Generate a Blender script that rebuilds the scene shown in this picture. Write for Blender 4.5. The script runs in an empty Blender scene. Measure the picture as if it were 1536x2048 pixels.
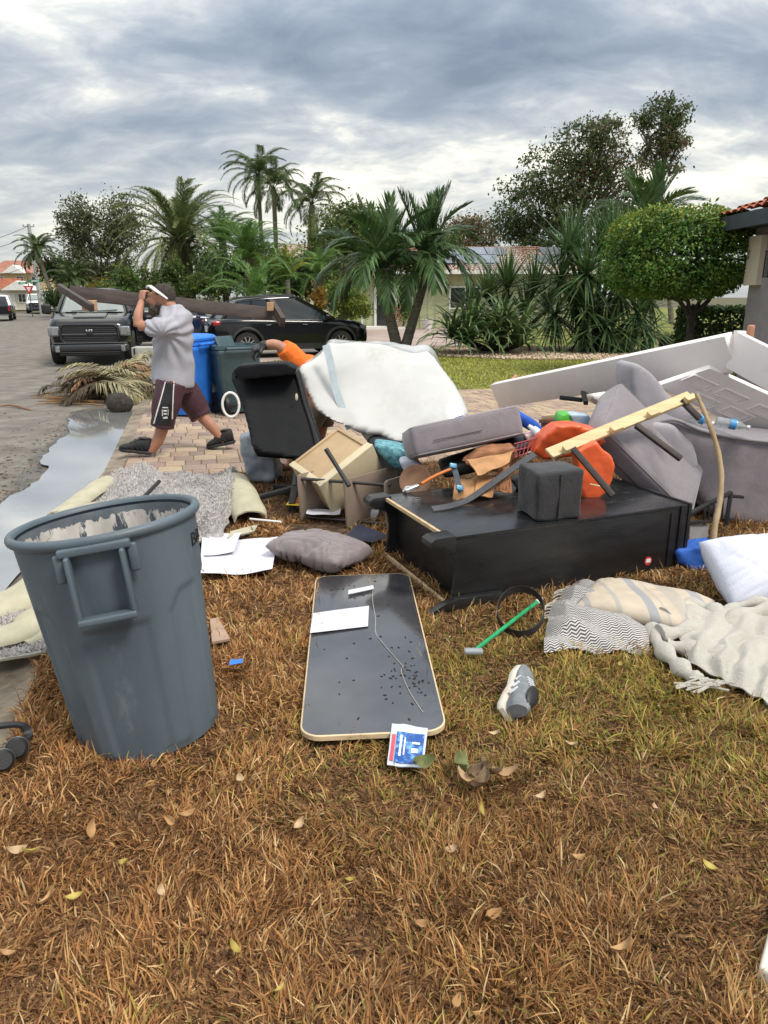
import bpy, bmesh, math, random
import numpy as np
from mathutils import Vector, Matrix, Euler, noise as mnoise

# ------------------------------------------------------------------ camera, sky, sun, exposure
SC = bpy.context.scene
COL = SC.collection
PITCH = math.radians(16.6); CAMH = 1.65; FPX = 1450.0      # read off the photograph (1536 x 2048)
cd = bpy.data.cameras.new('camera'); cam = bpy.data.objects.new('camera', cd); COL.objects.link(cam)
cam.location = (0, 0, CAMH); cam.rotation_euler = (math.radians(90) - PITCH, 0, 0)
cd.sensor_fit = 'VERTICAL'; cd.sensor_height = 24; cd.lens = FPX / 2048 * 24
cd.clip_start = .05; cd.clip_end = 3000
SC.camera = cam
SUN_AZ, SUN_EL = math.radians(128), math.radians(55)         # azimuth clockwise from +Y
wd = bpy.data.worlds.new('World'); SC.world = wd; wd.use_nodes = True
def build_sky():
    nt = wd.node_tree; N = nt.nodes; L = nt.links; N.clear()
    def nd(t, **k):
        n = N.new(t)
        for a, b in k.items(): setattr(n, a, b)
        return n
    def mth(op, a, b=None, clamp=False):
        m = nd('ShaderNodeMath', operation=op, use_clamp=clamp)
        for i, v in enumerate((a, b)):
            if v is None: continue
            if isinstance(v, (int, float)): m.inputs[i].default_value = v
            else: L.new(v, m.inputs[i])
        return m.outputs[0]
    out = nd('ShaderNodeOutputWorld'); bg = nd('ShaderNodeBackground'); bg.inputs[1].default_value = .1
    sky = nd('ShaderNodeTexSky', sky_type='NISHITA', sun_disc=False)
    sky.sun_elevation = SUN_EL; sky.sun_rotation = SUN_AZ
    tc = nd('ShaderNodeTexCoord'); sp = nd('ShaderNodeSeparateXYZ'); L.new(tc.outputs['Generated'], sp.inputs[0])
    z = mth('MAXIMUM', sp.outputs[2], 0.0)
    zz = mth('ADD', z, .3)                                  # the cloud deck: direction projected on a plane
    cb = nd('ShaderNodeCombineXYZ')
    L.new(mth('DIVIDE', sp.outputs[0], zz), cb.inputs[0]); L.new(mth('DIVIDE', sp.outputs[1], zz), cb.inputs[1])
    def noise(scale, detail, rough, off, sx=1, sy=1, dist=0):
        mp = nd('ShaderNodeMapping'); mp.inputs['Location'].default_value = off; mp.inputs['Scale'].default_value = (sx, sy, 1)
        mp.inputs['Rotation'].default_value = (0, 0, .35)
        L.new(cb.outputs[0], mp.inputs[0])
        n = nd('ShaderNodeTexNoise'); n.inputs['Scale'].default_value = scale; n.inputs['Detail'].default_value = detail
        n.inputs['Roughness'].default_value = rough; n.inputs['Distortion'].default_value = dist
        L.new(mp.outputs[0], n.inputs[0]); return n.outputs[0]
    big = noise(.8, 6, .52, (9.1, .4, 0), .8, 1.1, .3); mid = noise(2.1, 7, .55, (4.1, 2.2, 0), .75, 1.15, .4)
    fine = noise(5.6, 9, .6, (7.3, 4.2, 0), .8, 1.2, .6)
    body = mth('ADD', mth('ADD', mth('MULTIPLY', big, .42), mth('MULTIPLY', mid, .38)), mth('MULTIPLY', fine, .2))
    r = nd('ShaderNodeValToRGB'); e = r.color_ramp.elements        # grey undersides to cream thin cloud
    e[0].position = .37; e[0].color = (1.45, 1.78, 2.3, 1)
    e[1].position = .445; e[1].color = (2.25, 2.65, 3.2, 1)
    for p, c in ((.495, (3.4, 3.7, 4.05, 1)), (.53, (4.9, 5.05, 5.0, 1)), (.572, (8.4, 8.1, 7.0, 1)), (.66, (12.0, 11.2, 9.2, 1))):
        x = e.new(p); x.color = c
    L.new(body, r.inputs[0])
    # brighter, warmer strip of thin cloud low down, as far as the eye reaches on every side
    low = mth('POWER', mth('SUBTRACT', 1.0, mth('MULTIPLY', z, 2.6), True), 3.0)
    lowm = nd('ShaderNodeMix', data_type='RGBA'); L.new(mth('MULTIPLY', low, .62), lowm.inputs[0])
    L.new(r.outputs[0], lowm.inputs[6]); lowm.inputs[7].default_value = (5.9, 5.95, 5.6, 1)
    # overcast skies brighten towards the zenith
    g = mth('ADD', mth('MULTIPLY', mth('POWER', z, 1.4), 1.9), .92)
    sc = nd('ShaderNodeVectorMath', operation='SCALE'); L.new(lowm.outputs[2], sc.inputs[0]); L.new(g, sc.inputs['Scale'])
    mx = nd('ShaderNodeMix', data_type='RGBA'); mx.inputs[0].default_value = .9
    L.new(sky.outputs[0], mx.inputs[6]); L.new(sc.outputs[0], mx.inputs[7])
    L.new(mx.outputs[2], bg.inputs[0]); L.new(bg.outputs[0], out.inputs[0])
build_sky()
sl = bpy.data.lights.new('sun', 'SUN'); sl.energy = 2.1; sl.angle = math.radians(15); sl.color = (1, .92, .81)
so = bpy.data.objects.new('sun', sl); COL.objects.link(so)
sdir = Vector((math.sin(SUN_AZ) * math.cos(SUN_EL), math.cos(SUN_AZ) * math.cos(SUN_EL), math.sin(SUN_EL)))
so.rotation_euler = sdir.to_track_quat('Z', 'Y').to_euler(); so.location = sdir * 60
SC.view_settings.view_transform = 'Standard'; SC.view_settings.look = 'None'
SC.view_settings.exposure = .5; SC.view_settings.gamma = 1
SC.render.engine = 'CYCLES'
SC.cycles.max_bounces = 8; SC.cycles.transparent_max_bounces = 12; SC.cycles.sample_clamp_indirect = 4
SC.cycles.use_denoising = True

# ------------------------------------------------------------------ reading positions off the photograph
_f = Vector((0, math.cos(PITCH), -math.sin(PITCH))); _u = Vector((0, math.sin(PITCH), math.cos(PITCH)))
def ray(px, py): return Vector((1, 0, 0)) * ((px - 768) / FPX) + _u * ((1024 - py) / FPX) + _f
def G(px, py, z=0.0):                                          # where a sight line meets height z
    r = ray(px, py); t = (z - CAMH) / r.z; return Vector((r.x * t, r.y * t, z))
def W(px, py, Y):                                              # where it meets the distance Y
    r = ray(px, py); t = Y / r.y; return Vector((r.x * t, Y, CAMH + r.z * t))

# ------------------------------------------------------------------ mesh helpers
R = math.radians
rnd = random.Random(7)
ROOT = {}
def Rz(a): return Matrix.Rotation(a, 4, 'Z')
def Rx(a): return Matrix.Rotation(a, 4, 'X')
def Ry(a): return Matrix.Rotation(a, 4, 'Y')
def Tr(v): return Matrix.Translation(Vector(v))
def frame(o, x, z=None):                                       # matrix with X along x, Z near z
    x = Vector(x).normalized(); z = Vector(z or (0, 0, 1))
    y = z.cross(x); y = y.normalized() if y.length > 1e-6 else Vector((0, 1, 0)); z = x.cross(y)
    m = Matrix((x, y, z)).transposed().to_4x4(); m.translation = Vector(o); return m

class MB:
    def __init__(s): s.v = []; s.f = []; s.m = []
    def add(s, vs, fs, mi=0, mat=None):
        o = len(s.v)
        if mat is not None: vs = [mat @ Vector(v) for v in vs]
        s.v += [tuple(v) for v in vs]; s.f += [tuple(i + o for i in f) for f in fs]; s.m += [mi] * len(fs); return s
    def box(s, c, d, mat=None, mi=0):
        x, y, z = [k / 2 for k in d]
        vs = [(c[0] + i * x, c[1] + j * y, c[2] + k * z) for k in (-1, 1) for j in (-1, 1) for i in (-1, 1)]
        return s.add(vs, [(0, 2, 3, 1), (4, 5, 7, 6), (0, 1, 5, 4), (2, 6, 7, 3), (0, 4, 6, 2), (1, 3, 7, 5)], mi, mat)
    def bar(s, p, q, w, h, up=(0, 0, 1), mi=0):                # box from p to q, w across, h along up
        p = Vector(p); q = Vector(q); return s.box(((q - p).length / 2, 0, 0), ((q - p).length, w, h), frame(p, q - p, up), mi)
    def tube(s, pts, r, n=8, cap=True, mi=0, flat=1.0):
        pts = [Vector(p) for p in pts]; k = len(pts)
        rr = [r] * k if isinstance(r, (int, float)) else list(r)
        t0 = (pts[1] - pts[0]).normalized(); a = t0.orthogonal().normalized(); vs = []; fs = []
        for i in range(k):
            t = (pts[min(i + 1, k - 1)] - pts[max(i - 1, 0)]).normalized()
            a = (a - t * a.dot(t)); a = a.normalized() if a.length > 1e-6 else t.orthogonal().normalized()
            b = t.cross(a)
            for j in range(n):
                w = 2 * math.pi * j / n; vs.append(pts[i] + (a * math.cos(w) + b * math.sin(w) * flat) * rr[i])
        for i in range(k - 1):
            for j in range(n): fs.append((i * n + j, i * n + (j + 1) % n, (i + 1) * n + (j + 1) % n, (i + 1) * n + j))
        if cap: fs += [tuple(range(n - 1, -1, -1)), tuple(range((k - 1) * n, k * n))]
        return s.add(vs, fs, mi)
    def rings(s, rings, cap=True, close=True, mi=0, mat=None): # loft through rings of equal length
        n = len(rings[0]); vs = [v for r in rings for v in r]; fs = []
        for i in range(len(rings) - 1):
            for j in range(n if close else n - 1):
                fs.append((i * n + j, i * n + (j + 1) % n, (i + 1) * n + (j + 1) % n, (i + 1) * n + j))
        if cap: fs += [tuple(range(n - 1, -1, -1)), tuple(range((len(rings) - 1) * n, len(rings) * n))]
        return s.add(vs, fs, mi, mat)
    def lathe(s, prof, n=24, mat=None, mi=0, cap=False):
        return s.rings([[(r * math.cos(2 * math.pi * j / n), r * math.sin(2 * math.pi * j / n), z) for j in range(n)] for r, z in prof], cap, True, mi, mat)
    def prism(s, poly, d, mat=None, mi=0):                     # polygon in XY, thickness d along +Z
        n = len(poly); vs = [(p[0], p[1], 0) for p in poly] + [(p[0], p[1], d) for p in poly]
        return s.add(vs, [tuple(range(n - 1, -1, -1)), tuple(range(n, 2 * n))] + [(i, (i + 1) % n, n + (i + 1) % n, n + i) for i in range(n)], mi, mat)
    def grid(s, fn, nu, nv, mi=0, mat=None):
        vs = [fn(i / nu, j / nv) for j in range(nv + 1) for i in range(nu + 1)]
        return s.add(vs, [(j * (nu + 1) + i, j * (nu + 1) + i + 1, (j + 1) * (nu + 1) + i + 1, (j + 1) * (nu + 1) + i) for j in range(nv) for i in range(nu)], mi, mat)
    def ball(s, c, r, n=12, mat=None, mi=0):
        r = (r, r, r) if isinstance(r, (int, float)) else r; k = n // 2 + 1
        rings = [[(c[0] + r[0] * math.sin(a) * math.cos(b), c[1] + r[1] * math.sin(a) * math.sin(b), c[2] - r[2] * math.cos(a))
                  for b in [2 * math.pi * j / n for j in range(n)]] for a in [math.pi * (i + .15) / (k + .3) for i in range(k + 1)]]
        return s.rings(rings, True, True, mi, mat)
    def rbox(s, c, d, r, mat=None, mi=0, k=3, inner=3, bulge=0, fn=None):   # rounded, optionally stuffed box
        hs = [x / 2 for x in d]
        def cs(h):
            rr = min(r, h * .98); e = [-h + rr * (1 - math.cos(math.pi / 2 * i / k)) for i in range(k)]
            mid = [-h + rr + (2 * h - 2 * rr) * i / inner for i in range(inner + 1)]
            return e + mid + [-x for x in reversed(e)]
        ax = [cs(h) for h in hs]; idx = {}; vs = []
        def vid(i, j, l):
            key = (i, j, l)
            if key not in idx:
                p = [ax[0][i], ax[1][j], ax[2][l]]; inn = [max(-(h - min(r, h * .98)), min(h - min(r, h * .98), x)) for x, h in zip(p, hs)]
                dv = Vector([a - b for a, b in zip(p, inn)]); q = Vector(inn)
                if dv.length > 1e-9: q = q + dv.normalized() * min(r, min(hs) * .98)
                if bulge:
                    u = [x / h for x, h in zip(q, hs)]
                    for a in range(3):
                        b1, b2 = (a + 1) % 3, (a + 2) % 3
                        q[a] += bulge * hs[a] * u[a] * (1 - u[b1] ** 2) * (1 - u[b2] ** 2)
                if fn: q = Vector(fn(q))
                idx[key] = len(vs); vs.append((q[0] + c[0], q[1] + c[1], q[2] + c[2]))
            return idx[key]
        fs = []; n = [len(a) - 1 for a in ax]
        for a in range(3):
            b1, b2 = (a + 1) % 3, (a + 2) % 3
            for side in (0, n[a]):
                for i in range(n[b1]):
                    for j in range(n[b2]):
                        q = []
                        for di, dj in ((0, 0), (1, 0), (1, 1), (0, 1)):
                            k3 = [0, 0, 0]; k3[a] = side; k3[b1] = i + di; k3[b2] = j + dj; q.append(vid(*k3))
                        fs.append(tuple(q if side else q[::-1]))
        return s.add(vs, fs, mi, mat)
    def mesh(s, name, mats, smooth=35, bevel=0, inv=None):
        me = bpy.data.meshes.new(name)
        vs = s.v if inv is None else [tuple(inv @ Vector(v)) for v in s.v]
        me.from_pydata(vs, [], s.f)
        for m in mats: me.materials.append(m)
        if len(mats) > 1: me.polygons.foreach_set('material_index', s.m)
        if bevel:
            bm = bmesh.new(); bm.from_mesh(me); bmesh.ops.recalc_face_normals(bm, faces=bm.faces)
            es = [e for e in bm.edges if len(e.link_faces) == 2 and e.calc_face_angle(0) > .5]
            bmesh.ops.bevel(bm, geom=es, offset=bevel, segments=2, profile=.6, affect='EDGES', clamp_overlap=True)
            bm.to_mesh(me); bm.free()
        if smooth:
            me.polygons.foreach_set('use_smooth', [True] * len(me.polygons)); me.set_sharp_from_angle(angle=R(smooth))
        me.update(); return me
    def build(s, name, mat, parent=None, smooth=35, bevel=0, local=False):
        mats = mat if isinstance(mat, (list, tuple)) else [mat]
        if parent is not None:
            me = s.mesh(name, mats, smooth, bevel, None if local else ROOT[parent.name].inverted())
            o = bpy.data.objects.new(name, me); COL.objects.link(o); o.parent = parent; ROOT[o.name] = ROOT[parent.name]; return o
        a = np.array(s.v); org = Vector(((a[:, 0].min() + a[:, 0].max()) / 2, (a[:, 1].min() + a[:, 1].max()) / 2, a[:, 2].min()))
        m = Tr(org); me = s.mesh(name, mats, smooth, bevel, m.inverted())
        o = bpy.data.objects.new(name, me); COL.objects.link(o); o.location = org; ROOT[o.name] = m; return o

def tag(o, label, cat, group=None):
    o['label'] = label; o['category'] = cat
    if group: o['group'] = group
    return o
def thing(name, label, cat, loc=(0, 0, 0), rz=0, group=None, mat=None):
    o = bpy.data.objects.new(name, None); COL.objects.link(o); o.empty_display_size = .2
    m = mat if mat is not None else Tr(loc) @ Rz(rz)
    o.matrix_world = m; o.location = m.to_translation(); o.rotation_euler = m.to_euler(); ROOT[o.name] = m.copy()
    return tag(o, label, cat, group)
def struct(o, kind='structure'): o['kind'] = kind; return o
def copy_tree(o, parent=None):
    c = o.copy(); COL.objects.link(c); c.parent = parent
    for ch in o.children: copy_tree(ch, c)
    return c
def evalmesh(o, mods):                                         # bake modifiers into the mesh
    for t, kw in mods:
        m = o.modifiers.new(t, t)
        for k, v in kw.items(): setattr(m, k, v)
    dg = bpy.context.evaluated_depsgraph_get(); dg.update()
    me = bpy.data.meshes.new_from_object(o.evaluated_get(dg)); old = o.data; nm = old.name
    o.modifiers.clear(); o.data = me; bpy.data.meshes.remove(old); me.name = nm
    me.polygons.foreach_set('use_smooth', [True] * len(me.polygons)); me.update()
    return o
def fuse(o, voxel=.012, it=6, fac=.5):                         # several overlapping shapes into one skin
    return evalmesh(o, [('REMESH', dict(mode='VOXEL', voxel_size=voxel)), ('SMOOTH', dict(factor=fac, iterations=it))])
def warp(o, fn):
    for v in o.data.vertices: v.co = fn(v.co)
    o.data.update(); return o
def nz(p, s=1.0, seed=0): return mnoise.noise(Vector(p) * s + Vector((seed * 7.13, seed * 3.71, seed * 1.93)))
def fbm(p, s=1.0, seed=0, o=3): return sum(nz(p, s * 2 ** i, seed + i) / 2 ** i for i in range(o))
def npmesh(name, verts, faces, mats, parent=None, cols=None, smooth=False, inv=None):
    me = bpy.data.meshes.new(name); nv, nf = len(verts), len(faces); k = faces.shape[1]
    me.vertices.add(nv); me.vertices.foreach_set('co', np.ascontiguousarray(verts, dtype=np.float32).ravel())
    me.loops.add(nf * k); me.loops.foreach_set('vertex_index', np.ascontiguousarray(faces, dtype=np.int32).ravel())
    me.polygons.add(nf); me.polygons.foreach_set('loop_start', np.arange(0, nf * k, k, dtype=np.int32))
    for m in (mats if isinstance(mats, (list, tuple)) else [mats]): me.materials.append(m)
    if smooth: me.polygons.foreach_set('use_smooth', np.ones(nf, dtype=bool))
    if cols is not None:
        a = me.color_attributes.new('tint', 'FLOAT_COLOR', 'POINT'); a.data.foreach_set('color', np.ascontiguousarray(cols, dtype=np.float32).ravel())
    me.update(); me.validate(); return me
def obj_of(name, me, parent=None, loc=None):
    o = bpy.data.objects.new(name, me); COL.objects.link(o)
    if parent is not None: o.parent = parent; ROOT[o.name] = ROOT.get(parent.name, Matrix())
    if loc is not None: o.location = loc
    return o

# ------------------------------------------------------------------ materials (all procedural)
def mat(name, col, rough=.6, var=.14, scale=6, bump=0, bscale=60, metal=0, spec=.5, col2=None, isl=0, coat=0, sheen=0, trans=0,
        thin=0, ramp=(.35, .65), detail=5, bump2=0, bscale2=6, attr=None, rvar=0, dirt=None, dscale=3, dpos=(.55, .68), stretch=(1, 1, 1)):
    m = bpy.data.materials.new(name); m.use_nodes = True; nt = m.node_tree; N = nt.nodes; L = nt.links
    p = N['Principled BSDF']; p.inputs['Roughness'].default_value = rough; p.inputs['Metallic'].default_value = metal
    p.inputs['Specular IOR Level'].default_value = spec
    if coat: p.inputs['Coat Weight'].default_value = coat; p.inputs['Coat Roughness'].default_value = .06
    if sheen: p.inputs['Sheen Weight'].default_value = sheen; p.inputs['Sheen Roughness'].default_value = .5
    if trans: p.inputs['Transmission Weight'].default_value = trans
    tc = N.new('ShaderNodeTexCoord'); mp = N.new('ShaderNodeMapping'); mp.inputs['Scale'].default_value = stretch; L.new(tc.outputs['Object'], mp.inputs[0])
    def noise(s, d=detail, ro=.6):
        n = N.new('ShaderNodeTexNoise'); n.inputs['Scale'].default_value = s; n.inputs['Detail'].default_value = d; n.inputs['Roughness'].default_value = ro
        L.new(mp.outputs[0], n.inputs[0]); return n
    c3 = lambda c: (c[0], c[1], c[2], 1)
    n1 = noise(scale); rp = N.new('ShaderNodeValToRGB'); e = rp.color_ramp.elements
    e[0].position, e[1].position = ramp
    e[0].color = c3([x * (1 - var) for x in col]); e[1].color = c3(col2 or [min(1, x * (1 + var)) for x in col])
    L.new(n1.outputs[0], rp.inputs[0]); cur = rp.outputs[0]
    if attr:
        at = N.new('ShaderNodeAttribute'); at.attribute_name = attr
        mx = N.new('ShaderNodeMix'); mx.data_type = 'RGBA'; mx.blend_type = 'MULTIPLY'; mx.inputs[0].default_value = 1
        L.new(cur, mx.inputs[6]); L.new(at.outputs[0], mx.inputs[7]); cur = mx.outputs[2]
    if isl:
        ge = N.new('ShaderNodeNewGeometry'); hs = N.new('ShaderNodeHueSaturation')
        a = N.new('ShaderNodeMapRange'); a.inputs[3].default_value = 1 - isl; a.inputs[4].default_value = 1 + isl
        L.new(ge.outputs['Random Per Island'], a.inputs[0]); L.new(a.outputs[0], hs.inputs['Value']); L.new(cur, hs.inputs['Color'])
        b = N.new('ShaderNodeMapRange'); b.inputs[3].default_value = .5 - isl * .06; b.inputs[4].default_value = .5 + isl * .06
        w = N.new('ShaderNodeMath'); w.operation = 'FRACT'; w2 = N.new('ShaderNodeMath'); w2.operation = 'MULTIPLY'; w2.inputs[1].default_value = 17.3
        L.new(ge.outputs['Random Per Island'], w2.inputs[0]); L.new(w2.outputs[0], w.inputs[0]); L.new(w.outputs[0], b.inputs[0]); L.new(b.outputs[0], hs.inputs['Hue'])
        cur = hs.outputs[0]
    if dirt:
        nd = noise(dscale, 8, .7); r2 = N.new('ShaderNodeValToRGB'); r2.color_ramp.elements[0].position, r2.color_ramp.elements[1].position = dpos
        L.new(nd.outputs[0], r2.inputs[0]); mx = N.new('ShaderNodeMix'); mx.data_type = 'RGBA'; L.new(r2.outputs[0], mx.inputs[0])
        L.new(cur, mx.inputs[6]); mx.inputs[7].default_value = c3(dirt); cur = mx.outputs[2]
    L.new(cur, p.inputs['Base Color'])
    if rvar:
        nr = noise(scale * 1.7, 6, .65); a = N.new('ShaderNodeMapRange'); a.inputs[1].default_value = .3; a.inputs[2].default_value = .7
        a.inputs[3].default_value = max(.02, rough - rvar); a.inputs[4].default_value = min(1, rough + rvar); L.new(nr.outputs[0], a.inputs[0]); L.new(a.outputs[0], p.inputs['Roughness'])
    prev = None
    for st, s in ((bump2, bscale2), (bump, bscale)):
        if not st: continue
        nb = noise(s, 6, .6); b = N.new('ShaderNodeBump'); b.inputs['Strength'].default_value = 1; b.inputs['Distance'].default_value = st
        L.new(nb.outputs[0], b.inputs['Height'])
        if prev: L.new(prev, b.inputs['Normal'])
        prev = b.outputs[0]
    if prev: L.new(prev, p.inputs['Normal'])
    if thin:                                                   # light coming through leaves and cloth
        tr = N.new('ShaderNodeBsdfTranslucent'); ms = N.new('ShaderNodeMixShader'); ms.inputs[0].default_value = thin
        L.new(cur, tr.inputs[0]); L.new(p.outputs[0], ms.inputs[1]); L.new(tr.outputs[0], ms.inputs[2]); L.new(ms.outputs[0], N['Material Output'].inputs[0])
    return m
# ------------------------------------------------------------------ the setting: ground, street, gutter, driveway, lawns
O_S = Vector((-2.5, 6.6, 0)); E_S = Vector((-.2495, .9684, 0)); E_P = Vector((.9684, .2495, 0))
def SP(s, p, z=0.0): v = O_S + E_S * s + E_P * p; return Vector((v.x, v.y, z))
def to_sp(x, y): dx, dy = x - O_S.x, y - O_S.y; return dx * E_S.x + dy * E_S.y, dx * E_P.x + dy * E_P.y
def sheet(name, poly, m, depth=0, sub=0):
    b = MB(); pts = [Vector(p) for p in poly]; n = len(pts)
    b.add(pts, [tuple(range(n))])
    if depth:
        b.add(pts + [p - Vector((0, 0, depth)) for p in pts], [(i, n + i, n + (i + 1) % n, (i + 1) % n) for i in range(n)])
    o = b.build(name, m, None, 0); bm = bmesh.new(); bm.from_mesh(o.data); bmesh.ops.recalc_face_normals(bm, faces=bm.faces)
    bmesh.ops.triangulate(bm, faces=[f for f in bm.faces if len(f.verts) > 4]); bm.to_mesh(o.data); bm.free()
    if o.data.polygons[0].normal.z < 0: o.data.flip_normals()
    return struct(o)
m_soil_far = mat('far ground', (.09, .1, .04), .95, .4, .4, .01, 20, col2=(.13, .11, .06))
m_asphalt = mat('asphalt', (.15, .136, .118), .92, .25, 2.2, .003, 300, col2=(.225, .2, .172), detail=12, bump2=.004, bscale2=60, dirt=(.15, .13, .105), dscale=1.2, dpos=(.5, .72), rvar=.06)
m_conc = mat('gutter concrete', (.26, .205, .15), .85, .3, 5, .004, 120, col2=(.34, .28, .21), dirt=(.13, .095, .06), dscale=4, dpos=(.48, .66))
m_sand = mat('joint sand', (.2, .15, .11), .95, .3, 30, .003, 200)
m_soil = mat('thatch and soil', (.05, .026, .012), .97, .45, 22, .02, 90, col2=(.17, .095, .045), bump2=.02, bscale2=12)
m_turf = mat('green turf', (.15, .17, .03), .95, .35, 5, .02, 150, col2=(.26, .27, .055), dirt=(.2, .14, .06), dscale=1.2, dpos=(.6, .75))
m_water = mat('puddle water', (.28, .285, .285), .015, .12, 1.5, .0003, 7, col2=(.33, .335, .33), spec=1.0, coat=1.0)
m_pink = mat('pink brown concrete', (.36, .28, .24), .9, .18, .7, .004, 150, col2=(.42, .33, .29), dirt=(.24, .19, .16), dscale=.8)

b = MB(); b.add([(900 * math.cos(2 * math.pi * i / 48), 900 * math.sin(2 * math.pi * i / 48), -.14) for i in range(48)], [tuple(range(48))])
struct(b.build('ground', m_soil_far, None, 0))
RE = [SP(-16, -.35), SP(14, -.35), Vector((-8.9, 29.5, 0)), Vector((-13.5, 42, 0)), Vector((-21, 55, 0)), Vector((-31, 70, 0)), Vector((-48, 90, 0)), Vector((-82, 118, 0))]
LE = [Vector((-98, 106, 0)), Vector((-58, 78, 0)), Vector((-38, 59, 0)), Vector((-29, 47, 0)), Vector((-22, 36, 0)), Vector((-17.3, 26.5, 0)), SP(14, -8.4), SP(-16, -8.4)]
sheet('street', [(v.x, v.y, -.08) for v in RE + LE], m_asphalt)
b = MB()                                                       # concrete gutter that climbs to the pavers
for i in range(60):
    s0, s1 = -16 + i * .5, -16 + i * .5 + .5
    b.add([SP(s0, -.35, -.074), SP(s1, -.35, -.074), SP(s1, -.17, -.05), SP(s0, -.17, -.05), SP(s1, .015, -.004), SP(s0, .015, -.004)], [(0, 3, 2, 1), (3, 5, 4, 2)])
    if i % 6 == 0: pass
struct(b.build('gutter', m_conc, None, 60))
# neighbour's verge further along the street and his lawn, then ours
far = [SP(5.62, .0), SP(14, .0), Vector((-8.5, 29.7, 0)), Vector((-13, 42.3, 0)), Vector((-20.4, 55.4, 0)), Vector((-30, 71, 0)), Vector((-40, 110, 0)), Vector((90, 110, 0)), Vector((90, 30, 0)), SP(5.62, 40)]
sheet('back_lawn', [(v.x, v.y, -.006) for v in far], m_turf, .12)
sheet('front_lawn', [SP(-.02, .0), SP(-.02, 14), SP(-16, 14), SP(-16, .0)], m_soil, .12)
pd = [(-120, 1120), (-90, 1040), (0, 1010), (35, 985), (75, 962), (98, 940), (84, 918), (104, 892), (138, 868), (134, 845), (150, 828), (200, 818), (258, 819), (272, 832), (262, 858), (240, 895), (208, 945), (160, 1002), (110, 1062), (36, 1152), (-40, 1240), (-140, 1340), (-260, 1340)]
pts = []
for i in range(len(pd)):
    a, c = G(*pd[i], -.058), G(*pd[(i + 1) % len(pd)], -.058)
    for k in range(6):
        q = a.lerp(c, k / 6); w = .05 if i < 12 else .012
        pts.append((q.x + w * nz(q, 6, 1), q.y + 2 * w * nz(q, 6, 2), -.052))
cw = Vector((sum(p[0] for p in pts) / len(pts), sum(p[1] for p in pts) / len(pts), 0)); wet = []
for p in pts:
    q = Vector((p[0], p[1], 0)); d = (q - cw).normalized(); q = q + Vector((d.x * .16 - .1, d.y * .3, 0)) * (1 + .6 * nz(q, 3, 4)); wet.append((q.x, q.y, -.0772))
sheet('wet_margin', wet, mat('wet dark asphalt', (.085, .075, .062), .45, .3, 3, .003, 200, col2=(.12, .105, .088), spec=.5, rvar=.12))
wob = sheet('puddle', pts, m_water)

# pavers: the ones seen best are pieces of their own, the rest one mass
pal = [(.345, .25, .185), (.4, .3, .21), (.31, .23, .185), (.42, .325, .22), (.275, .2, .165), (.37, .27, .2)]
m_pav = [mat('paver %d' % i, c, .9, .16, 14, .003, 160, dirt=[x * .62 for x in c], dscale=9, dpos=(.55, .75)) for i, c in enumerate(pal)]
base = sheet('driveway', [SP(-.02, .0, -.012), SP(5.62, .0, -.012), SP(5.62, 16, -.012), SP(-.02, 16, -.012)], m_sand)
def proj(v):
    d = Vector(v) - cam.location; z = d.dot(_f); return 768 + FPX * d.x / z, 1024 - FPX * d.dot(_u) / z
pm = {}
def paver_mesh(l, w, k):
    if (l, w, k) not in pm:
        a = MB().box((0, 0, 0), (l, w, .05)); pm[(l, w, k)] = a.mesh('paver', [m_pav[k]], 40, .006)
    return pm[(l, w, k)]
rot = math.atan2(E_P.y, E_P.x); mass = MB(); near = []
rows = 24; rh = 5.62 / rows; rr_ = random.Random(3)
for r in range(rows):
    p = -rr_.random() * .15
    while p < 15.8:
        l = rr_.choice((.16, .16, .2, .235)); l0 = max(p, .0); c = SP((r + .5) * rh, (l0 + p + l) / 2, -.026 + rr_.uniform(-.0025, .0025))
        ln = p + l - l0
        if ln > .05:
            x, y = proj((c.x, c.y, 0)); seen = (235 < x < 500 and 780 < y < 972) or (925 < x < 1100 and 765 < y < 850)
            near.append((not seen, (c - Vector((0, 0, 1.6))).length, c, ln, rr_.choices(range(6), (3, 3, 3, 2, 2, 3))[0], rr_.uniform(-.008, .008)))
        p += l
near.sort(key=lambda t: t[:2])
for i, (u, d, c, ln, k, a) in enumerate(near):
    if i < 300:
        o = bpy.data.objects.new('paver', paver_mesh(round(ln - .007, 2), round(rh - .008, 4), k)); COL.objects.link(o); o.parent = base
        o.location = c - base.location; o.rotation_euler = (rr_.uniform(-.006, .006), rr_.uniform(-.006, .006), rot + a)
    else: mass.box((0, 0, 0), (ln - .008, rh - .008, .05), Tr(c) @ Rz(rot + a), k)
o = mass.build('pavers', m_pav, base, 0); struct(o, 'stuff')
# neighbour's drive
sheet('neighbour_driveway', [SP(10.2, .1), SP(15.2, .1), (-2, 24.5, 0), (-1.2, 40, 0), (5.4, 40, 0), (3.6, 31, 0), (3.4, 27, 0), (1.4, 24.2, 0), (-.8, 22.6, 0)], m_pink)

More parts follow.
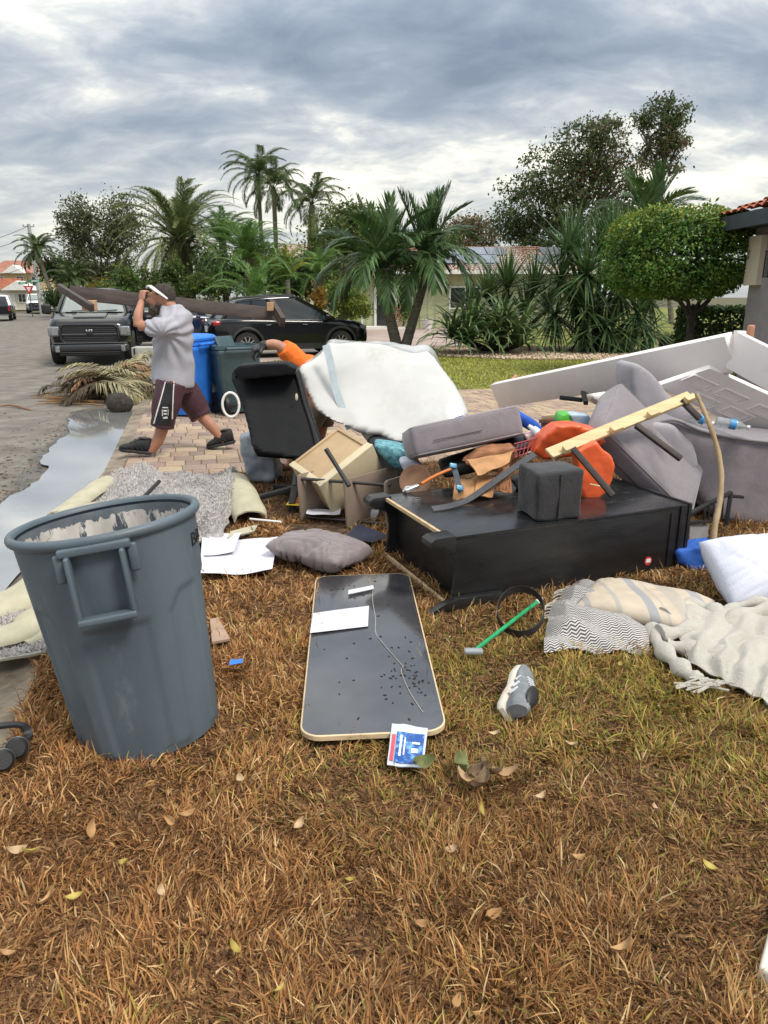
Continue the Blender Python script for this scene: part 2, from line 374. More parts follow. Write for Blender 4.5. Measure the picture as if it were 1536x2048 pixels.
# ------------------------------------------------------------------ grass
def poly_px(pts, z=0): return np.array([[*G(x, y, z)][:2] for x, y in pts])
def inside(P, poly):
    x, y = P[:, 0], P[:, 1]; r = np.zeros(len(P), bool); n = len(poly)
    for i in range(n):
        x0, y0 = poly[i]; x1, y1 = poly[(i + 1) % n]
        c = ((y0 > y) != (y1 > y)) & (x < (x1 - x0) * (y - y0) / (y1 - y0 + 1e-12) + x0); r ^= c
    return r
EXC = [poly_px(p, .0) for p in (
    [(640, 1165), (800, 1150), (870, 1440), (860, 1470), (620, 1485)],                     # tabletop
    [(410, 1150), (405, 1085), (470, 1075), (545, 1090), (530, 1145)],                      # papers
    [(560, 1050), (690, 1045), (720, 1105), (650, 1135)],
    [(1095, 1300), (1085, 1240), (1180, 1170), (1290, 1160), (1536, 1230), (1536, 1400), (1400, 1330), (1300, 1290)],
    [(-40, 1330), (60, 1310), (120, 1290), (260, 1150), (430, 1090), (490, 1020), (490, 960), (200, 965), (60, 1100), (-60, 1180)],
    [(900, 1205), (1355, 1125), (1270, 970), (800, 1010)], [(170, 1490), (300, 1500), (420, 1440), (420, 1380), (250, 1350), (160, 1420)])]
def grass(name, P, L, Wd, C, lean, rs, z0=0.0, m=None, comb=None):
    n = len(P); az = rs.uniform(0, 2 * np.pi, n) if comb is None else comb + rs.normal(0, 1.25, n); ln = lean
    d = np.stack([np.cos(az), np.sin(az)], 1); s = np.stack([-d[:, 1], d[:, 0]], 1)
    tw = rs.uniform(-.9, .9, n)                                # blades are turned about their length
    h1, h2 = np.cos(ln), np.cos(np.minimum(ln + rs.uniform(.1, .7, n), 1.75)); r1, r2 = np.sin(ln), np.sin(ln + .4)
    B = np.concatenate([P, np.full((n, 1), z0)], 1); B[:, 2] -= .003
    mid = B.copy(); mid[:, :2] += d * (L * .55 * r1)[:, None]; mid[:, 2] += L * .55 * h1
    tip = mid.copy(); tip[:, :2] += d * (L * .45 * r2)[:, None]; tip[:, 2] = np.maximum(tip[:, 2] + L * .45 * h2, z0 + .004)
    sv = np.concatenate([s * np.cos(tw)[:, None], np.sin(tw)[:, None]], 1) * (Wd / 2)[:, None]
    V = np.stack([B - sv * .7, B + sv * .7, mid - sv, mid + sv, tip], 1).reshape(-1, 3)
    i = (np.arange(n) * 5)[:, None]; F = np.concatenate([i + [0, 1, 3], i + [0, 3, 2], i + [2, 3, 4]], 1).reshape(-1, 3)
    cc = np.concatenate([C, np.ones((n, 1))], 1); cc = np.repeat(cc[:, None, :], 5, 1)
    cc[:, 4, :3] *= 1.18
    o = obj_of(name, npmesh(name, V, F, m, cols=cc.reshape(-1, 4))); return struct(o, 'stuff')
m_blade = mat('grass blade', (1, 1, 1), .75, .0, 5, attr='tint', thin=.22, spec=.25)
def wave(P, f, ph): return (np.sin(P[:, 0] * f + ph + 1.7 * np.sin(P[:, 1] * f * .7 + ph * 2)) * np.cos(P[:, 1] * f * .9 - ph + 1.3 * np.sin(P[:, 0] * f * .6)))
rs = np.random.RandomState(11)
def front_points(n, y0, y1):
    y = np.sqrt(rs.uniform(y0 ** 2, y1 ** 2, n)); x = rs.uniform(-1, 1, n) * (y * .62 + .8); return np.stack([x, y], 1)
P = np.concatenate([front_points(112000, .9, 2.0), front_points(130000, 2.0, 3.4), front_points(106000, 3.4, 5.4), front_points(50000, 5.4, 8.6)])
dx, dy = P[:, 0] - O_S.x, P[:, 1] - O_S.y; s_ = dx * E_S.x + dy * E_S.y; p_ = dx * E_P.x + dy * E_P.y
k = (s_ < .03) & (p_ > -.03)
for e in EXC: k &= ~inside(P, e)
P = P[k]; n = len(P)
tuft = .55 * wave(P, 7, .3) + .45 * wave(P, 17, 1.1) + .3 * wave(P, 31, 2.2)
keep = rs.uniform(0, 1, n) < np.clip(.88 + .55 * tuft, .35, 1); P = P[keep]; tuft = tuft[keep]; n = len(P)
big = .6 * wave(P, 1.6, .5) + .4 * wave(P, 3.7, 2.0)
def blob(x, y, r): return np.exp(-((P[:, 0] - x) ** 2 + (P[:, 1] - y) ** 2) / r ** 2)
green = np.clip(.13 * big + .5 * blob(.95, 2.75, .7) + .3 * blob(1.5, 2.2, .8) + .35 * blob(-.05, 2.2, .35) + .4 * blob(.35, 2.9, .3) + .2 * blob(.3, 3.3, .35), 0, .6)
PAL = np.array([(.28, .13, .05), (.37, .185, .072), (.46, .265, .11), (.54, .36, .17), (.13, .062, .027), (.6, .44, .25)])
wts = np.array([.27, .26, .18, .08, .18, .03]); C = PAL[rs.choice(6, n, p=wts)]
warm = np.clip(.5 - P[:, 0] * .35, 0, 1)[:, None]; C = C * (1 - .12 * (1 - warm) * np.array([1.0, .3, .2]))
GP = np.array([(.29, .23, .05), (.22, .22, .045), (.36, .3, .07), (.17, .18, .04)])
gi = rs.uniform(0, 1, n) < green; C[gi] = GP[rs.choice(4, gi.sum())]
C *= (rs.uniform(.62, 1.25, n) * (1 + .26 * tuft + .12 * big))[:, None]
C = np.clip(C * np.array([1.08, 1.05, 1.0]), 0, 1)
far_ = np.clip((P[:, 1] - 2) / 4, 0, 1)
L = rs.gamma(5, .0082, n) * (1 + .55 * tuft); L = np.clip(L, .016, .11)
tall = rs.uniform(0, 1, n) < .05 + .25 * (blob(.2, 1.75, .3) + blob(.28, 1.32, .22) + blob(1.3, 4.05, .35) + blob(.9, 3.8, .25) + blob(.3, 3.35, .2))
lean = np.where(tall, rs.uniform(.1, .7, n), rs.uniform(.35, 1.4, n)); L = np.where(tall, L * 1.35, L)
o = grass('dry_lawn_grass', P, L, rs.uniform(.0028, .006, n) * (1 + .6 * far_), C, lean, rs, 0, m_blade, 2.6 * wave(P, 4.5, .7) + 2.2 * wave(P, 11, 1.9) + 1.5)
o['label'] = 'matted brown dry lawn grass with some green blades in the foreground'
# matted thatch of dead blades pressed to the soil
P = np.concatenate([front_points(62000, .9, 2.2), front_points(60000, 2.2, 4.2), front_points(40000, 4.2, 8.0)])
dx, dy = P[:, 0] - O_S.x, P[:, 1] - O_S.y; k = ((dx * E_S.x + dy * E_S.y) < .0) & ((dx * E_P.x + dy * E_P.y) > .0)
for e in EXC: k &= ~inside(P, e)
P = P[k]; n = len(P); C = np.array([(.16, .08, .035), (.23, .12, .05), (.3, .17, .075), (.1, .05, .025)])[rs.choice(4, n)] * rs.uniform(.7, 1.2, n)[:, None]
o = grass('lawn_thatch', P, rs.uniform(.03, .075, n), rs.uniform(.004, .009, n), C, rs.uniform(1.2, 1.5, n), rs, .002, m_blade); o['label'] = 'flattened brown thatch under the dry lawn grass'
# short green turf beyond the driveway
P = np.stack([rs.uniform(-9, 8.5, 60000), rs.uniform(11, 25, 60000)], 1); dx, dy = P[:, 0] - O_S.x, P[:, 1] - O_S.y
s_ = dx * E_S.x + dy * E_S.y; p_ = dx * E_P.x + dy * E_P.y; k = (s_ > 5.63) & (p_ > .05)
bed = np.array([(1.6, 21.2), (3.4, 20.2), (7.5, 20.8), (9, 24), (2, 24.5)]); k &= ~inside(P, bed)
nd_ = np.array([[v[0], v[1]] for v in (SP(10.2, .1), SP(15.2, .1), (-2, 24.5), (-.8, 22.6))]); k &= ~inside(P, nd_)
P = P[k]; n = len(P); w1 = wave(P, 1.1, .4) * .6 + wave(P, 3.1, 1.4) * .4
C = np.array([(.3, .32, .05), (.39, .39, .075), (.46, .42, .1), (.22, .25, .035)])[rs.choice(4, n)]
br = rs.uniform(0, 1, n) < np.clip(w1 * .5 - .05, 0, 1); C[br] = (.3, .2, .08)
C *= rs.uniform(.75, 1.2, n)[:, None]
o = grass('green_lawn_grass', P, rs.uniform(.04, .09, n), rs.uniform(.012, .022, n), C, rs.uniform(.2, 1.1, n), rs, -.004, m_blade)
o['label'] = 'short green turf of the lawn beyond the paver driveway'
# leaf litter washed up along the puddle
P = np.array([[*G(rs.uniform(-40, 150), y_, -.07)][:2] for y_ in rs.uniform(822, 1040, 2600)]); q_ = poly_px(pd, -.058); dist = np.min(np.linalg.norm(P[:, None, :] - q_[None, :13, :], axis=2), axis=1)
k = (~inside(P, q_)) & (rs.uniform(0, 1, len(P)) < np.exp(-dist / .3)); P = P[k]; n = len(P)
C = np.array([(.06, .045, .03), (.13, .085, .05), (.2, .14, .08)])[rs.choice(3, n)]
o = grass('street_litter', P, rs.uniform(.02, .07, n), rs.uniform(.006, .022, n), C, rs.uniform(1.3, 1.55, n), rs, -.077, m_blade); o['label'] = 'dark leaf litter washed up on the street beside the puddle'
# ------------------------------------------------------------------ vegetation
def leafmat(name, c, c2=None, isl=.35, thin=.38, rough=.5): return mat(name, c, rough, .25, 1.5, col2=c2, isl=isl, thin=thin, spec=.35)
m_palm = leafmat('date palm leaf', (.14, .19, .06), (.21, .25, .09))
m_palm2 = leafmat('queen palm leaf', (0.088, 0.137, 0.055), (0.138, 0.189, 0.072))
m_pygmy = leafmat('pygmy palm leaf', (0.112, 0.221, 0.055), (0.163, 0.286, 0.077))
m_lime = leafmat('yellow green palm leaf', (0.325, 0.390, 0.066), (0.413, 0.442, 0.088))
m_xmas = leafmat('christmas palm leaf', (0.069, 0.137, 0.050), (0.112, 0.195, 0.066), .35, .25, .36)
m_crin = leafmat('strap leaf', (0.081, 0.143, 0.050), (0.138, 0.208, 0.072), .45, .22, .38)
m_yuc = leafmat('sword leaf', (0.062, 0.124, 0.050), (0.112, 0.182, 0.066), .45, .22, .4)
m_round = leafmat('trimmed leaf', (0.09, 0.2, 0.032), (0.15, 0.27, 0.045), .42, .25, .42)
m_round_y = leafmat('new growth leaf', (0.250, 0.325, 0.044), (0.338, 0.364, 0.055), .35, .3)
m_ficus = leafmat('broad dark leaf', (0.075, 0.117, 0.044), (0.125, 0.156, 0.061), .5, .35)
m_brownleaf = leafmat('brownish leaf', (0.188, 0.137, 0.088), (0.250, 0.169, 0.099), .4, .35)
m_oak = leafmat('small grey green leaf', (0.106, 0.130, 0.061), (0.150, 0.163, 0.077), .45, .35)
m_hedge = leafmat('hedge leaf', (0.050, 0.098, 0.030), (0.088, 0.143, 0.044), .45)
m_shrub = leafmat('shrub leaf', (0.100, 0.169, 0.033), (0.188, 0.234, 0.044), .45)
m_croton = leafmat('orange croton leaf', (0.375, 0.156, 0.022), (0.275, 0.195, 0.033), .4)
m_dead = leafmat('dead frond', (0.338, 0.260, 0.132), (0.450, 0.364, 0.187), .35, .1, .8)
m_trunk = mat('palm trunk', (.22, .19, .155), .9, .3, 4, .02, 30, col2=(.3, .27, .22), stretch=(1, 1, 6))
m_trunk_d = mat('dark shaggy trunk', (.07, .055, .04), .95, .4, 9, .05, 18, col2=(.13, .1, .07))
m_bark = mat('grey bark', (.16, .14, .12), .9, .3, 5, .02, 25, stretch=(1, 1, .3))
m_shaft = mat('yellow green crownshaft', (.25, .24, .06), .5, .3, 4, col2=(.34, .27, .09))

def frond_mesh(name, L, nl, ll, lw, e0, e1, m, vang=.35, droop=.5, swp=.9, seed=0, bare=.12, twist=0, stem=.014):
    r = np.random.RandomState(seed); n = 18; t = np.linspace(0, 1, n + 1); el = e0 + (e1 - e0) * t ** 1.25
    pos = np.zeros((n + 1, 3))
    for i in range(n): pos[i + 1] = pos[i] + np.array([math.cos(el[i]), 0, math.sin(el[i])]) * L / n
    pos[:, 1] += twist * t ** 2 * L
    V = []; F = []
    for i in range(n + 1):                                     # rachis
        rr = stem * (1 - .8 * t[i]); nrm = np.array([-math.sin(el[i]), 0, math.cos(el[i])]); V += [pos[i] + nrm * rr, pos[i] + np.array([0, rr * 1.3, 0]), pos[i] - np.array([0, rr * 1.3, 0])]
        if i:
            a, b = (i - 1) * 3, i * 3
            for k in range(3): F += [(a + k, a + (k + 1) % 3, b + (k + 1) % 3), (a + k, b + (k + 1) % 3, b + k)]
    for k in range(nl):
        tt = bare + (1 - bare) * (k + .5) / nl
        for sd in (-1, 1):
            q = min(1, tt + r.uniform(-.008, .008)); i = min(int(q * n), n - 1); f = q * n - i
            p = pos[i] * (1 - f) + pos[i + 1] * f; e = el[min(i, n)]
            T = np.array([math.cos(e), 0, math.sin(e)]); U = np.array([-math.sin(e), 0, math.cos(e)]); S = np.array([0, sd, 0])
            x = (q - bare) / (1 - bare); lf = ll * (math.sin(math.pi * (.12 + .8 * x)) ** .7) * r.uniform(.82, 1.1)
            a = swp * (1 - .55 * x) + r.uniform(-.12, .12); v = vang + r.uniform(-.15, .15)
            d = T * math.cos(a) + (S * math.cos(v) + U * math.sin(v)) * math.sin(a); d /= np.linalg.norm(d)
            dn = np.array([0, 0, -1.0]); d2 = d + dn * droop * r.uniform(.6, 1.4); d2 /= np.linalg.norm(d2)
            w = np.cross(d, U + .3 * S); w /= np.linalg.norm(w) + 1e-9; w = w * lw / 2
            mid = p + d * lf * .45; tip = mid + d2 * lf * .55; o = len(V)
            V += [p - w * .4, p + w * .4, mid - w, mid + w, tip]; F += [(o, o + 1, o + 3), (o, o + 3, o + 2), (o + 2, o + 3, o + 4)]
    return npmesh(name, np.array(V), np.array(F), m)
def trunk_pts(base, top, bend=0, n=9):
    b, t = Vector(base), Vector(top); return [b.lerp(t, i / n) + Vector((bend * math.sin(math.pi * i / n), 0, 0)) for i in range(n + 1)]
def palm(name, label, base, top, r0, r1, fr, n, elevs, seed, mtr=m_trunk, group=None, bend=0, ringed=True, shaft=None, boots=None):
    rr = random.Random(seed); t = thing(name, label, 'palm tree', base, 0, group)
    pts = trunk_pts(base, top, bend, 22); k = len(pts)
    rad = [(r0 + (r1 - r0) * i / (k - 1)) * (1 + (.05 * (i % 2) if ringed else .1 * rr.random())) for i in range(k)]; rad[0] *= 1.25
    MB().tube(pts, rad, 10).build('trunk', mtr, t, 50)
    if shaft: MB().tube([pts[-1] - Vector((0, 0, .05)), pts[-1] + (pts[-1] - pts[-3]).normalized() * shaft * .5, pts[-1] + (pts[-1] - pts[-3]).normalized() * shaft], [r1 * 1.25, r1 * 1.05, r1 * .5], 10).build('crownshaft', m_shaft, t, 60)
    if boots:                                                 # stubs of cut fronds under the crown
        for i in range(boots):
            a = i * 2.4; z = -.9 * (i / boots) * r1 * 3; d = Vector((math.cos(a), math.sin(a), .55)); p = Vector(top) + Vector((0, 0, z)) + Vector((math.cos(a), math.sin(a), 0)) * r1 * .8
            MB().tube([p, p + d * r1 * .9], [r1 * .22, r1 * .12], 5).build('frond_stub', m_trunk_d, t, 0)
    org = Vector(top) - Vector(base)
    for i in range(n):
        v = elevs[min(len(elevs) - 1, int(len(elevs) * (i / n)))]
        me = fr[v[0]]; az = i * 2.39996 + rr.uniform(-.25, .25); o = bpy.data.objects.new('frond', me); COL.objects.link(o); o.parent = t
        o.location = org + Vector((math.cos(az), math.sin(az), 0)) * r1 * .4 + Vector((0, 0, (shaft or 0) * .9 + rr.uniform(-.08, .08)))
        sc = rr.uniform(.86, 1.08) * (v[2] if len(v) > 2 else 1)
        o.rotation_euler = (rr.uniform(-.25, .25), -R(v[1] + rr.uniform(-9, 9)), az); o.scale = (sc, sc, sc)
    return t
def base_at(px, Y, z=0): return Vector((W(px, 592, Y).x, Y, z))
# canary island date palm
dp = [frond_mesh('date frond', 4.5, 74, .55, .038, R(30), R(-62), m_palm, .3, .25, 1.0, s, .1, tw, .03) for s, tw in ((1, .05), (2, -.06), (3, 0))]
palm('date_palm', 'big round-crowned date palm with thick dark trunk behind the black cars', base_at(372, 45), base_at(368, 45, 4.75), .62, .55, dp, 104,
     [(0, 52, .95), (1, 44), (2, 36), (0, 24), (1, 12), (2, 2), (0, -12), (1, -26), (2, -36, .95), (0, -44, .9), (1, -52, .85)], 5, m_trunk_d, None, 0, False, None, 22)
qp = [frond_mesh('queen frond', 3.4, 60, .72, .05, R(32), R(-75), m_palm2, .1, .8, 1.0, s + 10, .14, tw, .025) for s, tw in ((1, .05), (2, -.08))]
dq = frond_mesh('dead frond', 2.4, 26, .4, .035, R(-70), R(-88), m_dead, 0, .9, .5, 31, .1, 0, .03)
QE = [(0, 50), (1, 38), (0, 22), (1, 6), (0, -14), (1, -34)]
palm('queen_palm', 'tallest slim palm with feathery crown, left one of the trio', base_at(529, 64), base_at(527, 62, 10.6), .17, .15, qp, 26, QE, 1)
palm('queen_palm', 'middle palm of the tall trio, its crown touching its left neighbour', base_at(556, 64), base_at(556, 61, 9.6), .19, .17, qp, 24, QE, 2)
palm('queen_palm', 'lower leaning palm of the tall trio, hung with dead fronds', base_at(612, 64), base_at(629, 60, 8.3), .24, .22, qp + [dq], 34, QE + [(2, -4, .9), (2, -8)], 3)
pg = [frond_mesh('pygmy frond', 2.75, 54, .42, .034, R(36), R(-70), m_pygmy, .25, .4, 1.0, s + 20, .1, tw, .016) for s, tw in ((1, .06), (2, -.05))]
PE = [(0, 52), (1, 38), (0, 22), (1, 5), (0, -15)]
palm('pygmy_palm', 'bright green feathery pygmy palm above the rear of the black SUV', base_at(500, 36), base_at(500, 36, 3.3), .16, .2, pg, 46, PE, 4, m_trunk_d, None, 0, False)
palm('pygmy_palm', 'pygmy palm half hidden right of the big date palm', base_at(452, 44), base_at(452, 44, 4.5), .16, .2, pg, 44, PE, 6, m_trunk_d, None, 0, False)
palm('pygmy_palm', 'low fern-like palm just over the roof of the black SUV', base_at(512, 33), base_at(512, 33, 1.35), .13, .15, pg, 22, PE, 8, m_trunk_d, None, 0, False)
lm = [frond_mesh('lime frond', 1.9, 40, .34, .034, R(38), R(-50), m_lime, .3, .5, .9, 41, .1, .05, .016), frond_mesh('green frond', 1.9, 40, .34, .034, R(35), R(-55), m_pygmy, .3, .5, .9, 42, .1, -.05, .016)]
palm('areca_palm', 'yellow-green areca palm left of the twin-trunk palms', base_at(578, 37), base_at(576, 37, 2.4), .12, .12, lm, 34, [(0, 62), (1, 45), (0, 25), (1, 5)], 9, m_trunk, None, 0)
palm('fan_palm', 'grey-green palm at the left edge of the twin-trunk palms', base_at(640, 40), base_at(640, 40, 2.6), .14, .14, pg, 30, PE, 19, m_trunk_d)
sp_ = [frond_mesh('small palm frond', 2.3, 44, .5, .06, R(25), R(-75), m_palm2, .1, .9, .9, 51, .12, 0, .02)]
palm('small_palm', 'small drooping palm beside the utility pole', base_at(112, 64), base_at(87, 64, 5.2), .17, .15, sp_, 34, [(0, 60), (0, 40), (0, 15), (0, -10), (0, -35)], 12)
palm('bushy_palm', 'low dark palm under the grey-green tree by the street', base_at(150, 56), base_at(150, 56, 2.6), .14, .14, sp_, 36, [(0, 62), (0, 40), (0, 15), (0, -15)], 13)
palm('bushy_palm', 'pale green low palm below the left side of the date palm', base_at(282, 40), base_at(284, 40, .9), .14, .14, pg, 20, PE, 14)
# twin christmas palms
xm = [frond_mesh('christmas palm frond', 2.6, 44, .95, .085, a, b_, m_xmas, v, dr, .95, s, .1, tw, .024) for a, b_, v, dr, s, tw in
      ((R(10), R(-95), .15, .95, 61, .05), (R(8), R(-45), .5, .35, 62, -.06), (R(0), R(-10), .55, .12, 63, .03))]
# upright spear fronds first, then arching, then hanging ones
palm('christmas_palm', 'left stem of the twin palms, leaning left with drooping glossy fronds', G(797, 706), W(768, 585, 22.3), .17, .14, xm, 24, [(2, 80, .74), (2, 66, .74), (1, 58, .8), (1, 44, .85), (0, 52, .88), (0, 38, .9), (0, 26, .92), (0, 16, .9), (0, 8, .9), (0, 0, .85)], 22, m_trunk, 'twin leaning palms', 0, True, .75)
palm('christmas_palm', 'right stem of the twin palms, leaning right with upright crown', G(807, 706), W(851, 555, 22.7), .16, .12, xm, 21, [(2, 84, .72), (2, 74, .7), (1, 62, .75), (0, 50, .8), (0, 36, .8), (0, 26, .82), (0, 16, .82), (0, 5, .8), (0, -4, .8)], 27, m_trunk, 'twin leaning palms', 0, True, .6)
palm('palm_tree', 'dark palm crown rising behind the sword-leaved shrub', base_at(1300, 34), base_at(1280, 34, 4.7), .16, .14, xm, 18, [(2, 66, .85), (1, 45, .9), (1, 30, .9), (0, 20, .9)], 29, m_trunk)

def leaves(name, P, size, m, rs, parent=None, up=.3, asp=.5, out=None, org=None):
    n = len(P); d = rs.normal(0, 1, (n, 3)); d /= np.linalg.norm(d, axis=1)[:, None]
    if out is not None: d = d * .75 + out * .6
    d[:, 2] -= .25; d /= np.linalg.norm(d, axis=1)[:, None]
    nn = rs.normal(0, 1, (n, 3)); nn[:, 2] += up * 2
    if out is not None: nn += out * 1.2
    s = np.cross(d, nn); s /= np.linalg.norm(s, axis=1)[:, None] + 1e-9; u = np.cross(s, d)
    sz = (size * rs.uniform(.6, 1.25, n))[:, None]; B = P - d * sz * .5; T = P + d * sz * .5; M_ = P + u * sz * .08
    V = np.stack([B, M_ - s * sz * asp * .5, T, M_ + s * sz * asp * .5], 1).reshape(-1, 3)
    if org is not None: V = V - np.array(org)
    i = (np.arange(n) * 4)[:, None]; F = np.concatenate([i + [0, 1, 2], i + [0, 2, 3]], 1).reshape(-1, 3)
    return obj_of(name, npmesh(name, V, F, m), parent)
def clump_points(c, r, n, rs, k, cr, shell=.3):
    # k twig clusters spread in an ellipsoid, leaves gathered round each
    u = rs.normal(0, 1, (k, 3)); u /= np.linalg.norm(u, axis=1)[:, None]; rad = shell + (1 - shell) * rs.uniform(0, 1, k) ** .6
    K = np.array(c) + u * rad[:, None] * np.array(r); w = rs.gamma(1.4, 1, k); w /= w.sum()
    ix = rs.choice(k, n, p=w); return K[ix] + rs.normal(0, 1, (n, 3)) * cr * rs.uniform(.5, 1.2, k)[ix][:, None] * np.array((1, 1, .75)), K
def tree(name, label, base, lumps, nleaf, size, mats, seed, trunk_r=.2, cr=.35, kper=26, cat='tree', group=None, fork=.4, mb=m_bark, branches=14, mixes=None, asp=.5):
    rs = np.random.RandomState(seed); t = thing(name, label, cat, base, 0, group); tw = MB(); base = Vector(base)
    cen = sum((Vector(l[0]) * l[1][0] for l in lumps), Vector()) / sum(l[1][0] for l in lumps); low = min(l[0][2] - l[1][2] for l in lumps)
    fk = base.lerp(Vector((cen.x, cen.y, max(low, base.z + .4))), .9); fk.z = base.z + (cen.z - base.z) * fork
    tw.tube([base - Vector((0, 0, .1)), base.lerp(fk, .5) + Vector((.1, 0, 0)) * trunk_r, fk], [trunk_r * 1.3, trunk_r, trunk_r * .75], 8)
    tot = sum(l[1][0] * l[1][2] for l in lumps); allp = [[] for _ in mats]
    for li, (c, r) in enumerate(lumps):
        n = int(nleaf * r[0] * r[2] / tot); p, K = clump_points(c, r, n, rs, max(6, int(kper * r[0] * r[2] / tot * len(lumps))), cr)
        mi = rs.choice(len(mats), n, p=mixes[li] if mixes else None) if len(mats) > 1 else np.zeros(n, int)
        for q in range(len(mats)): allp[q].append(p[mi == q])
        c = Vector(c); hub = fk.lerp(c, .6); tw.tube([fk, fk.lerp(hub, .5) + Vector((rs.uniform(-.2, .2), 0, .15)), hub], [trunk_r * .55, trunk_r * .42, trunk_r * .3], 6)
        for j in range(min(len(K), branches)):
            kk = Vector(K[j]); md = hub.lerp(kk, .5) + Vector(rs.uniform(-.15, .15, 3)) * r[0]; tw.tube([hub, md, kk], [trunk_r * .22, trunk_r * .13, trunk_r * .05], 5, False)
    tw.build('trunk', mb, t, 60)
    for q, m in enumerate(mats):
        P = np.concatenate(allp[q])
        if len(P): leaves('crown', P, size, m, rs, t, .3, asp, None, base)
    return t
def lump(px, py, rpx, Y, fl=.85, ry=1.0):
    c = W(px, py, Y); k = Y / FPX * 1.02; return ((c.x, c.y, c.z), (rpx * k, rpx * k * ry, rpx * k * fl))
tree('ficus_tree', 'tall spreading dark tree in the right background, largest crown', base_at(1150, 50), [lump(*l, 50) for l in ((1060, 405, 62), (1110, 345, 62), (1165, 300, 55), (1215, 275, 42), (1235, 345, 55), (1020, 440, 36), (1150, 420, 75), (1245, 420, 45), (1080, 470, 50), (1180, 360, 50), (1040, 480, 34))],
     18500, .25, [m_ficus, m_brownleaf], 3, .3, .33, 80, fork=.45, mixes=[(.97, .03), (.95, .05), (.9, .1), (.65, .35), (.6, .4), (1, 0), (.92, .08), (.75, .25), (1, 0), (.7, .3), (1, 0)])
tree('thin_tree', 'thin wispy tree with sparse top right of the largest tree', base_at(1350, 46), [lump(*l, 46) for l in ((1325, 232, 36), (1355, 230, 24), (1285, 240, 20), (1330, 275, 32), (1310, 305, 26), (1355, 285, 20), (1345, 330, 18))], 4600, .22, [m_ficus, m_brownleaf], 5, .14, .25, 46, fork=.7, mixes=[(.95, .05), (.95, .05), (1, 0), (.7, .3), (.5, .5), (.6, .4), (.5, .5)])
tree('bare_tree', 'half bare brownish tree behind the solar roof house', base_at(935, 62), [lump(*l, 62) for l in ((915, 460, 30), (950, 450, 30), (975, 475, 26), (895, 490, 26), (930, 490, 34))], 6500, .24, [m_brownleaf, m_oak], 6, .2, .4, 40, mixes=[(.6, .4)] * 5)
tree('oak_tree', 'loose grey-green tree at left with sky showing through', base_at(185, 60), [lump(*l, 60) for l in ((160, 430, 38), (195, 470, 48), (145, 475, 30), (240, 425, 40), (255, 470, 34), (215, 520, 44), (165, 530, 40), (235, 545, 34))], 16000, .23, [m_oak], 7, .26, .38, 74)
tree('shrub_tree', 'dark low tree between the oak and the street', base_at(120, 66), [lump(*l, 66) for l in ((118, 545, 26), (150, 560, 26), (185, 560, 24))], 7000, .26, [m_hedge], 8, .15, .45, 26)
tree('green_tree', 'dense green tree mass behind the black SUV', base_at(672, 48), [lump(*l, 48) for l in ((690, 445, 42), (655, 480, 40), (735, 460, 46), (645, 545, 50), (700, 530, 52), (760, 520, 50), (880, 500, 40), (830, 500, 40))], 26000, .24, [m_ficus, m_shrub], 9, .2, .45, 44, mixes=[(.6, .4)] * 8)
tree('leafy_shrub', 'dense dark shrub row behind the roof of the black SUV', base_at(560, 42), [lump(*l, 42) for l in ((430, 545, 44), (560, 560, 44), (610, 560, 44), (490, 550, 46), (525, 530, 40))], 17000, .19, [m_hedge], 10, .1, .36, 34, 'shrub')
tree('leafy_shrub', 'bushy dark greenery between the pickup and the date palm', base_at(310, 40), [lump(*l, 40) for l in ((280, 568, 34), (330, 562, 38), (420, 565, 36), (240, 575, 26))], 11000, .19, [m_hedge, m_shrub], 15, .1, .3, 16, 'shrub', mixes=[(.6, .4)] * 4)
tree('variegated_shrub', 'yellow-speckled shrub beside the pale green house', base_at(705, 34), [lump(*l, 34) for l in ((705, 575, 32), (686, 605, 36), (715, 612, 28), (660, 600, 30))], 11000, .12, [m_shrub, m_round_y], 11, .06, .22, 20, 'shrub', mixes=[(.75, .25)] * 4)
tree('croton_shrub', 'small orange-leaved shrub above the SUV roof', base_at(637, 33), [lump(*l, 33) for l in ((637, 585, 12), (640, 600, 12))], 380, .2, [m_croton], 16, .04, .16, 8, 'shrub')
tree('croton_shrub', 'ochre-leaved shrub line behind the far end of the carried plank', base_at(205, 50), [lump(*l, 50) for l in ((185, 578, 12), (215, 575, 14), (245, 580, 12))], 900, .24, [m_croton, m_shrub], 17, .05, .25, 10, 'shrub', mixes=[(.6, .4)] * 3)
tree('leafy_shrub', 'dark green bush at the street corner by the yield sign', base_at(100, 62), [lump(*l, 62) for l in ((95, 592, 16), (108, 600, 14), (120, 598, 14))], 1600, .24, [m_hedge], 18, .06, .3, 12, 'shrub')

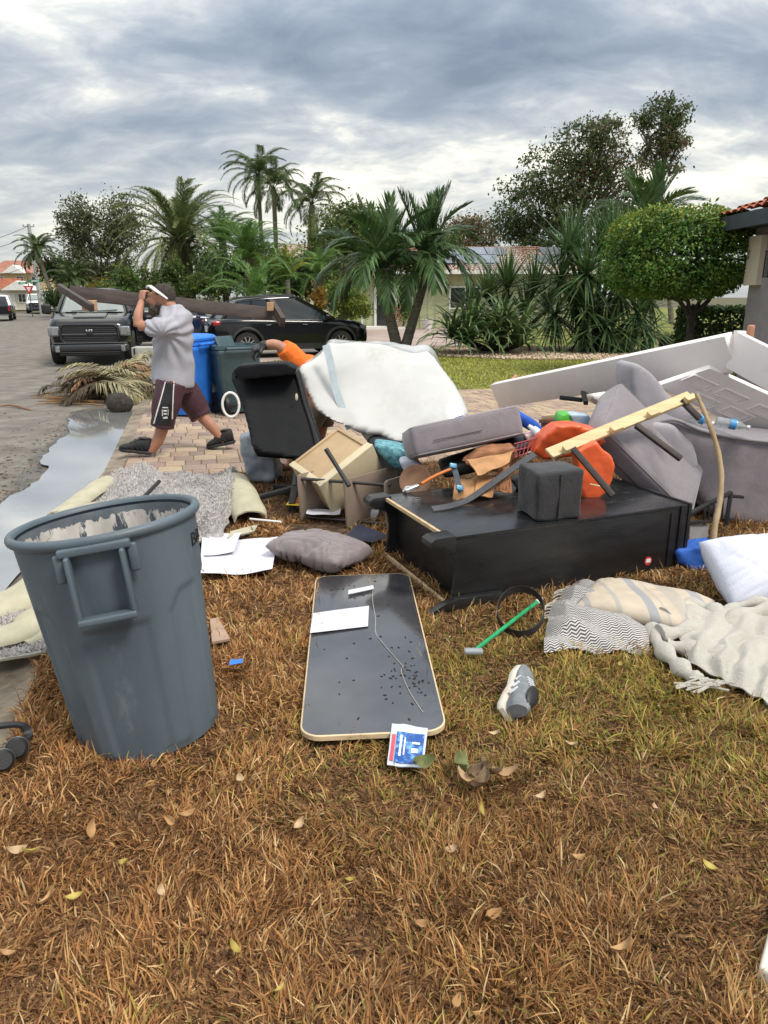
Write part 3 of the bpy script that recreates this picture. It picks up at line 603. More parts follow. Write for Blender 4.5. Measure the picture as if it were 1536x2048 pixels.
# sword and strap leaved plants
def sword_clump(name, label, base, heads, L, w, m, seed, cat='shrub', seg=3, up=.0, drop=.5, stemr=.07):
    rs = np.random.RandomState(seed); t = thing(name, label, cat, base); V = []; F = []; st = MB(); base = Vector(base)
    for (hx, n, el0, el1, k) in heads:
        hx = Vector(hx); st.tube([base + Vector((rs.uniform(-.15, .15), 0, -.05)), base.lerp(hx, .5) + Vector((rs.uniform(-.1, .1), 0, 0)), hx], [stemr * 1.3, stemr, stemr * .8], 7)
        for i in range(n):
            az = i * 2.39996 + rs.uniform(-.2, .2); el = el0 + (el1 - el0) * (i / n) + rs.uniform(-.15, .15); ln = L * k * rs.uniform(.75, 1.1); ww = w * rs.uniform(.8, 1.15)
            p = np.array(hx - base) + rs.normal(0, .03, 3); dirh = np.array([math.cos(az), math.sin(az), 0]); sd = np.array([-math.sin(az), math.cos(az), 0]); o = len(V)
            tw = rs.uniform(-.35, .35)
            for j in range(seg + 1):
                u = j / seg; wd = ww * (.6 + .4 * math.sin(math.pi * min(u * 1.3, 1))) * (1 - u) ** .35 if j < seg else .002
                nr = np.array([-math.sin(el) * math.cos(az), -math.sin(el) * math.sin(az), math.cos(el)]); s2 = sd * math.cos(tw) + nr * math.sin(tw)
                V += [p - s2 * wd / 2, p + s2 * wd / 2]
                if j: F += [(o + 2 * j - 2, o + 2 * j - 1, o + 2 * j + 1), (o + 2 * j - 2, o + 2 * j + 1, o + 2 * j)]
                p = p + (dirh * math.cos(el) + np.array([0, 0, math.sin(el)])) * ln / seg; el -= drop * (.5 + u) * rs.uniform(.6, 1.3)
    st.build('stem', m_trunk_d, t, 60); obj_of('crown', npmesh('crown', np.array(V), np.array(F), m), t); return t
Yc = 21.6; h = lambda px, py, Y, n, a, c, k=1.0: (W(px, py, Y), n, R(a), R(c), k)
sword_clump('crinum_lily', 'wide clump of arching strap leaves on the gravel bed, left of the sword-leaved shrub', G(990, 703), [h(985, 690, Yc, 80, 85, 15), h(930, 685, Yc - .3, 60, 80, 5), h(1040, 690, Yc - .1, 60, 85, 10), h(1010, 650, Yc + .2, 50, 80, 0, .8), h(950, 640, Yc + .2, 45, 80, 0, .75), h(900, 670, Yc - .2, 34, 70, 0, .8)], 1.75, .12, m_crin, 4, drop=.55, seg=4)
sword_clump('palmetto', 'spiky palmetto rising behind the arching strap leaves', G(1020, 690), [h(1015, 575, 24, 110, 88, -5), h(1068, 580, 24, 100, 85, -10), h(975, 595, 24, 90, 85, 0, .9), h(1050, 630, 24, 80, 80, -20), h(1000, 640, 24, 70, 80, -20), h(940, 620, 24, 70, 85, -5, .8), h(1095, 620, 24, 60, 80, -20)], 1.4, .075, m_crin, 9, drop=.15)
sword_clump('yucca', 'tall dark sword-leaved yucca between the strap leaf clump and the clipped tree', G(1195, 706), [h(1172, 548, 22, 130, 88, -55), h(1226, 490, 22.6, 100, 88, -40), h(1135, 500, 22.6, 80, 85, -40), h(1200, 500, 23, 70, 88, -20), h(1180, 620, 22, 120, 60, -85), h(1240, 580, 22.3, 110, 85, -75), h(1275, 625, 22, 100, 70, -80), h(1215, 650, 21.8, 100, 40, -86), h(1300, 600, 22.6, 80, 80, -60), h(1150, 600, 22.4, 80, 60, -80), h(1255, 665, 21.8, 60, 20, -85), h(1165, 665, 21.9, 60, 20, -86), h(1270, 540, 22.8, 100, 88, -50), h(1120, 560, 22.6, 90, 80, -60), h(1110, 630, 22.4, 80, 50, -85), h(1300, 660, 22.2, 60, 30, -86), h(1250, 500, 23.2, 80, 88, -30), h(1290, 510, 23, 80, 85, -30), h(1150, 505, 23.4, 60, 88, -20)], 1.45, .08, m_yuc, 5, drop=.14)

# clipped round tree and hedge by our house
def clipped():
    rs = np.random.RandomState(21); Y = 16.2; b0 = Vector((W(1388, 592, Y).x, Y, 0)); t = thing('clipped_tree', 'clipped round-headed tree with dense small leaves beside the stucco house', 'tree', b0)
    c = W(1347, 512, Y); rx, rz = 1.38, .95
    def shell(n, lo, hi):
        u = rs.normal(0, 1, (n, 3)); u /= np.linalg.norm(u, axis=1)[:, None]; e = np.sign(u) * np.abs(u) ** .72; e /= (np.abs(e) ** 3.2).sum(1)[:, None] ** (1 / 3.2)
        q = rs.uniform(lo, hi, n)[:, None]; P = np.array(c) + e * q * np.array((rx, rx * .95, rz))
        wv = 1 + .05 * np.sin(P[:, 0] * 6 + P[:, 2] * 4) * np.cos(P[:, 1] * 5 + P[:, 2] * 3) + .035 * np.sin(P[:, 0] * 13 + 2) * np.sin(P[:, 2] * 14 + P[:, 1] * 11); P = np.array(c) + (P - np.array(c)) * wv[:, None]; P[:, 2] = np.where(P[:, 2] < c.z, c.z + (P[:, 2] - c.z) * .88, P[:, 2]) - .02; return P, u
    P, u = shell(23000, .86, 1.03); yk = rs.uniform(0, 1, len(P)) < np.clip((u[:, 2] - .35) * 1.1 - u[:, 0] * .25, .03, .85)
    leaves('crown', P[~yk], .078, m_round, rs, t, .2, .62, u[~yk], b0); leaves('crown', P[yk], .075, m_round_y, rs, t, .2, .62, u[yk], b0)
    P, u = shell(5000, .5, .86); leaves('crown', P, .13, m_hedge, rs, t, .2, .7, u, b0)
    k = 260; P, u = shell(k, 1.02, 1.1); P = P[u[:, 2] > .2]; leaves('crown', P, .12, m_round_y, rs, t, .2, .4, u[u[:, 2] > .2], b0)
    s = MB(); top = Vector((c.x + .1, c.y, c.z - .8))
    s.tube([b0 - Vector((0, 0, .1)), b0 + Vector((.03, 0, .7)), b0 + Vector((-.02, 0, 1.25))], [.11, .09, .085], 8)
    for dx in (-.75, -.3, .35, .8): s.tube([b0 + Vector((-.02, 0, 1.2)), b0 + Vector((dx * .4, 0, 1.55)), top + Vector((dx, rs.uniform(-.5, .5), .15))], [.06, .045, .02], 6)
    s.build('trunk', mat('dark twisting bark', (.06, .05, .04), .9, .4, 8, .02, 30), t, 60)
    t2 = thing('hedge', 'dark clipped hedge below the round-headed tree against the stucco house', 'hedge', base_at(1440, 17))
    cc = W(1438, 672, 17.0); n = 9000; q = rs.uniform(-1, 1, (n, 3)); a = rs.randint(0, 3, n); q[np.arange(n), a] = np.sign(q[np.arange(n), a]) * rs.uniform(.88, 1.0, n)
    out = np.zeros((n, 3)); out[np.arange(n), a] = np.sign(q[np.arange(n), a]); hh = (cc.z + .62) / 2
    P = np.array((cc.x, cc.y, hh - .0)) + q * np.array((.82, .5, hh)) + rs.normal(0, .03, (n, 3)); P[:, 2] = np.maximum(P[:, 2], .03)
    leaves('crown', P, .11, m_hedge, rs, t2, .2, .65, out, ROOT[t2.name].to_translation())
    s = MB()
    for i in range(7): s.tube([(cc.x - .7 + i * .23, 17, -.05), (cc.x - .75 + i * .25, 17, hh * 1.6)], [.02, .01], 5)
    s.build('stem', m_bark, t2, 60)
clipped()
# ------------------------------------------------------------------ houses and street furniture
m_green = mat('pale green siding', (.46, .48, .3), .8, .08, 2, .003, 40)
m_white = mat('white paint', (.76, .75, .72), .6, .06, 3)
m_tile = mat('brown red roof tile', (.24, .12, .085), .85, .35, 3, .01, 60, col2=(.36, .2, .14), isl=.0)
m_redtile = mat('red roof tile', (.36, .1, .055), .85, .25, 2, .01, 40, col2=(.45, .15, .08))
m_solar = mat('solar glass', (.2, .22, .25), .12, .15, 2, spec=.8, coat=.6)
m_alu = mat('aluminium', (.55, .56, .57), .35, .1, 5, metal=.9)
m_dark = mat('dark window glass', (.03, .035, .04), .06, .3, 1.5, spec=.7)
m_black = mat('black plastic', (.018, .018, .019), .5, .2, 8, .001, 200)
m_blackmetal = mat('black painted metal', (.02, .02, .021), .4, .2, 8)
m_stucco = mat('mauve grey stucco', (.34, .32, .34), .9, .08, 5, .008, 90)
m_fascia = mat('dark slate fascia', (.04, .05, .065), .6, .2, 6)
m_yellow = mat('yellow stucco', (.62, .48, .27), .9, .06, 2)
m_cream = mat('cream stucco', (.66, .6, .48), .9, .06, 2)
m_asphalt_cut = None
def tile_roof(b, p00, p10, p11, p01, nu, nv, wave=.05, step=.04):     # corrugated, stepped courses between an eave and a ridge
    p00, p10, p11, p01 = map(Vector, (p00, p10, p11, p01)); nrm = (p10 - p00).cross(p01 - p00).normalized()
    if nrm.z < 0: nrm = -nrm
    def f(u, v):
        q = p00.lerp(p10, u).lerp(p01.lerp(p11, u), v); w = abs(math.sin(math.pi * u * nu)) * wave; fr = (v * nv) % 1.0
        return q + nrm * (w + (1 - fr) * step)
    n2 = nu * 4
    for r in range(nv):
        b.grid(lambda u, v: f(u, (r + .001 + v * .997) / nv), n2, 1)
def window(parent, c, w, h, nrm=(0, -1, 0), frame_m=None, name='window'):
    c = Vector(c); n = Vector(nrm).normalized(); m = frame(c, n.cross(Vector((0, 0, 1))) * -1, (0, 0, 1))
    g = MB().box((0, 0, 0), (w, .03, h), m).build(name, m_dark, parent)
    f = MB()
    for s in (-1, 1): f.box((s * w / 2, 0, 0), (.09, .1, h + .18), m); f.box((0, 0, s * h / 2), (w - .09, .1, .09), m)
    f.box((0, 0, 0), (.05, .07, h - .1), m); f.build('frame', frame_m or m_white, g); return g
def green_house():
    Y = 40; x0, x1 = W(722, 592, Y).x, W(1200, 592, Y).x; t = thing('house', 'pale green bungalow with brown tile roof and solar panels', 'house', ((x0 + x1) / 2, Y, 0))
    b = MB().box(((x0 + x1) / 2, Y + 4.5, 1.42), (x1 - x0, 9, 2.84)).build('wall', m_green, t)
    for i in range(30):
        x = x0 + .3 + i * (x1 - x0 - .4) / 30
        MB().box((x, Y - .02, 1.42), (.05, .04, 2.8)).build('batten', m_green, b)
    e = .7; r = MB(); ez = 2.86; rz = 4.35
    tile_roof(r, (x0 - e, Y - e, ez), (x1 + e, Y - e, ez), (x1 - 2.5, Y + 4.5, rz), (x0 + 3.2, Y + 4.5, rz), 44, 13)
    tile_roof(r, (x0 - e, Y + 9 + e, ez), (x0 - e, Y - e, ez), (x0 + 3.2, Y + 4.5, rz), (x0 + 3.2, Y + 4.5, rz), 26, 13)
    r.add([(x0 - e, Y - e, ez - .02), (x1 + e, Y - e, ez - .02), (x1 + e, Y + 9 + e, ez - .02), (x0 - e, Y + 9 + e, ez - .02)], [(0, 1, 2, 3)])
    ro = r.build('roof', m_tile, t, 0); ro['kind'] = 'stuff'
    MB().box(((x0 + x1) / 2, Y - e - .05, ez - .05), (x1 - x0 + 2 * e, .1, .16)).box((x0 - e - .05, Y + 4.5, ez - .05), (.1, 9 + 2 * e, .16)).build('gutter', m_white, t)
    MB().tube([(x0 + .1, Y - e, ez - .1), (x0 + .05, Y - .3, ez - .35), (x0 + .02, Y - .08, ez - .6), (x0 + .02, Y - .08, .1)], .06, 8).build('downspout', m_white, t)
    sl = Vector((0, 5.2, rz - ez)).normalized()
    for row, (ua, n) in enumerate(((875, 5), (900, 6))):
        for i in range(n):
            xx = W(ua, 592, Y).x + i * 1.12 + (1.9 if i > 2 else 0); o = Vector((xx, Y - e, ez)) + sl * (1.15 + row * 1.85) + Vector((0, -.05, .13))
            m = frame(o, (1, 0, 0), Vector((1, 0, 0)).cross(sl)); p = MB().box((.52, .86, 0), (1.04, 1.7, .035), m).build('solar_panel', m_solar, ro)
    d = MB().box((W(772, 592, Y).x, Y - .03, 1.08), (.95, .08, 2.16)).build('door', m_dark, t); MB().box((W(772, 592, Y).x - .56, Y - .05, 1.12), (.12, .12, 2.24)).box((W(772, 592, Y).x + .56, Y - .05, 1.12), (.12, .12, 2.24)).build('frame', m_white, d)
    window(t, (W(808, 592, Y).x, Y - .03, 1.75), .8, .75); window(t, (W(930, 592, Y).x, Y - .03, 1.55), 1.6, 1.1)
    MB().box((W(760, 592, Y).x, Y - .9, .06), (2.6, 1.6, .12)).build('porch_step', m_white, t)
    # a lean red trellis and pot by the door
    tr = MB(); bx = W(792, 592, 38.6).x
    for s in (-.22, 0, .22): tr.tube([(bx + s, 38.6, 0), (bx + s, 38.7, 1.45)], .025, 6)
    for k in range(7): tr.tube([(bx - .24, 38.6, .15 + k * .2), (bx + .24, 38.62, .2 + k * .2)], .018, 5)
    tag(tr.build('trellis', mat('faded red paint', (.5, .12, .1), .6), None, 40), 'faded red garden trellis between the twin palm stems', 'trellis')
    pt = MB().lathe([(.0, 0), (.2, 0), (.3, .45), (.33, .5), (.27, .5), (.25, .42), (0, .42)], 16, Tr((W(856, 592, 38.4).x, 38.4, 0)))
    tag(pt.build('planter', m_white, None, 40), 'white round planter at the foot of the green house wall', 'planter')
    for px, mm, lb in ((806, m_shrub, 'twiggy bush against the house wall behind the twin palms'), (700, m_hedge, 'small shrub at the left corner of the green house')):
        tree('foundation_shrub', lb, base_at(px, 39), [lump(px, 625, 22, 39), lump(px + 4, 605, 16, 39)], 1500, .12, [mm], px, .04, .2, 12, 'shrub')
green_house()
def corner_house():
    t = thing('stucco_house', 'mauve grey stucco house corner with red tiled roof at the right edge', 'house', (10, 11, 0))
    MB().box((11.2, 10.4, 1.5), (8, 9.2, 3.0)).build('wall', m_stucco, t, 35, .02)
    r = MB(); e = .62; x0, y1, y0 = 7.2 - e, 15 + e, 5.8 - e
    tile_roof(r, (x0, y1, 3.12), (x0, y0, 3.12), (11, y0 + 4, 4.7), (11, y1 - 4, 4.7), 36, 13)
    tile_roof(r, (16, y1, 3.12), (x0, y1, 3.12), (11, y1 - 4, 4.7), (11, y1 - 4, 4.7), 30, 13)
    ro = r.build('roof', m_redtile, t, 0); ro['kind'] = 'stuff'
    MB().box((x0 + .02, (y0 + y1) / 2, 2.98), (.06, y1 - y0, .26)).box(((x0 + 16) / 2, y1 - .02, 2.98), (16 - x0 - .06, .06, .26)).build('fascia', m_fascia, t)
    MB().add([(x0, y0, 2.9), (16, y0, 2.9), (16, y1, 2.9), (x0, y1, 2.9)], [(0, 1, 2, 3)]).build('soffit', m_fascia, t)
    MB().box((7.15, 14.75, 2.3), (.12, .5, .9)).build('corner_trim', m_cream, t)
    L = thing('wall_lantern', 'black square wall lantern on the stucco house', 'lantern', (7.18, 13.75, 2.3)); y, z = 13.75, 2.2
    b = MB().box((7.13, y, z + .22), (.14, .12, .16)).box((7.05, y, z + .28), (.2, .04, .03)); b.build('bracket', m_blackmetal, L)
    f = MB()
    for a in (-.09, .09):
        for c in (-.09, .09): f.box((6.97 + a, y + c, z), (.018, .018, .44))
    for zz in (-.22, .22): f.box((6.97, y, z + zz), (.2, .2, .02))
    f.build('cage', m_blackmetal, L); MB().box((6.97, y, z), (.15, .15, .4)).build('glass', mat('smoky glass', (.2, .21, .22), .1, .1, 3, trans=.6), L)
corner_house()
def yellow_houses():
    Y = 100; t = thing('yellow_house', 'two storey yellow house with red tiled roof far down the street', 'house', base_at(30, Y)); X = lambda px: W(px, 592, Y).x
    w = MB().box(((X(-20) + X(92)) / 2, Y + 4, 2.25), (X(92) - X(-20), 8, 4.5)).build('wall', m_yellow, t)
    r = MB(); tile_roof(r, (X(-26), Y - .6, 4.5), (X(97), Y - .6, 4.5), (X(80), Y + 4, 6.2), (X(-10), Y + 4, 6.2), 50, 12); tile_roof(r, (X(97), Y - .6, 4.5), (X(97), Y + 8.6, 4.5), (X(80), Y + 4, 6.2), (X(80), Y + 4, 6.2), 30, 12)
    ro = r.build('roof', m_redtile, t, 0); ro['kind'] = 'stuff'
    g = MB(); gx = X(40); g.add([(gx - 1.5, Y - 1, 4.5), (gx + 1.5, Y - 1, 4.5), (gx, Y - 1, 5.5), (gx - 1.5, Y + 1, 4.5), (gx + 1.5, Y + 1, 4.5), (gx, Y + 1, 5.5)], [(0, 1, 2), (0, 2, 5, 3), (1, 4, 5, 2)]); g.build('gable', m_white, t)
    window(t, (X(45), Y - .03, 3.5), .9, 1.2); window(t, (X(7), Y - .03, 3.6), .7, .9); window(t, (X(75), Y - .03, 3.5), .9, 1.2)
    Y2 = 92; t = thing('cream_house', 'low cream house with red roof and white gable in front of the yellow house', 'house', base_at(20, Y2)); X = lambda px: W(px, 592, Y2).x
    MB().box(((X(-20) + X(62)) / 2, Y2 + 2.5, 1.2), (X(62) - X(-20), 5, 2.4)).build('wall', m_cream, t)
    r = MB(); tile_roof(r, (X(-24), Y2 - .5, 2.4), (X(34), Y2 - .5, 2.4), (X(30), Y2 + 2.5, 3.7), (X(-20), Y2 + 2.5, 3.7), 30, 8); ro = r.build('roof', m_redtile, t, 0); ro['kind'] = 'stuff'
    gx = X(42); g = MB(); g.add([(gx - 2, Y2 - .8, 2.3), (gx + 2, Y2 - .8, 2.3), (gx, Y2 - .8, 3.4), (gx - 2, Y2 + 1.6, 2.3), (gx + 2, Y2 + 1.6, 2.3), (gx, Y2 + 1.6, 3.4)], [(0, 1, 2), (0, 2, 5, 3), (1, 4, 5, 2)]); g.build('gable', m_white, t)
    d = MB().box((X(12), Y2 - .04, 1.0), (2.2, .08, 2.0)).build('garage_door', m_white, t); window(t, (X(44), Y2 - .03, 1.4), .9, 1.0)
    Y3 = 76; t = thing('tile_roof_house', 'house hidden by palms, only its tan tile roof showing', 'house', base_at(590, Y3)); X = lambda px: W(px, 592, Y3).x
    MB().box(((X(540) + X(660)) / 2, Y3 + 3, 2.2), (X(660) - X(540), 6, 4.4)).build('wall', m_cream, t)
    r = MB(); tile_roof(r, (X(530), Y3 - .5, 6.0 - 1.2), (X(668), Y3 - .5, 4.8), (X(640), Y3 + 3, 6.7), (X(545), Y3 + 3, 6.7), 40, 10); ro = r.build('roof', mat('tan roof tile', (.34, .22, .15), .85, .3, 2, col2=(.45, .31, .22)), t, 0); ro['kind'] = 'stuff'
yellow_houses()
def pole_and_signs():
    Y = 74; t = thing('utility_pole', 'grey utility pole with crossarm and lamp arm at far left', 'utility pole', base_at(81, Y)); top = W(57, 448, Y); bs = base_at(81, Y)
    MB().tube([bs - Vector((0, 0, .2)), top], [.26, .16], 10).build('pole', mat('grey pole', (.36, .37, .37), .8), t, 60)
    c = W(57, 453, Y); MB().box(tuple(c), (1.1, .1, .1)).build('crossarm', m_alu, t)
    for dx in (-.5, .5): MB().lathe([(.0, 0), (.05, 0), (.07, .1), (.03, .2)], 8, Tr(c + Vector((dx, 0, .05)))).build('insulator', m_alu, t)
    c2 = W(58, 490, Y); MB().lathe([(0, -.3), (.22, -.28), (.22, .3), (0, .34)], 12, Tr(c2 + Vector((-.3, 0, 0)))).build('transformer', m_alu, t, 40)
    a = W(60, 503, Y); lb = MB().tube([a, a + Vector((-.5, 0, .12)), W(38, 505, Y)], .04, 6).build('lamp_arm', m_alu, t); MB().rbox(tuple(W(38, 505, Y)), (.55, .22, .14), .06).build('lamp_head', m_alu, lb)
    for i, (y0, y1) in enumerate(((452, 462), (472, 478), (528, 529))):
        p, q = W(57 if i < 2 else 68, y0, Y), W(-260, y1 + 20, Y - 30)
        tag(MB().tube([p.lerp(q, k / 10) - Vector((0, 0, .9 * math.sin(math.pi * k / 10))) for k in range(11)], .022, 5).build('power_line', m_black, None), ('top power line running left from the utility pole', 'middle power line running left from the utility pole', 'lowest cable sagging left from the utility pole')[i], 'cable')
    Y = 60; b0 = base_at(60, Y); t = thing('yield_sign', 'red and white triangular yield sign with green street name blades', 'sign', b0)
    MB().tube([b0, b0 + Vector((0, 0, 3.05))], .035, 8).build('post', mat('dark post', (.05, .06, .06), .6), t)
    c = W(58, 577, Y); s = .42
    def tri(k, th, y): return [(c.x - s * k, y, c.z + s * .5 * k), (c.x + s * k, y, c.z + s * .5 * k), (c.x, y, c.z - s * 1.1 * k)]
    red = mat('sign red', (.55, .04, .04), .4); wht = mat('sign white', (.8, .8, .8), .4); grn = mat('sign green', (.01, .2, .1), .4)
    pl = MB().rings([tri(1, 0, Y - .05), tri(1, 0, Y - .02)]).build('plate', red, t, 0); MB().rings([tri(.5, 0, Y - .06), tri(.5, 0, Y - .052)]).build('white_panel', wht, pl, 0)
    c = W(64, 562, Y); bl = MB().box((c.x + .25, Y, c.z), (.95, .03, .2)).build('name_blade', grn, t); MB().box((c.x + .25, Y - .018, c.z), (.6, .004, .07)).build('lettering', wht, bl)
    c = W(46, 566, Y); bl = MB().box((c.x, Y, c.z), (.7, .03, .2)).build('name_blade', grn, t); MB().box((c.x, Y - .018, c.z), (.4, .004, .07)).build('lettering', wht, bl)
    c = G(21, 625); co = MB().lathe([(.16, 0), (.16, .03), (.12, .03), (.03, .62), (0, .62)], 14, Tr(c)); tag(co.build('traffic_cone', mat('cone orange', (.75, .13, .03), .6), None, 40), 'orange traffic cone beside the left-edge vehicle', 'cone')
pole_and_signs()

# ------------------------------------------------------------------ vehicles (local: X forward, Y left, Z up)
m_glass = mat('car glass', (.02, .026, .03), .04, .2, 1, spec=.6)
m_wsglass = mat('windscreen', (.16, .2, .2), .04, .2, 1, spec=.9)
m_tyre = mat('tyre', (.02, .02, .02), .85, .2, 10, .003, 60)
m_rim = mat('silver rim', (.5, .5, .52), .3, .1, 4, metal=.8)
m_lamp = mat('lamp lens', (.38, .4, .41), .08, .3, 14, col2=(.12, .13, .14), spec=.8)
m_red = mat('tail lamp', (.3, .01, .015), .1, .2, 8, spec=.8)
m_chrome = mat('satin chrome', (.5, .51, .53), .22, .05, 3, metal=.9)
def rsec(x, w, z0, z1, r=.12, crown=.03):                     # one rounded cross section
    pts = []; n = 4
    for (cy, cz, a0) in ((w - r, z1 - r, 0), (-w + r, z1 - r, 90), (-w + r, z0 + r, 180), (w - r, z0 + r, 270)):
        for i in range(n + 1):
            a = R(a0 + 90 * i / n); pts.append((x, cy + r * math.cos(a), cz + r * math.sin(a) + (crown * (1 - (cy / w) ** 2) if cz > (z0 + z1) / 2 else 0)))
    return pts
def wheel(parent, p, r, w, side, spokes=10, rim=m_rim):
    m = Tr(p) @ Rx(R(90)); t = MB().lathe([(r * .62, -w / 2), (r * .93, -w / 2), (r, -w * .36), (r, w * .36), (r * .93, w / 2), (r * .62, w / 2)], 28, m).build('wheel', m_tyre, parent, 40, local=True)
    b = MB().lathe([(r * .68, -w * .3), (r * .68, w * .3)], 24, m); z = -side * w * .42
    b.lathe([(r * .6, z - .01), (r * .68, z - .01), (r * .68, z + .01), (r * .6, z + .01)], 24, m)
    for k in range(spokes):
        a = 2 * math.pi * k / spokes; b.box((r * .34, 0, z), (r * .62, r * .09, .03), m @ Rz(a))
    b.lathe([(0, z - .025), (r * .13, z - .025), (r * .13, z + .02), (0, z + .02)], 12, m); b.build('rim', rim, t, 40, local=True)
    MB().lathe([(0, 0), (r * .62, 0)], 20, m @ Tr((0, 0, -side * w * .05))).build('brake_disc', m_black, t, 40, local=True)
def cut_wells(o, wells):                                      # wheel wells cut out of a body
    c = MB()
    for (x, z, r, y0, y1) in wells: c.tube([(x, y0, z), (x, y1, z)], r, 26)
    me = c.mesh('cut', [m_black], 0); co = bpy.data.objects.new('cut', me); COL.objects.link(co)
    bm = bmesh.new(); bm.from_mesh(me); bmesh.ops.recalc_face_normals(bm, faces=bm.faces); bm.to_mesh(me); bm.free()
    bm = bmesh.new(); bm.from_mesh(o.data); bmesh.ops.recalc_face_normals(bm, faces=bm.faces); bm.to_mesh(o.data); bm.free()
    par = o.parent; o.parent = None
    evalmesh(o, [('BOOLEAN', dict(operation='DIFFERENCE', object=co, solver='EXACT'))]); o.parent = par
    bpy.data.objects.remove(co); o.data.set_sharp_from_angle(angle=R(32))
def greenhouse(parent, belt, roof, paint, nside=3, pillars=(), slope=0.0):
    # belt and roof: (x_front, x_rear, half width front, half width rear, z)
    def ring(q, k=1.0):
        xf, xr, wf, wr, z = q; n = 6; P = []
        for i in range(n + 1): P.append((xf - .06 * abs(2 * i / n - 1) ** 2, (-1 + 2 * i / n) * wf, z))
        for i in range(1, 8): u = i / 8; P.append((xf + (xr - xf) * u - .06 * (1 - u), wf + (wr - wf) * u + .05 * math.sin(math.pi * u), z))
        for i in range(n + 1): P.append((xr + .04 * abs(2 * i / n - 1) ** 2, (1 - 2 * i / n) * wr, z))
        for i in range(1, 8): u = i / 8; P.append((xr + (xf - xr) * u - .06 * u, -(wr + (wf - wr) * u + .05 * math.sin(math.pi * u)), z))
        return P
    A, B = ring(belt), ring(roof); B = [(x, y, z - slope * max(0, (roof[0] - x) / (roof[0] - roof[1])) ** 1.8) for x, y, z in B]; mid = [tuple(a * .5 + b * .5 + (.03 if k == 2 else 0) for k, (a, b) in enumerate(zip(p, q))) for p, q in zip(A, B)]
    MB().rings([A, mid, B], False).build('windows', m_glass, parent, 50, local=True)
    ro = MB(); c = sum((Vector(p) for p in B), Vector()) / len(B); up = Vector((0, 0, 1))
    lv = []
    for k, (s, dz) in enumerate(((1.02, -.015), (1.0, .03), (.9, .07), (.5, .1))): lv.append([tuple(c + (Vector(p) - c) * s + up * dz) for p in B])
    ro.rings(lv).build('roof', paint, parent, 50, local=True)
    n = len(A)
    for i, w in pillars:
        p, m_, q = Vector(A[i]), Vector(mid[i]), Vector(B[i]); o = Vector((0, math.copysign(.012, p.y), .0)); MB().tube([p + o, m_ + o, q + o], [w, w * .9, w * .8], 6).build('pillar', paint, parent, 50, local=True)
def suv(name, label, mtx, paint, plate=True):
    t = thing(name, label, 'car', mat=mtx); hl = 2.28
    st = [(-2.27, .72, .45, .92, .1), (-2.2, .86, .32, 1.02, .14), (-1.9, .91, .26, 1.06, .14), (-1.2, .92, .24, 1.05, .1), (0, .92, .23, 1.02, .1), (.9, .92, .24, 1.0, .1), (1.35, .92, .25, 1.0, .16), (1.8, .9, .26, .96, .2), (2.1, .84, .28, .88, .2), (2.24, .72, .34, .76, .15), (2.29, .55, .42, .66, .1)]
    bd = MB().rings([rsec(*s) for s in st]).build('body', paint, t, 40, local=True)
    cut_wells(bd, [(x, .36, .41, s * .62, s * 1.2) for x in (-1.35, 1.36) for s in (-1, 1)])
    greenhouse(t, (1.3, -2.05, .76, .7, 1.0), (.2, -1.55, .58, .54, 1.6), paint, slope=.12, pillars=((6, .05), (0, .05), (9, .045), (22, .045), (11, .04), (13, .09), (20, .09)) if False else ((0, .05), (6, .05), (10, .04), (24, .04), (14, .06), (20, .06), (12, .04), (22, .04)))
    MB().tube([(-1.4, .56, 1.59), (-.6, .58, 1.66), (.1, .58, 1.68)], .016, 6).tube([(-1.4, -.56, 1.59), (-.6, -.58, 1.66), (.1, -.58, 1.68)], .016, 6).build('roof_rails', m_black, t, 50, local=True)
    cl = MB()
    for x in (-1.35, 1.36):
        for s in (-1, 1): cl.tube([(x + .45 * math.cos(a), s * .925, .36 + .45 * math.sin(a)) for a in [math.pi * i / 14 for i in range(15)]], .05, 6, flat=.6)
    for s in (-1, 1): cl.box((0, s * .91, .3), (1.85, .06, .16))
    cl.box((-2.24, 0, .42), (.12, 1.5, .22)); cl.build('cladding', m_black, t, 40, local=True)
    for x in (-1.35, 1.36):
        for s in (-1, 1): wheel(t, (x, s * .8, .36), .36, .23, s)
    for s in (-1, 1):
        MB().rbox((-2.14, s * .68, .94), (.22, .42, .13), .05).build('tail_lamp', m_red, t, 40, local=True); MB().rbox((2.02, s * .72, .78), (.34, .26, .12), .05).build('headlamp', m_lamp, t, 40, local=True)
        mi = MB().rbox((.95, s * 1.0, 1.08), (.16, .2, .15), .06).build('mirror', paint, t, 40, local=True)
        for x in (-.75, .3): MB().rbox((x, s * .935, .88), (.2, .03, .035), .014).build('door_handle', paint, t, 40, local=True)
    MB().box((-2.275, 0, .78), (.02, .3, .16)).build('licence_plate', mat('plate', (.7, .72, .68), .5), t, local=True)
    MB().lathe([(.05, -.008), (.09, -.008), (.09, .008), (.05, .008)], 16, Tr((-2.28, 0, .97)) @ Ry(R(90))).build('emblem', m_chrome, t, 40, local=True)
    MB().rbox((2.27, 0, .62), (.05, .8, .26), .05).build('grille', m_black, t, 40, local=True)
    return t
m_bpaint = mat('black car paint', (.005, .006, .008), .14, .1, 2, spec=.35, coat=.35)
m_navy = mat('navy car paint', (.012, .02, .06), .15, .1, 2, spec=.6, coat=1.0)
c = W(569, 592, 21.6); suv('suv', 'black SUV parked on the neighbour\'s drive, tail to the left', Tr((c.x, 21.6, 0)) @ Rz(R(24)), m_bpaint)
c = W(386, 592, 27); suv('suv', 'dark blue car half hidden behind the man and the pickup door', Tr((c.x - 1.0, 27, -.02)) @ Rz(R(28)), m_navy)
m_trim = mat('grey trim', (.12, .125, .13), .35, .1, 4, metal=.4)
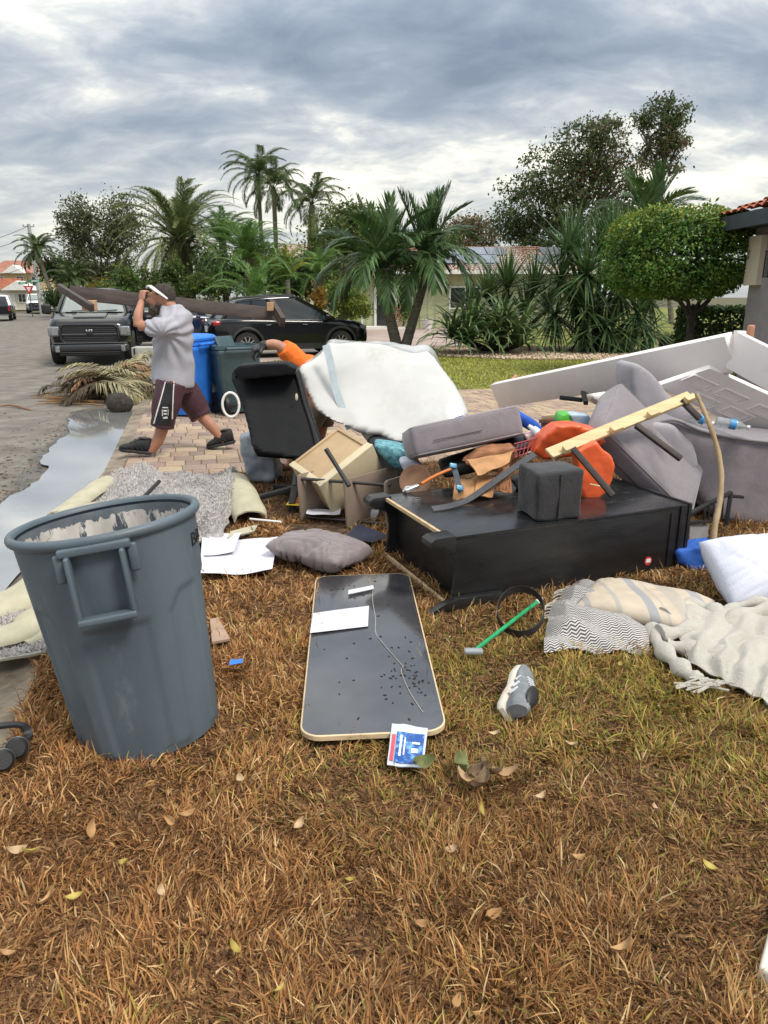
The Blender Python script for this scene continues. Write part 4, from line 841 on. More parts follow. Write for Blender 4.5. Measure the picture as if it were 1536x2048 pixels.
def pickup(name, label, mtx, paint, door_open=True, front=True):
    t = thing(name, label, 'pickup truck', mat=mtx)
    st = [(2.66, .76, .5, .98, .2), (2.6, .88, .46, 1.06, .24), (2.42, .97, .42, 1.15, .24), (1.9, 1.0, .42, 1.2, .12), (1.1, 1.0, .4, 1.27, .1), (.9, 1.0, .4, 1.3, .08), (-1.15, 1.0, .4, 1.3, .08), (-1.25, 1.0, .42, 1.36, .06), (-2.95, .98, .45, 1.36, .06)]
    bd = MB().rings([rsec(*s, .045) for s in st]).build('body', paint, t, 40, local=True)
    cut_wells(bd, [(x, .42, .5, s * .62, s * 1.3) for x in (1.75, -1.9) for s in (-1, 1)])
    greenhouse(t, (1.0, -1.15, .9, .9, 1.28), (.18, -1.05, .72, .72, 1.84), paint, pillars=((0, .055), (6, .055), (10, .05), (24, .05), (14, .08), (20, .08)))
    MB().add([(1.03, -.8, 1.31), (1.03, .8, 1.31), (.3, .66, 1.8), (.3, -.66, 1.8)], [(0, 1, 2, 3)], mat=Tr((.02, 0, .0))).build('windscreen', m_wsglass, t, 0, local=True)
    MB().tube([(1.08, -.55, 1.33), (1.0, .1, 1.36)], .012, 5).tube([(1.08, .1, 1.33), (1.0, .62, 1.36)], .012, 5).build('wipers', m_black, t, local=True)
    MB().rbox((1.85, 0, 1.2), (1.1, .8, .12), .05, Tr((1.85, 0, 1.2)) @ Ry(R(5)) @ Tr((-1.85, 0, -1.2))).build('hood_dome', paint, t, 60, local=True)
    g = MB().rbox((2.67, 0, .8), (.12, 1.36, .5), .05).build('grille', m_black, t, 40, local=True)
    fr = MB(); path = [(2.74, y, z) for y, z in ((-.6, .58), (.6, .58), (.68, .68), (.68, .94), (.6, 1.03), (-.6, 1.03), (-.68, .94), (-.68, .68), (-.6, .58))]
    fr.tube(path, .028, 6); fr.build('grille_frame', m_blackmetal, g, 50, local=True)
    sl = MB()
    for i in range(9): sl.box((2.735, 0, .62 + i * .047), (.02, 1.26, .014))
    sl.build('grille_mesh', mat('dark grille slats', (.05, .05, .055), .4), g, local=True)
    MB().box((2.75, 0, .8), (.03, 1.3, .03)).build('crossbar', m_trim, g, local=True)
    MB().rbox((2.76, 0, .83), (.03, .2, .17), .04).build('badge', m_blackmetal, g, local=True)
    for k in (-.06, 0, .06): MB().ball((2.777, k, .88), (.008, .022, .03), 8).build('badge_mark', m_chrome, g, local=True)
    bp = MB().rbox((2.72, 0, .47), (.26, 1.84, .22), .09).build('bumper', mat('dark bumper', (.03, .032, .036), .3, .1, 4, coat=.6), t, 40, local=True)
    MB().rbox((2.78, 0, .585), (.14, 1.78, .02), .008).build('bumper_top_trim', m_trim, bp, 40, local=True); MB().rbox((2.7, 0, .31), (.2, 1.5, .1), .04).build('valance', m_black, t, 40, local=True); MB().box((2.815, 0, .355), (.02, 1.45, .012)).build('valance_trim', m_trim, t, local=True)
    for s in (-1, 1):
        h_ = MB().rbox((2.58, s * .84, .86), (.24, .28, .25), .05).build('headlamp', m_lamp, t, 40, local=True); MB().box((2.705, s * .82, .86), (.01, .14, .16)).build('lamp_insert', m_chrome, h_, local=True)
        MB().rbox((2.86, s * .78, .44), (.03, .1, .15), .015).build('fog_lamp', m_lamp, bp, 40, local=True)
        mi = MB().rbox((.85, s * 1.2, 1.38), (.14, .24, .26), .05).tube([(.85, s * .95, 1.32), (.85, s * 1.15, 1.34)], .035, 6).build('mirror', m_black, t, 40, local=True)
        for x in (1.75, -1.9): wheel(t, (x, s * .9, .42), .42, .28, s, 5, m_black)
    if door_open:
        dm = Tr((.95, 1.02, 0)) @ Rz(R(-58)); d = MB(); d.rbox((-.55, 0, .88), (1.1, .1, .82), .04, dm); d2 = d.build('door', paint, t, 40, local=True)
        f = MB().tube([dm @ Vector(q) for q in ((-.02, 0, 1.28), (-.35, -.03, 1.78), (-1.05, -.03, 1.8), (-1.08, 0, 1.28))], .04, 6); f.build('window_frame', paint, d2, local=True)
        MB().add([dm @ Vector(q) for q in ((-.05, 0, 1.28), (-.37, -.03, 1.77), (-1.04, -.03, 1.78), (-1.06, 0, 1.28))], [(0, 1, 2, 3)]).build('window', m_wsglass, d2, 0, local=True)
        MB().rbox((0, 0, 0), (.08, .26, .28), .04, dm @ Tr((-.12, .16, 1.36))).build('mirror', m_black, d2, 40, local=True)
    return t
m_gpaint = mat('dark grey car paint', (.006, .007, .009), .14, .1, 2, spec=.3, coat=.3)
c = G(186, 726); h = math.atan2(-.96, .28)
pickup('pickup_truck', 'black pickup with blacked-out grille parked facing us, door open', Tr((c.x - .28 * 2.7, c.y + .96 * 2.7, -.075)) @ Rz(h), m_gpaint)
c = W(46, 592, 76); pickup('pickup_truck', 'small white pickup far down the street below the yield sign', Tr((c.x, 79, -.07)) @ Rz(R(-68)), mat('white car paint', (.72, .73, .74), .2, .05, 2, coat=.8), False)
c = W(78, 592, 84); tb = thing('utility_trailer', 'grey box trailer parked behind the far white pickup', 'trailer', (c.x, 84, 0))
MB().rbox((c.x, 84, 1.1), (1.5, 3, 1.5), .08).build('box', mat('trailer grey', (.45, .46, .46), .5, .15, 3), tb, 40)
for s in (-1, 1): MB().tube([(c.x + s * .72, 83.6, .32), (c.x + s * .85, 83.6, .32)], .32, 16).build('wheel', m_tyre, tb, 40)
def edge_vehicle():
    c = G(-14, 640); mtx = Tr((c.x - .5, c.y + 2.0, -.07)) @ Rz(R(112)); t = thing('work_truck', 'white-topped work truck cut off by the left edge with a dark ramp', 'truck', mat=mtx)
    MB().rings([rsec(x, w, .45, z, .08) for x, w, z in ((-2.2, .95, 1.0), (-2.15, .98, 1.05), (1.8, .98, 1.05), (2.4, .9, .95))]).build('body', m_bpaint, t, 40, local=True)
    greenhouse(t, (1.2, -2.0, .9, .9, 1.05), (.5, -1.7, .74, .74, 1.7), mat('white truck paint', (.72, .73, .74), .25, .05, 2, coat=.6), pillars=((0, .06), (6, .06), (10, .06), (24, .06), (14, .1), (20, .1)))
    for x in (-1.4, 1.5):
        for s in (-1, 1): wheel(t, (x, s * .84, .36), .36, .25, s, 6)
    for s in (-1, 1): MB().box((-2.2, s * .86, .85), (.05, .14, .3)).build('tail_lamp', m_red, t, local=True)
    MB().box((-2.75, 0, .42), (1.0, 1.7, .05), Tr((0, 0, 0))).build('ramp', mat('dark steel ramp', (.1, .1, .11), .5, .3, 20, metal=.5), t, local=True)
edge_vehicle()

# ------------------------------------------------------------------ bins, debris and gravel
m_blue = mat('blue bin plastic', (.03, .2, .75), .42, .1, 4, .001, 90)
m_gbin = mat('green bin plastic', (.05, .095, .11), .5, .15, 4, .001, 90)
def wheelie(name, label, pos, rz, m, w, d, hgt, lid_open):
    t = thing(name, label, 'wheelie bin', pos, rz); L = dict(local=True)
    def sec(z, k, r=.06): return [(x * (w / 2 * k - r) + r * math.cos(a), y * (d / 2 * k - r) + r * math.sin(a), z) for x, y, a0 in ((1, 1, 0), (-1, 1, 90), (-1, -1, 180), (1, -1, 270)) for a in [R(a0 + 22.5 * i) for i in range(5)]]
    b = MB(); b.rings([sec(.03, .74), sec(.08, .78), sec(hgt * .52, .9), sec(hgt * .54, .93), sec(hgt * .86, .985), sec(hgt * .88, 1.03), sec(hgt * .92, 1.04), sec(hgt * .94, 1.0), sec(hgt * .95, 1.06), sec(hgt, 1.06), sec(hgt, .98), sec(hgt * .5, .85), sec(.06, .72)])
    bd = b.build('body', m, t, 40, **L)
    if lid_open:
        MB().rbox((0, 0, 0), (.3, .36, .04), .018, Tr((.04, -.1, hgt - .02)) @ Rz(R(30)) @ Ry(R(64))).build('lid', m, t, 40, **L)
    else:
        l = MB(); l.rings([sec(hgt + .005, 1.1), sec(hgt + .035, 1.11), sec(hgt + .07, 1.02), sec(hgt + .085, .8)]); l.build('lid', m, t, 40, **L)
    hd = MB().tube([(w * .5, -d * .3, hgt * .97), (w * .62, -d * .3, hgt * .96), (w * .62, d * .3, hgt * .96), (w * .5, d * .3, hgt * .97)], .02, 8).build('handle', m, t, 50, **L)
    for s in (-1, 1):
        wl = MB().lathe([(0, -.03), (.09, -.03), (.14, -.035), (.15, -.02), (.15, .02), (.14, .035), (.09, .03), (0, .03)], 20, Tr((w * .45, s * (d * .36), .15)) @ Rx(R(90))).build('wheel', m_black, t, 40, **L)
    MB().tube([(w * .45, -d * .36, .15), (w * .45, d * .36, .15)], .015, 6).build('axle', m_blackmetal, t, **L)
    return t
p = G(372, 836); wheelie('recycling_bin', 'bright blue wheelie bin right behind the man', (p.x, p.y + .32, 0), R(-14), m_blue, .56, .66, 1.05, False)
p = G(464, 830); wheelie('rubbish_bin', 'dark green wheelie bin with its lid tucked in, beside the blue bin', (p.x, p.y + .3, 0), R(-60), m_gbin, .6, .66, .98, True)
p = G(468, 834); tag(MB().tube([(p.x + .02 + .15 * math.cos(a) * .75 - .03, p.y - .12 + .02 * math.cos(a), .19 + .17 * math.sin(a)) for a in [R(80 + 10 * i) for i in range(37)]], .018, 8).build('hose_ring', mat('white plastic pipe', (.8, .79, .76), .45), None, 60), 'white plastic pipe loop hung at the foot of the green bin', 'pipe')
def cabinet_box():
    p = G(292, 748); t = thing('metal_cabinet', 'low grey metal cabinet standing under the open pickup door', 'cabinet', (p.x, p.y + .3, 0), .1); m = mat('grey beige metal', (.34, .33, .3), .5, .15, 4)
    MB().rbox((0, 0, .3), (.62, .5, .54), .02).build('case', m, t, 40, local=True); MB().box((.05, -.256, .3), (.44, .02, .44)).build('front_panel', mat('pale panel', (.42, .4, .36), .5), t, local=True); MB().box((-.24, -.26, .3), (.03, .03, .5)).build('hinge', m_blackmetal, t, local=True)
cabinet_box()
def frond_pile():
    t = thing('frond_pile', 'heap of cut palm fronds lying at the street edge by the puddle', 'debris pile', tuple(G(225, 795, -.05))); r = random.Random(4)
    mats_ = [leafmat('faded frond', (.26, .24, .12), (.38, .34, .2), .45, .1, .8), m_dead, leafmat('rust frond', (.26, .13, .06), (.34, .2, .1), .4, .1, .85), leafmat('dark frond', (.07, .06, .04), (.12, .09, .06), .4, .1, .8)]
    fm = [frond_mesh('cut frond', 1.3, 38, .55, .026, R(22), R(-38), m, .1, .7, .75, 80 + i, .05, .05, .02) for i, m in enumerate(mats_)]
    c = G(232, 790, -.05)
    for i in range(64):
        k = r.choices((0, 1, 2, 3), (4, 2, 3, 4))[0]; o = bpy.data.objects.new('frond', fm[k]); COL.objects.link(o); o.parent = t
        a = r.uniform(0, 6.28); lx, ly = r.gauss(-.05, .38), r.gauss(.3, .3); o.location = (max(-.8, min(.65, lx)), ly, r.uniform(.02, .42) * math.exp(-(lx * lx) / .35)); s = r.uniform(.55, .95)
        o.rotation_euler = (r.uniform(-.5, .5), r.uniform(-.35, .2), a); o.scale = (s, s, s)
    b = MB()
    for i in range(16):
        x = G(r.uniform(130, 210), r.uniform(790, 812), -.05); a = r.uniform(-.5, .5); b = MB().tube([x, x + Vector((-.3 * math.cos(a), .3 * math.sin(a), .02)), x + Vector((-.55 * math.cos(a), .55 * math.sin(a), .015))], [.018, .014, .006], 5); b.build('stem', mats_[2], t, 60)
    p = G(232, 826, -.05); q = MB().ball((p.x, p.y + .2, .06), (.2, .18, .17), 20); o = q.build('root_ball', mat('dark fibre', (.04, .033, .026), .95, .4, 20, .02, 40), None, 60); warp(o, lambda v: v * (1 + .12 * fbm(v, 6, 3)))
    tag(o, 'dark round stump sitting in the puddle in front of the cut fronds', 'stump')
    for (x0, y0, x1, y1, lb) in ((60, 792, 190, 782, 'long rusty brown twig lying on the street toward the frond heap'), (0, 812, 62, 820, 'short reddish stick on the street at the left edge')):
        p, q = G(x0, y0, -.07), G(x1, y1, -.07); m_ = p.lerp(q, .5) + Vector((0, .06, .02)); tag(MB().tube([p, p.lerp(m_, .5) + Vector((0, .02, .015)), m_, q], [.008, .016, .018, .01], 6).build('twig', mats_[2], None, 60), lb, 'twig')
frond_pile()
def gravel():
    rs = np.random.RandomState(5); sheet('gravel_bed', [(1.55, 20.9, .004), (3.2, 19.9, .004), (5.5, 19.6, .004), (8, 20.4, .004), (9.5, 25, .004), (1.6, 25, .004)], mat('gravel fines', (.4, .32, .24), .95, .3, 30, .02, 60))
    P = np.stack([rs.uniform(1.4, 9, 9000), rs.uniform(19.5, 24.6, 9000)], 1); P = P[inside(P, np.array([(1.55, 20.9), (3.2, 19.9), (5.5, 19.6), (8, 20.4), (9.5, 25), (1.6, 25)]))]; n = len(P)
    o6 = np.array([(1, 0, 0), (0, 1, 0), (-1, 0, 0), (0, -1, 0), (0, 0, .7), (0, 0, -.5)]); sz = rs.uniform(.025, .06, n); a = rs.uniform(0, 6.28, n)
    V = np.repeat(o6[None], n, 0) * (sz[:, None, None] * rs.uniform(.6, 1.3, (n, 6, 1))); x = V[:, :, 0] * np.cos(a)[:, None] - V[:, :, 1] * np.sin(a)[:, None]; y = V[:, :, 0] * np.sin(a)[:, None] + V[:, :, 1] * np.cos(a)[:, None]
    V = np.stack([x + P[:, :1], y + P[:, 1:], V[:, :, 2] + .02 + rs.uniform(0, .03, (n, 1))], 2).reshape(-1, 3); i = (np.arange(n) * 6)[:, None]
    F = np.concatenate([i + list(q) for q in ((0, 1, 4), (1, 2, 4), (2, 3, 4), (3, 0, 4), (1, 0, 5), (2, 1, 5), (3, 2, 5), (0, 3, 5))], 1).reshape(-1, 3)
    o = struct(obj_of('gravel', npmesh('gravel', V, F, mat('river pebble', (.48, .37, .26), .8, .2, 9, isl=.4))), 'stuff'); o['label'] = 'tan river pebbles spread on the planting bed'
    p = W(1336, 680, 22.5); p.z = 0; t = thing('flower_pot', 'dark round flower pot with pale green plant on the gravel bed', 'flower pot', p)
    MB().lathe([(0, 0), (.17, 0), (.26, .2), (.27, .34), (.3, .36), (.3, .4), (.25, .4), (.24, .34), (0, .33)], 20).build('pot', mat('dark ceramic', (.06, .065, .05), .35, .3, 6), t, 40, local=True)
    q = rs.normal(0, 1, (500, 3)) * (.13, .13, .05) + (0, 0, .46); leaves('plant', q, .1, leafmat('pale plant leaf', (.22, .27, .1), (.3, .33, .14)), rs, t)
gravel()
# ------------------------------------------------------------------ soft things
def soft(name, m, outline, Y, th, parent=None, voxel=.022, it=8, wr=(.012, 5, 0), slope=0, py0=0, back=None, slx=0, px0=0):
    b = MB(); F = [W(x, y, Y + slope * (y - py0) / 100 + slx * (x - px0) / 100) for x, y in outline]; d = Vector(back or (0, 1, 0)).normalized() * th
    n = len(F); c = sum(F, Vector()) / n
    b.add(F + [p + d for p in F], [tuple(range(n - 1, -1, -1)), tuple(range(n, 2 * n))] + [(i, (i + 1) % n, n + (i + 1) % n, n + i) for i in range(n)])
    o = b.build(name, m, parent, 0); bm = bmesh.new(); bm.from_mesh(o.data); bmesh.ops.triangulate(bm, faces=bm.faces); bmesh.ops.recalc_face_normals(bm, faces=bm.faces); bm.to_mesh(o.data); bm.free()
    par = o.parent; o.parent = None; fuse(o, voxel, it); o.parent = par
    if wr[0]:
        no = [v.normal.copy() for v in o.data.vertices]
        for v, nn in zip(o.data.vertices, no): v.co += nn * wr[0] * (fbm(v.co, wr[1], wr[2], wr[3] if len(wr) > 3 else 3) + .8 * (.5 - abs(nz(v.co, wr[1] * .8, wr[2] + 9))))
    o.data.update(); return o
def pillow(name, m, mtx, w, d, t, wr=.02, seed=0, parent=None, n=30, sc=5):
    b = MB()
    def f(u, v, s):
        x, y = 2 * u - 1, 2 * v - 1; pin = 1 - .1 * (1 - abs(x) ** 2) * abs(y) ** 6 - 0; e = max(0, (1 - x ** 4)) ** .5 * max(0, (1 - y ** 4)) ** .5
        px, py = x * w / 2 * (1 - .09 * y * y * (1 - x * x)) , y * d / 2 * (1 - .09 * x * x * (1 - y * y)); ed = (abs(x) ** 3 + abs(y) ** 3)
        q = Vector((px, py, s * t / 2 * e)); wv = wr * (.55 * nz((q.x, q.y, s), sc * .8, seed) - .75 * max(0, 1 - 5 * abs(nz((q.x * 1.3 + q.y * .5 + .03 * nz(q, 12, 4), q.y * .4 - q.x * .2, s), sc * 1.5, seed + 3))) ** 2 - .5 * max(0, 1 - 6 * abs(nz((q.x * .3 + q.y * .2, q.y * 1.5 - q.x * .6, s), sc * 1.7, seed + 6))) ** 2) * (.55 + .6 * min(1, ed))
        return q + Vector((0, 0, s * wv * e ** .5)) + Vector((0, 0, .012 * nz((px, py, 0), 4, seed + 5)))
    b.grid(lambda u, v: f(u, v, 1), n, n, 0, mtx); k = len(b.v); b.grid(lambda u, v: f(1 - u, v, -1), n, n, 0, mtx)
    o = b.build(name, m, parent, 80); bm = bmesh.new(); bm.from_mesh(o.data); bmesh.ops.remove_doubles(bm, verts=bm.verts, dist=1e-5); bm.to_mesh(o.data); bm.free(); return o
def cloth(name, mats, fn, nu, nv, th=.008, parent=None, side=None):     # sheet with thickness; second material underneath
    b = MB(); T = [[Vector(fn(i / nu, j / nv)) for i in range(nu + 1)] for j in range(nv + 1)]; N = []
    for j in range(nv + 1):
        for i in range(nu + 1):
            a = T[j][min(i + 1, nu)] - T[j][max(i - 1, 0)]; c = T[min(j + 1, nv)][i] - T[max(j - 1, 0)][i]; N.append(a.cross(c).normalized())
    flat = [p for r in T for p in r]; k = nu + 1; tot = len(flat); q = [(j * k + i, j * k + i + 1, (j + 1) * k + i + 1, (j + 1) * k + i) for j in range(nv) for i in range(nu)]
    b.add(flat + [p - n * th for p, n in zip(flat, N)], q); b.f += [tuple(x + tot for x in f[::-1]) for f in q]; b.m += [1 if len(mats) > 1 else 0] * len(q)
    bd = [i for i in range(k)] + [j * k + nu for j in range(1, nv + 1)] + [nv * k + i for i in range(nu - 1, -1, -1)] + [j * k for j in range(nv - 1, 0, -1)]
    for a, c in zip(bd, bd[1:] + bd[:1]): b.f.append((a, a + tot, c + tot, c)); b.m.append(1 if len(mats) > 1 else 0)
    return b.build(name, mats, parent, 60)
def strap(b, pts, w, th, up=(0, 0, 1)):                       # flat band along a path
    pts = [Vector(p) for p in pts]; n = len(pts); R_ = []
    for i in range(n):
        t = (pts[min(i + 1, n - 1)] - pts[max(i - 1, 0)]).normalized(); s = t.cross(Vector(up)).normalized(); u = s.cross(t)
        R_.append([pts[i] + s * w / 2 + u * th / 2, pts[i] - s * w / 2 + u * th / 2, pts[i] - s * w / 2 - u * th / 2, pts[i] + s * w / 2 - u * th / 2])
    return b.rings(R_)
def smooth_path(pts, k=6):
    pts = [Vector(p) for p in pts]; out = []; n = len(pts)
    for i in range(n - 1):
        p0, p1, p2, p3 = pts[max(i - 1, 0)], pts[i], pts[i + 1], pts[min(i + 2, n - 1)]
        for j in range(k):
            t = j / k; out.append(.5 * ((2 * p1) + (p2 - p0) * t + (2 * p0 - 5 * p1 + 4 * p2 - p3) * t * t + (3 * p1 - p0 - 3 * p2 + p3) * t ** 3))
    return out + [pts[-1]]

# ------------------------------------------------------------------ the big grey rubbish can
def rubbish_can():
    B = G(304, 1446); T = W(216, 1060, 2.6); ax = T - B; Hh = .86
    m = frame(B - ax.normalized() * .02, Vector((0, -1, 0)) - ax * 0, (0, 0, 1)); z = ax.normalized(); y = z.cross(Vector((.0, -1, 0))).normalized(); x = y.cross(z)
    mtx = Matrix((x, y, z)).transposed().to_4x4(); mtx.translation = B - z * .015       # local X faces the camera
    t = thing('rubbish_can', 'large grey round rubbish can leaning left in the foreground grass', 'rubbish can', mat=mtx)
    m_can = mat('blue grey can plastic', (.085, .115, .14), .46, .12, 2.2, .0012, 140, col2=(.11, .145, .172), dirt=(.16, .185, .2), dscale=7, dpos=(.58, .74), bump2=.002, bscale2=10, rvar=.1, stretch=(1, 1, .35))
    n, kz = 168, 70; ha = R(14)                               # handle faces a little left of the lens
    def sm(a, b, v): q = max(0, min(1, (v - a) / (b - a))); return q * q * (3 - 2 * q)
    def rad(th, zz):
        r = .262 + (.318 - .262) * (zz / Hh); d = min(abs((th - ha - k * math.pi + math.pi) % (2 * math.pi) - math.pi) for k in (0, 1))
        col = max(sm(R(8.5), R(7), abs(d - R(30))), 0)                                   # raised columns each side of the handle
        dd = min(abs((th - ha - math.pi / 2 - k * math.pi + math.pi) % (2 * math.pi) - math.pi) for k in (0, 1)); col = max(col, sm(R(7), R(5.5), abs(dd - R(20))))
        zs = .61 - .07 * sm(R(50), R(36), d) ; up = sm(zs - .012, zs + .012, zz)
        return r + .0095 * max(up, col * sm(.0, .04, zz))
    prof = [Hh * (i / kz) for i in range(kz + 1)]; b = MB()
    rg = [[(rad(2 * math.pi * j / n, zz) * math.cos(2 * math.pi * j / n), rad(2 * math.pi * j / n, zz) * math.sin(2 * math.pi * j / n), zz) for j in range(n)] for zz in prof]
    rim = []
    for i in range(9):                                        # rolled rim
        a = R(-60 + 240 * i / 8); rim.append([((.331 + .0165 * math.cos(a)) * math.cos(2 * math.pi * j / n), (.331 + .0165 * math.cos(a)) * math.sin(2 * math.pi * j / n), Hh + .005 + .019 * math.sin(a)) for j in range(n)])
    b.rings(rg + rim, False); b.add([(0, 0, .0)] + rg[0], [(0, (j + 1) % n + 1, j + 1) for j in range(n)])
    body = b.build('body', m_can, t, 40, local=True)
    inn = MB(); inn.lathe([(.311, Hh - .005), (.309, .84), (.306, .79), (.302, .72)], 96, None); inn.build('inner_wall', mat('inner grey plastic', (.09, .11, .13), .45, .25, 6, col2=(.14, .165, .185), dirt=(.3, .3, .28), dscale=9, dpos=(.58, .75)), body, 60, local=True)
    res = MB(); res.rings([[((r_ - .0004) * math.cos(2 * math.pi * j / 160), (r_ - .0004) * math.sin(2 * math.pi * j / 160), z_ + (.012 * nz((math.cos(2 * math.pi * j / 160) * 5, math.sin(2 * math.pi * j / 160) * 5, 0), 1.5, 2) + .012 * nz((j * .9, 0, 0), 1, 4) if i_ == 0 else 0)) for j in range(160)] for i_, (r_, z_) in enumerate(((.3085, .828), (.3015, .745), (.28, .35), (.255, .03), (.001, .028)))], False)
    res.build('residue', mat('pale plaster residue', (.47, .44, .41), .8, .2, 9, .003, 40, col2=(.6, .57, .53), dirt=(.05, .065, .085), dscale=16, dpos=(.55, .6), stretch=(1, 1, .28)), body, 60, local=True)
    for k in (0, 1):                                          # square loop handles under the rim
        hm = Rz(ha + k * math.pi); r0 = .335; hb = MB()
        def bx(c, s): hb.rbox(c, s, .008, hm, k=2, inner=1)
        bx((r0 + .022, -.088, .715), (.05, .018, .235)); bx((r0 + .022, .088, .715), (.05, .018, .235)); bx((r0 + .028, 0, .603), (.05, .192, .026)); bx((r0 + .006, 0, .842), (.035, .235, .03))
        for s in (-1, 1): hb.rbox((r0 + .003, s * .118, .79), (.02, .034, .1), .009, hm, k=2, inner=1)
        hb.build('handle', m_can, t, 40, local=True)
    # raised black lettering near the rim
    cu = bpy.data.curves.new('lettering', 'FONT'); cu.body = 'BRUTE'; cu.size = .072; cu.extrude = .0015; cu.align_x = 'LEFT'; tmp = bpy.data.objects.new('lettering', cu); COL.objects.link(tmp)
    dg = bpy.context.evaluated_depsgraph_get(); dg.update(); me = bpy.data.meshes.new_from_object(tmp.evaluated_get(dg)); bpy.data.objects.remove(tmp); me.materials.clear(); me.materials.append(m_black)
    a0 = R(81)
    for v in me.vertices:
        q = v.co.copy(); zz = .735 + q.y; aa = a0 + q.x * 1.35 / .33; rr = rad(aa, zz) + .0015 + q.z; v.co = (rr * math.cos(aa), rr * math.sin(aa), zz)
    o = obj_of('lettering', me, t)
rubbish_can()

# ------------------------------------------------------------------ things lying on the grass
m_top = mat('black laminate', (.05, .05, .056), .12, .3, 3, .0006, 30, spec=1.0, coat=.7, rvar=.06, dirt=(.07, .07, .07), dscale=4, dpos=(.6, .85))
m_edge = mat('cream edge band', (.62, .48, .3), .6, .12, 8)
m_paper = mat('white paper', (.6, .6, .66), .8, .04, 4)
def tabletop():
    q = [G(632, 1158, .04), G(815, 1138, .04), G(890, 1462, .04), G(601, 1494, .04)]; c = sum(q, Vector()) / 4; a = (q[0] + q[1] - q[2] - q[3]).normalized(); Lh = ((q[0] + q[1]) / 2 - (q[2] + q[3]) / 2).length; w = ((q[1] - q[0]).length + (q[2] - q[3]).length) / 2
    mtx = frame(c - Vector((0, 0, .005)), a, (0, 0, 1)) @ Rx(R(-1.0)) @ Ry(R(.8)); t = thing('tabletop', 'long black tabletop with cream edge and rounded corners lying on the grass', 'tabletop', mat=mtx)
    def rr(l, w_, r): return [(sx * (l / 2 - r) + r * math.cos(R(a0 + 15 * i)), sy * (w_ / 2 - r) + r * math.sin(R(a0 + 15 * i))) for sx, sy, a0 in ((1, 1, 0), (-1, 1, 90), (-1, -1, 180), (1, -1, 270)) for i in range(7)]
    MB().prism(rr(Lh - .014, w - .014, .075), .016, Tr((0, 0, -.002))).build('surface', m_top, t, 40, local=True)
    o, i = rr(Lh, w, .082), rr(Lh - .013, w - .013, .0755); e = MB(); e.rings([[(x, y, -.006) for x, y in o], [(x, y, .013) for x, y in o], [(x, y, .0155) for x, y in i], [(x, y, -.006) for x, y in i]], False); e.build('edge_band', m_edge, t, 40, local=True)
    r = random.Random(8); nb = MB()
    for k in range(95):
        cl = r.random() < .6; x = r.gauss(-.45, .16) if cl else r.uniform(-.75, .75); y = r.gauss(-.17, .06) if cl else r.uniform(-.25, .25)
        if abs(x) < Lh / 2 - .03 and abs(y) < w / 2 - .03: nb.rbox((x, y, .0155), (r.uniform(.006, .016), r.uniform(.003, .007), .004), .0015, Tr((x, y, .0155)) @ Rz(r.uniform(0, 3)) @ Tr((-x, -y, -.0155)), k=1, inner=1)
    nb.build('dirt_specks', mat('dark dirt crumbs', (.02, .018, .015), .8), t, 0, local=True)['kind'] = 'stuff'
    MB().tube(smooth_path([(.78, -.03, .016), (.6, -.05, .017), (.42, -.045, .016), (.2, -.05, .018), (.02, -.045, .016), (-.1, -.075, .018), (-.3, -.14, .017), (-.36, -.15, .03), (-.38, -.14, .017), (-.55, -.16, .017), (-.72, -.2, .017)], 5), .0016, 5).build('thread', mat('pale thread', (.4, .38, .34), .8), t, 60, local=True)
    return c
tabletop()
def flat_paper(name, label, quad, z=.06, m=None, curl=.012, cat='paper', group=None, th=.0012, nu=8, nv=8, seed=0):
    q = [G(x, y, z) for x, y in quad]
    def f(u, v):
        p = q[0].lerp(q[1], u).lerp(q[3].lerp(q[2], u), v); return p + Vector((0, 0, curl * (nz(p, 5, seed) + .6 * (abs(2 * u - 1) ** 3) * (1 if seed % 2 else .2))))
    return tag(cloth(name, [m or m_paper], f, nu, nv, th), label, cat, group)
flat_paper('paper_sheet', 'white blank sheet lying across the left side of the black tabletop', [(620, 1266), (736, 1252), (738, 1211), (626, 1226)], .056, curl=.002)
flat_paper('paper_strip', 'small white printed strip near the far end of the black tabletop', [(696, 1188), (748, 1177), (746, 1170), (697, 1180)], .056, curl=.001)
flat_paper('paper_sheet', 'large white poster sheet on the grass left of the grey pillow', [(398, 1152), (545, 1140), (556, 1074), (405, 1082)], .055, curl=.02, seed=3)
flat_paper('paper_sheet', 'white sheet on top of the poster sheet by the carpet', [(408, 1112), (468, 1104), (482, 1066), (424, 1064)], .072, curl=.012, seed=5)
flat_paper('paper_sheet', 'crumpled white paper between the yellow packet and the taupe panels', [(612, 1032), (680, 1030), (682, 1020), (618, 1018)], .07, curl=.03, seed=7)
flat_paper('folder', 'dark navy folder lying behind the grey pillow', [(690, 1074), (745, 1086), (778, 1072), (716, 1046)], .06, mat('navy cover', (.02, .026, .05), .4), .006, 'folder')
flat_paper('flyer', 'yellow packet with a red mark beside the taupe panels', [(571, 1010), (606, 1012), (606, 995), (584, 994)], .07, mat('yellow print', (.75, .52, .03), .5, .05, 20), .008, 'packet')
flat_paper('flyer_mark', 'red printed square on the yellow packet', [(592, 1004), (603, 1005), (602, 998), (594, 998)], .083, mat('red print', (.6, .06, .03), .5), .002, 'print')
flat_paper('floor_tile', 'tan flat tile half hidden behind the grey can', [(424, 1284), (460, 1277), (436, 1234), (420, 1238)], .05, mat('tan tile', (.36, .25, .18), .7, .15, 10), .003, 'tile', th=.012)
flat_paper('plastic_scrap', 'tiny blue plastic scrap on the brown grass right of the can', [(458, 1334), (486, 1330), (486, 1322), (462, 1324)], .06, m_blue, .02, 'scrap', nu=6)
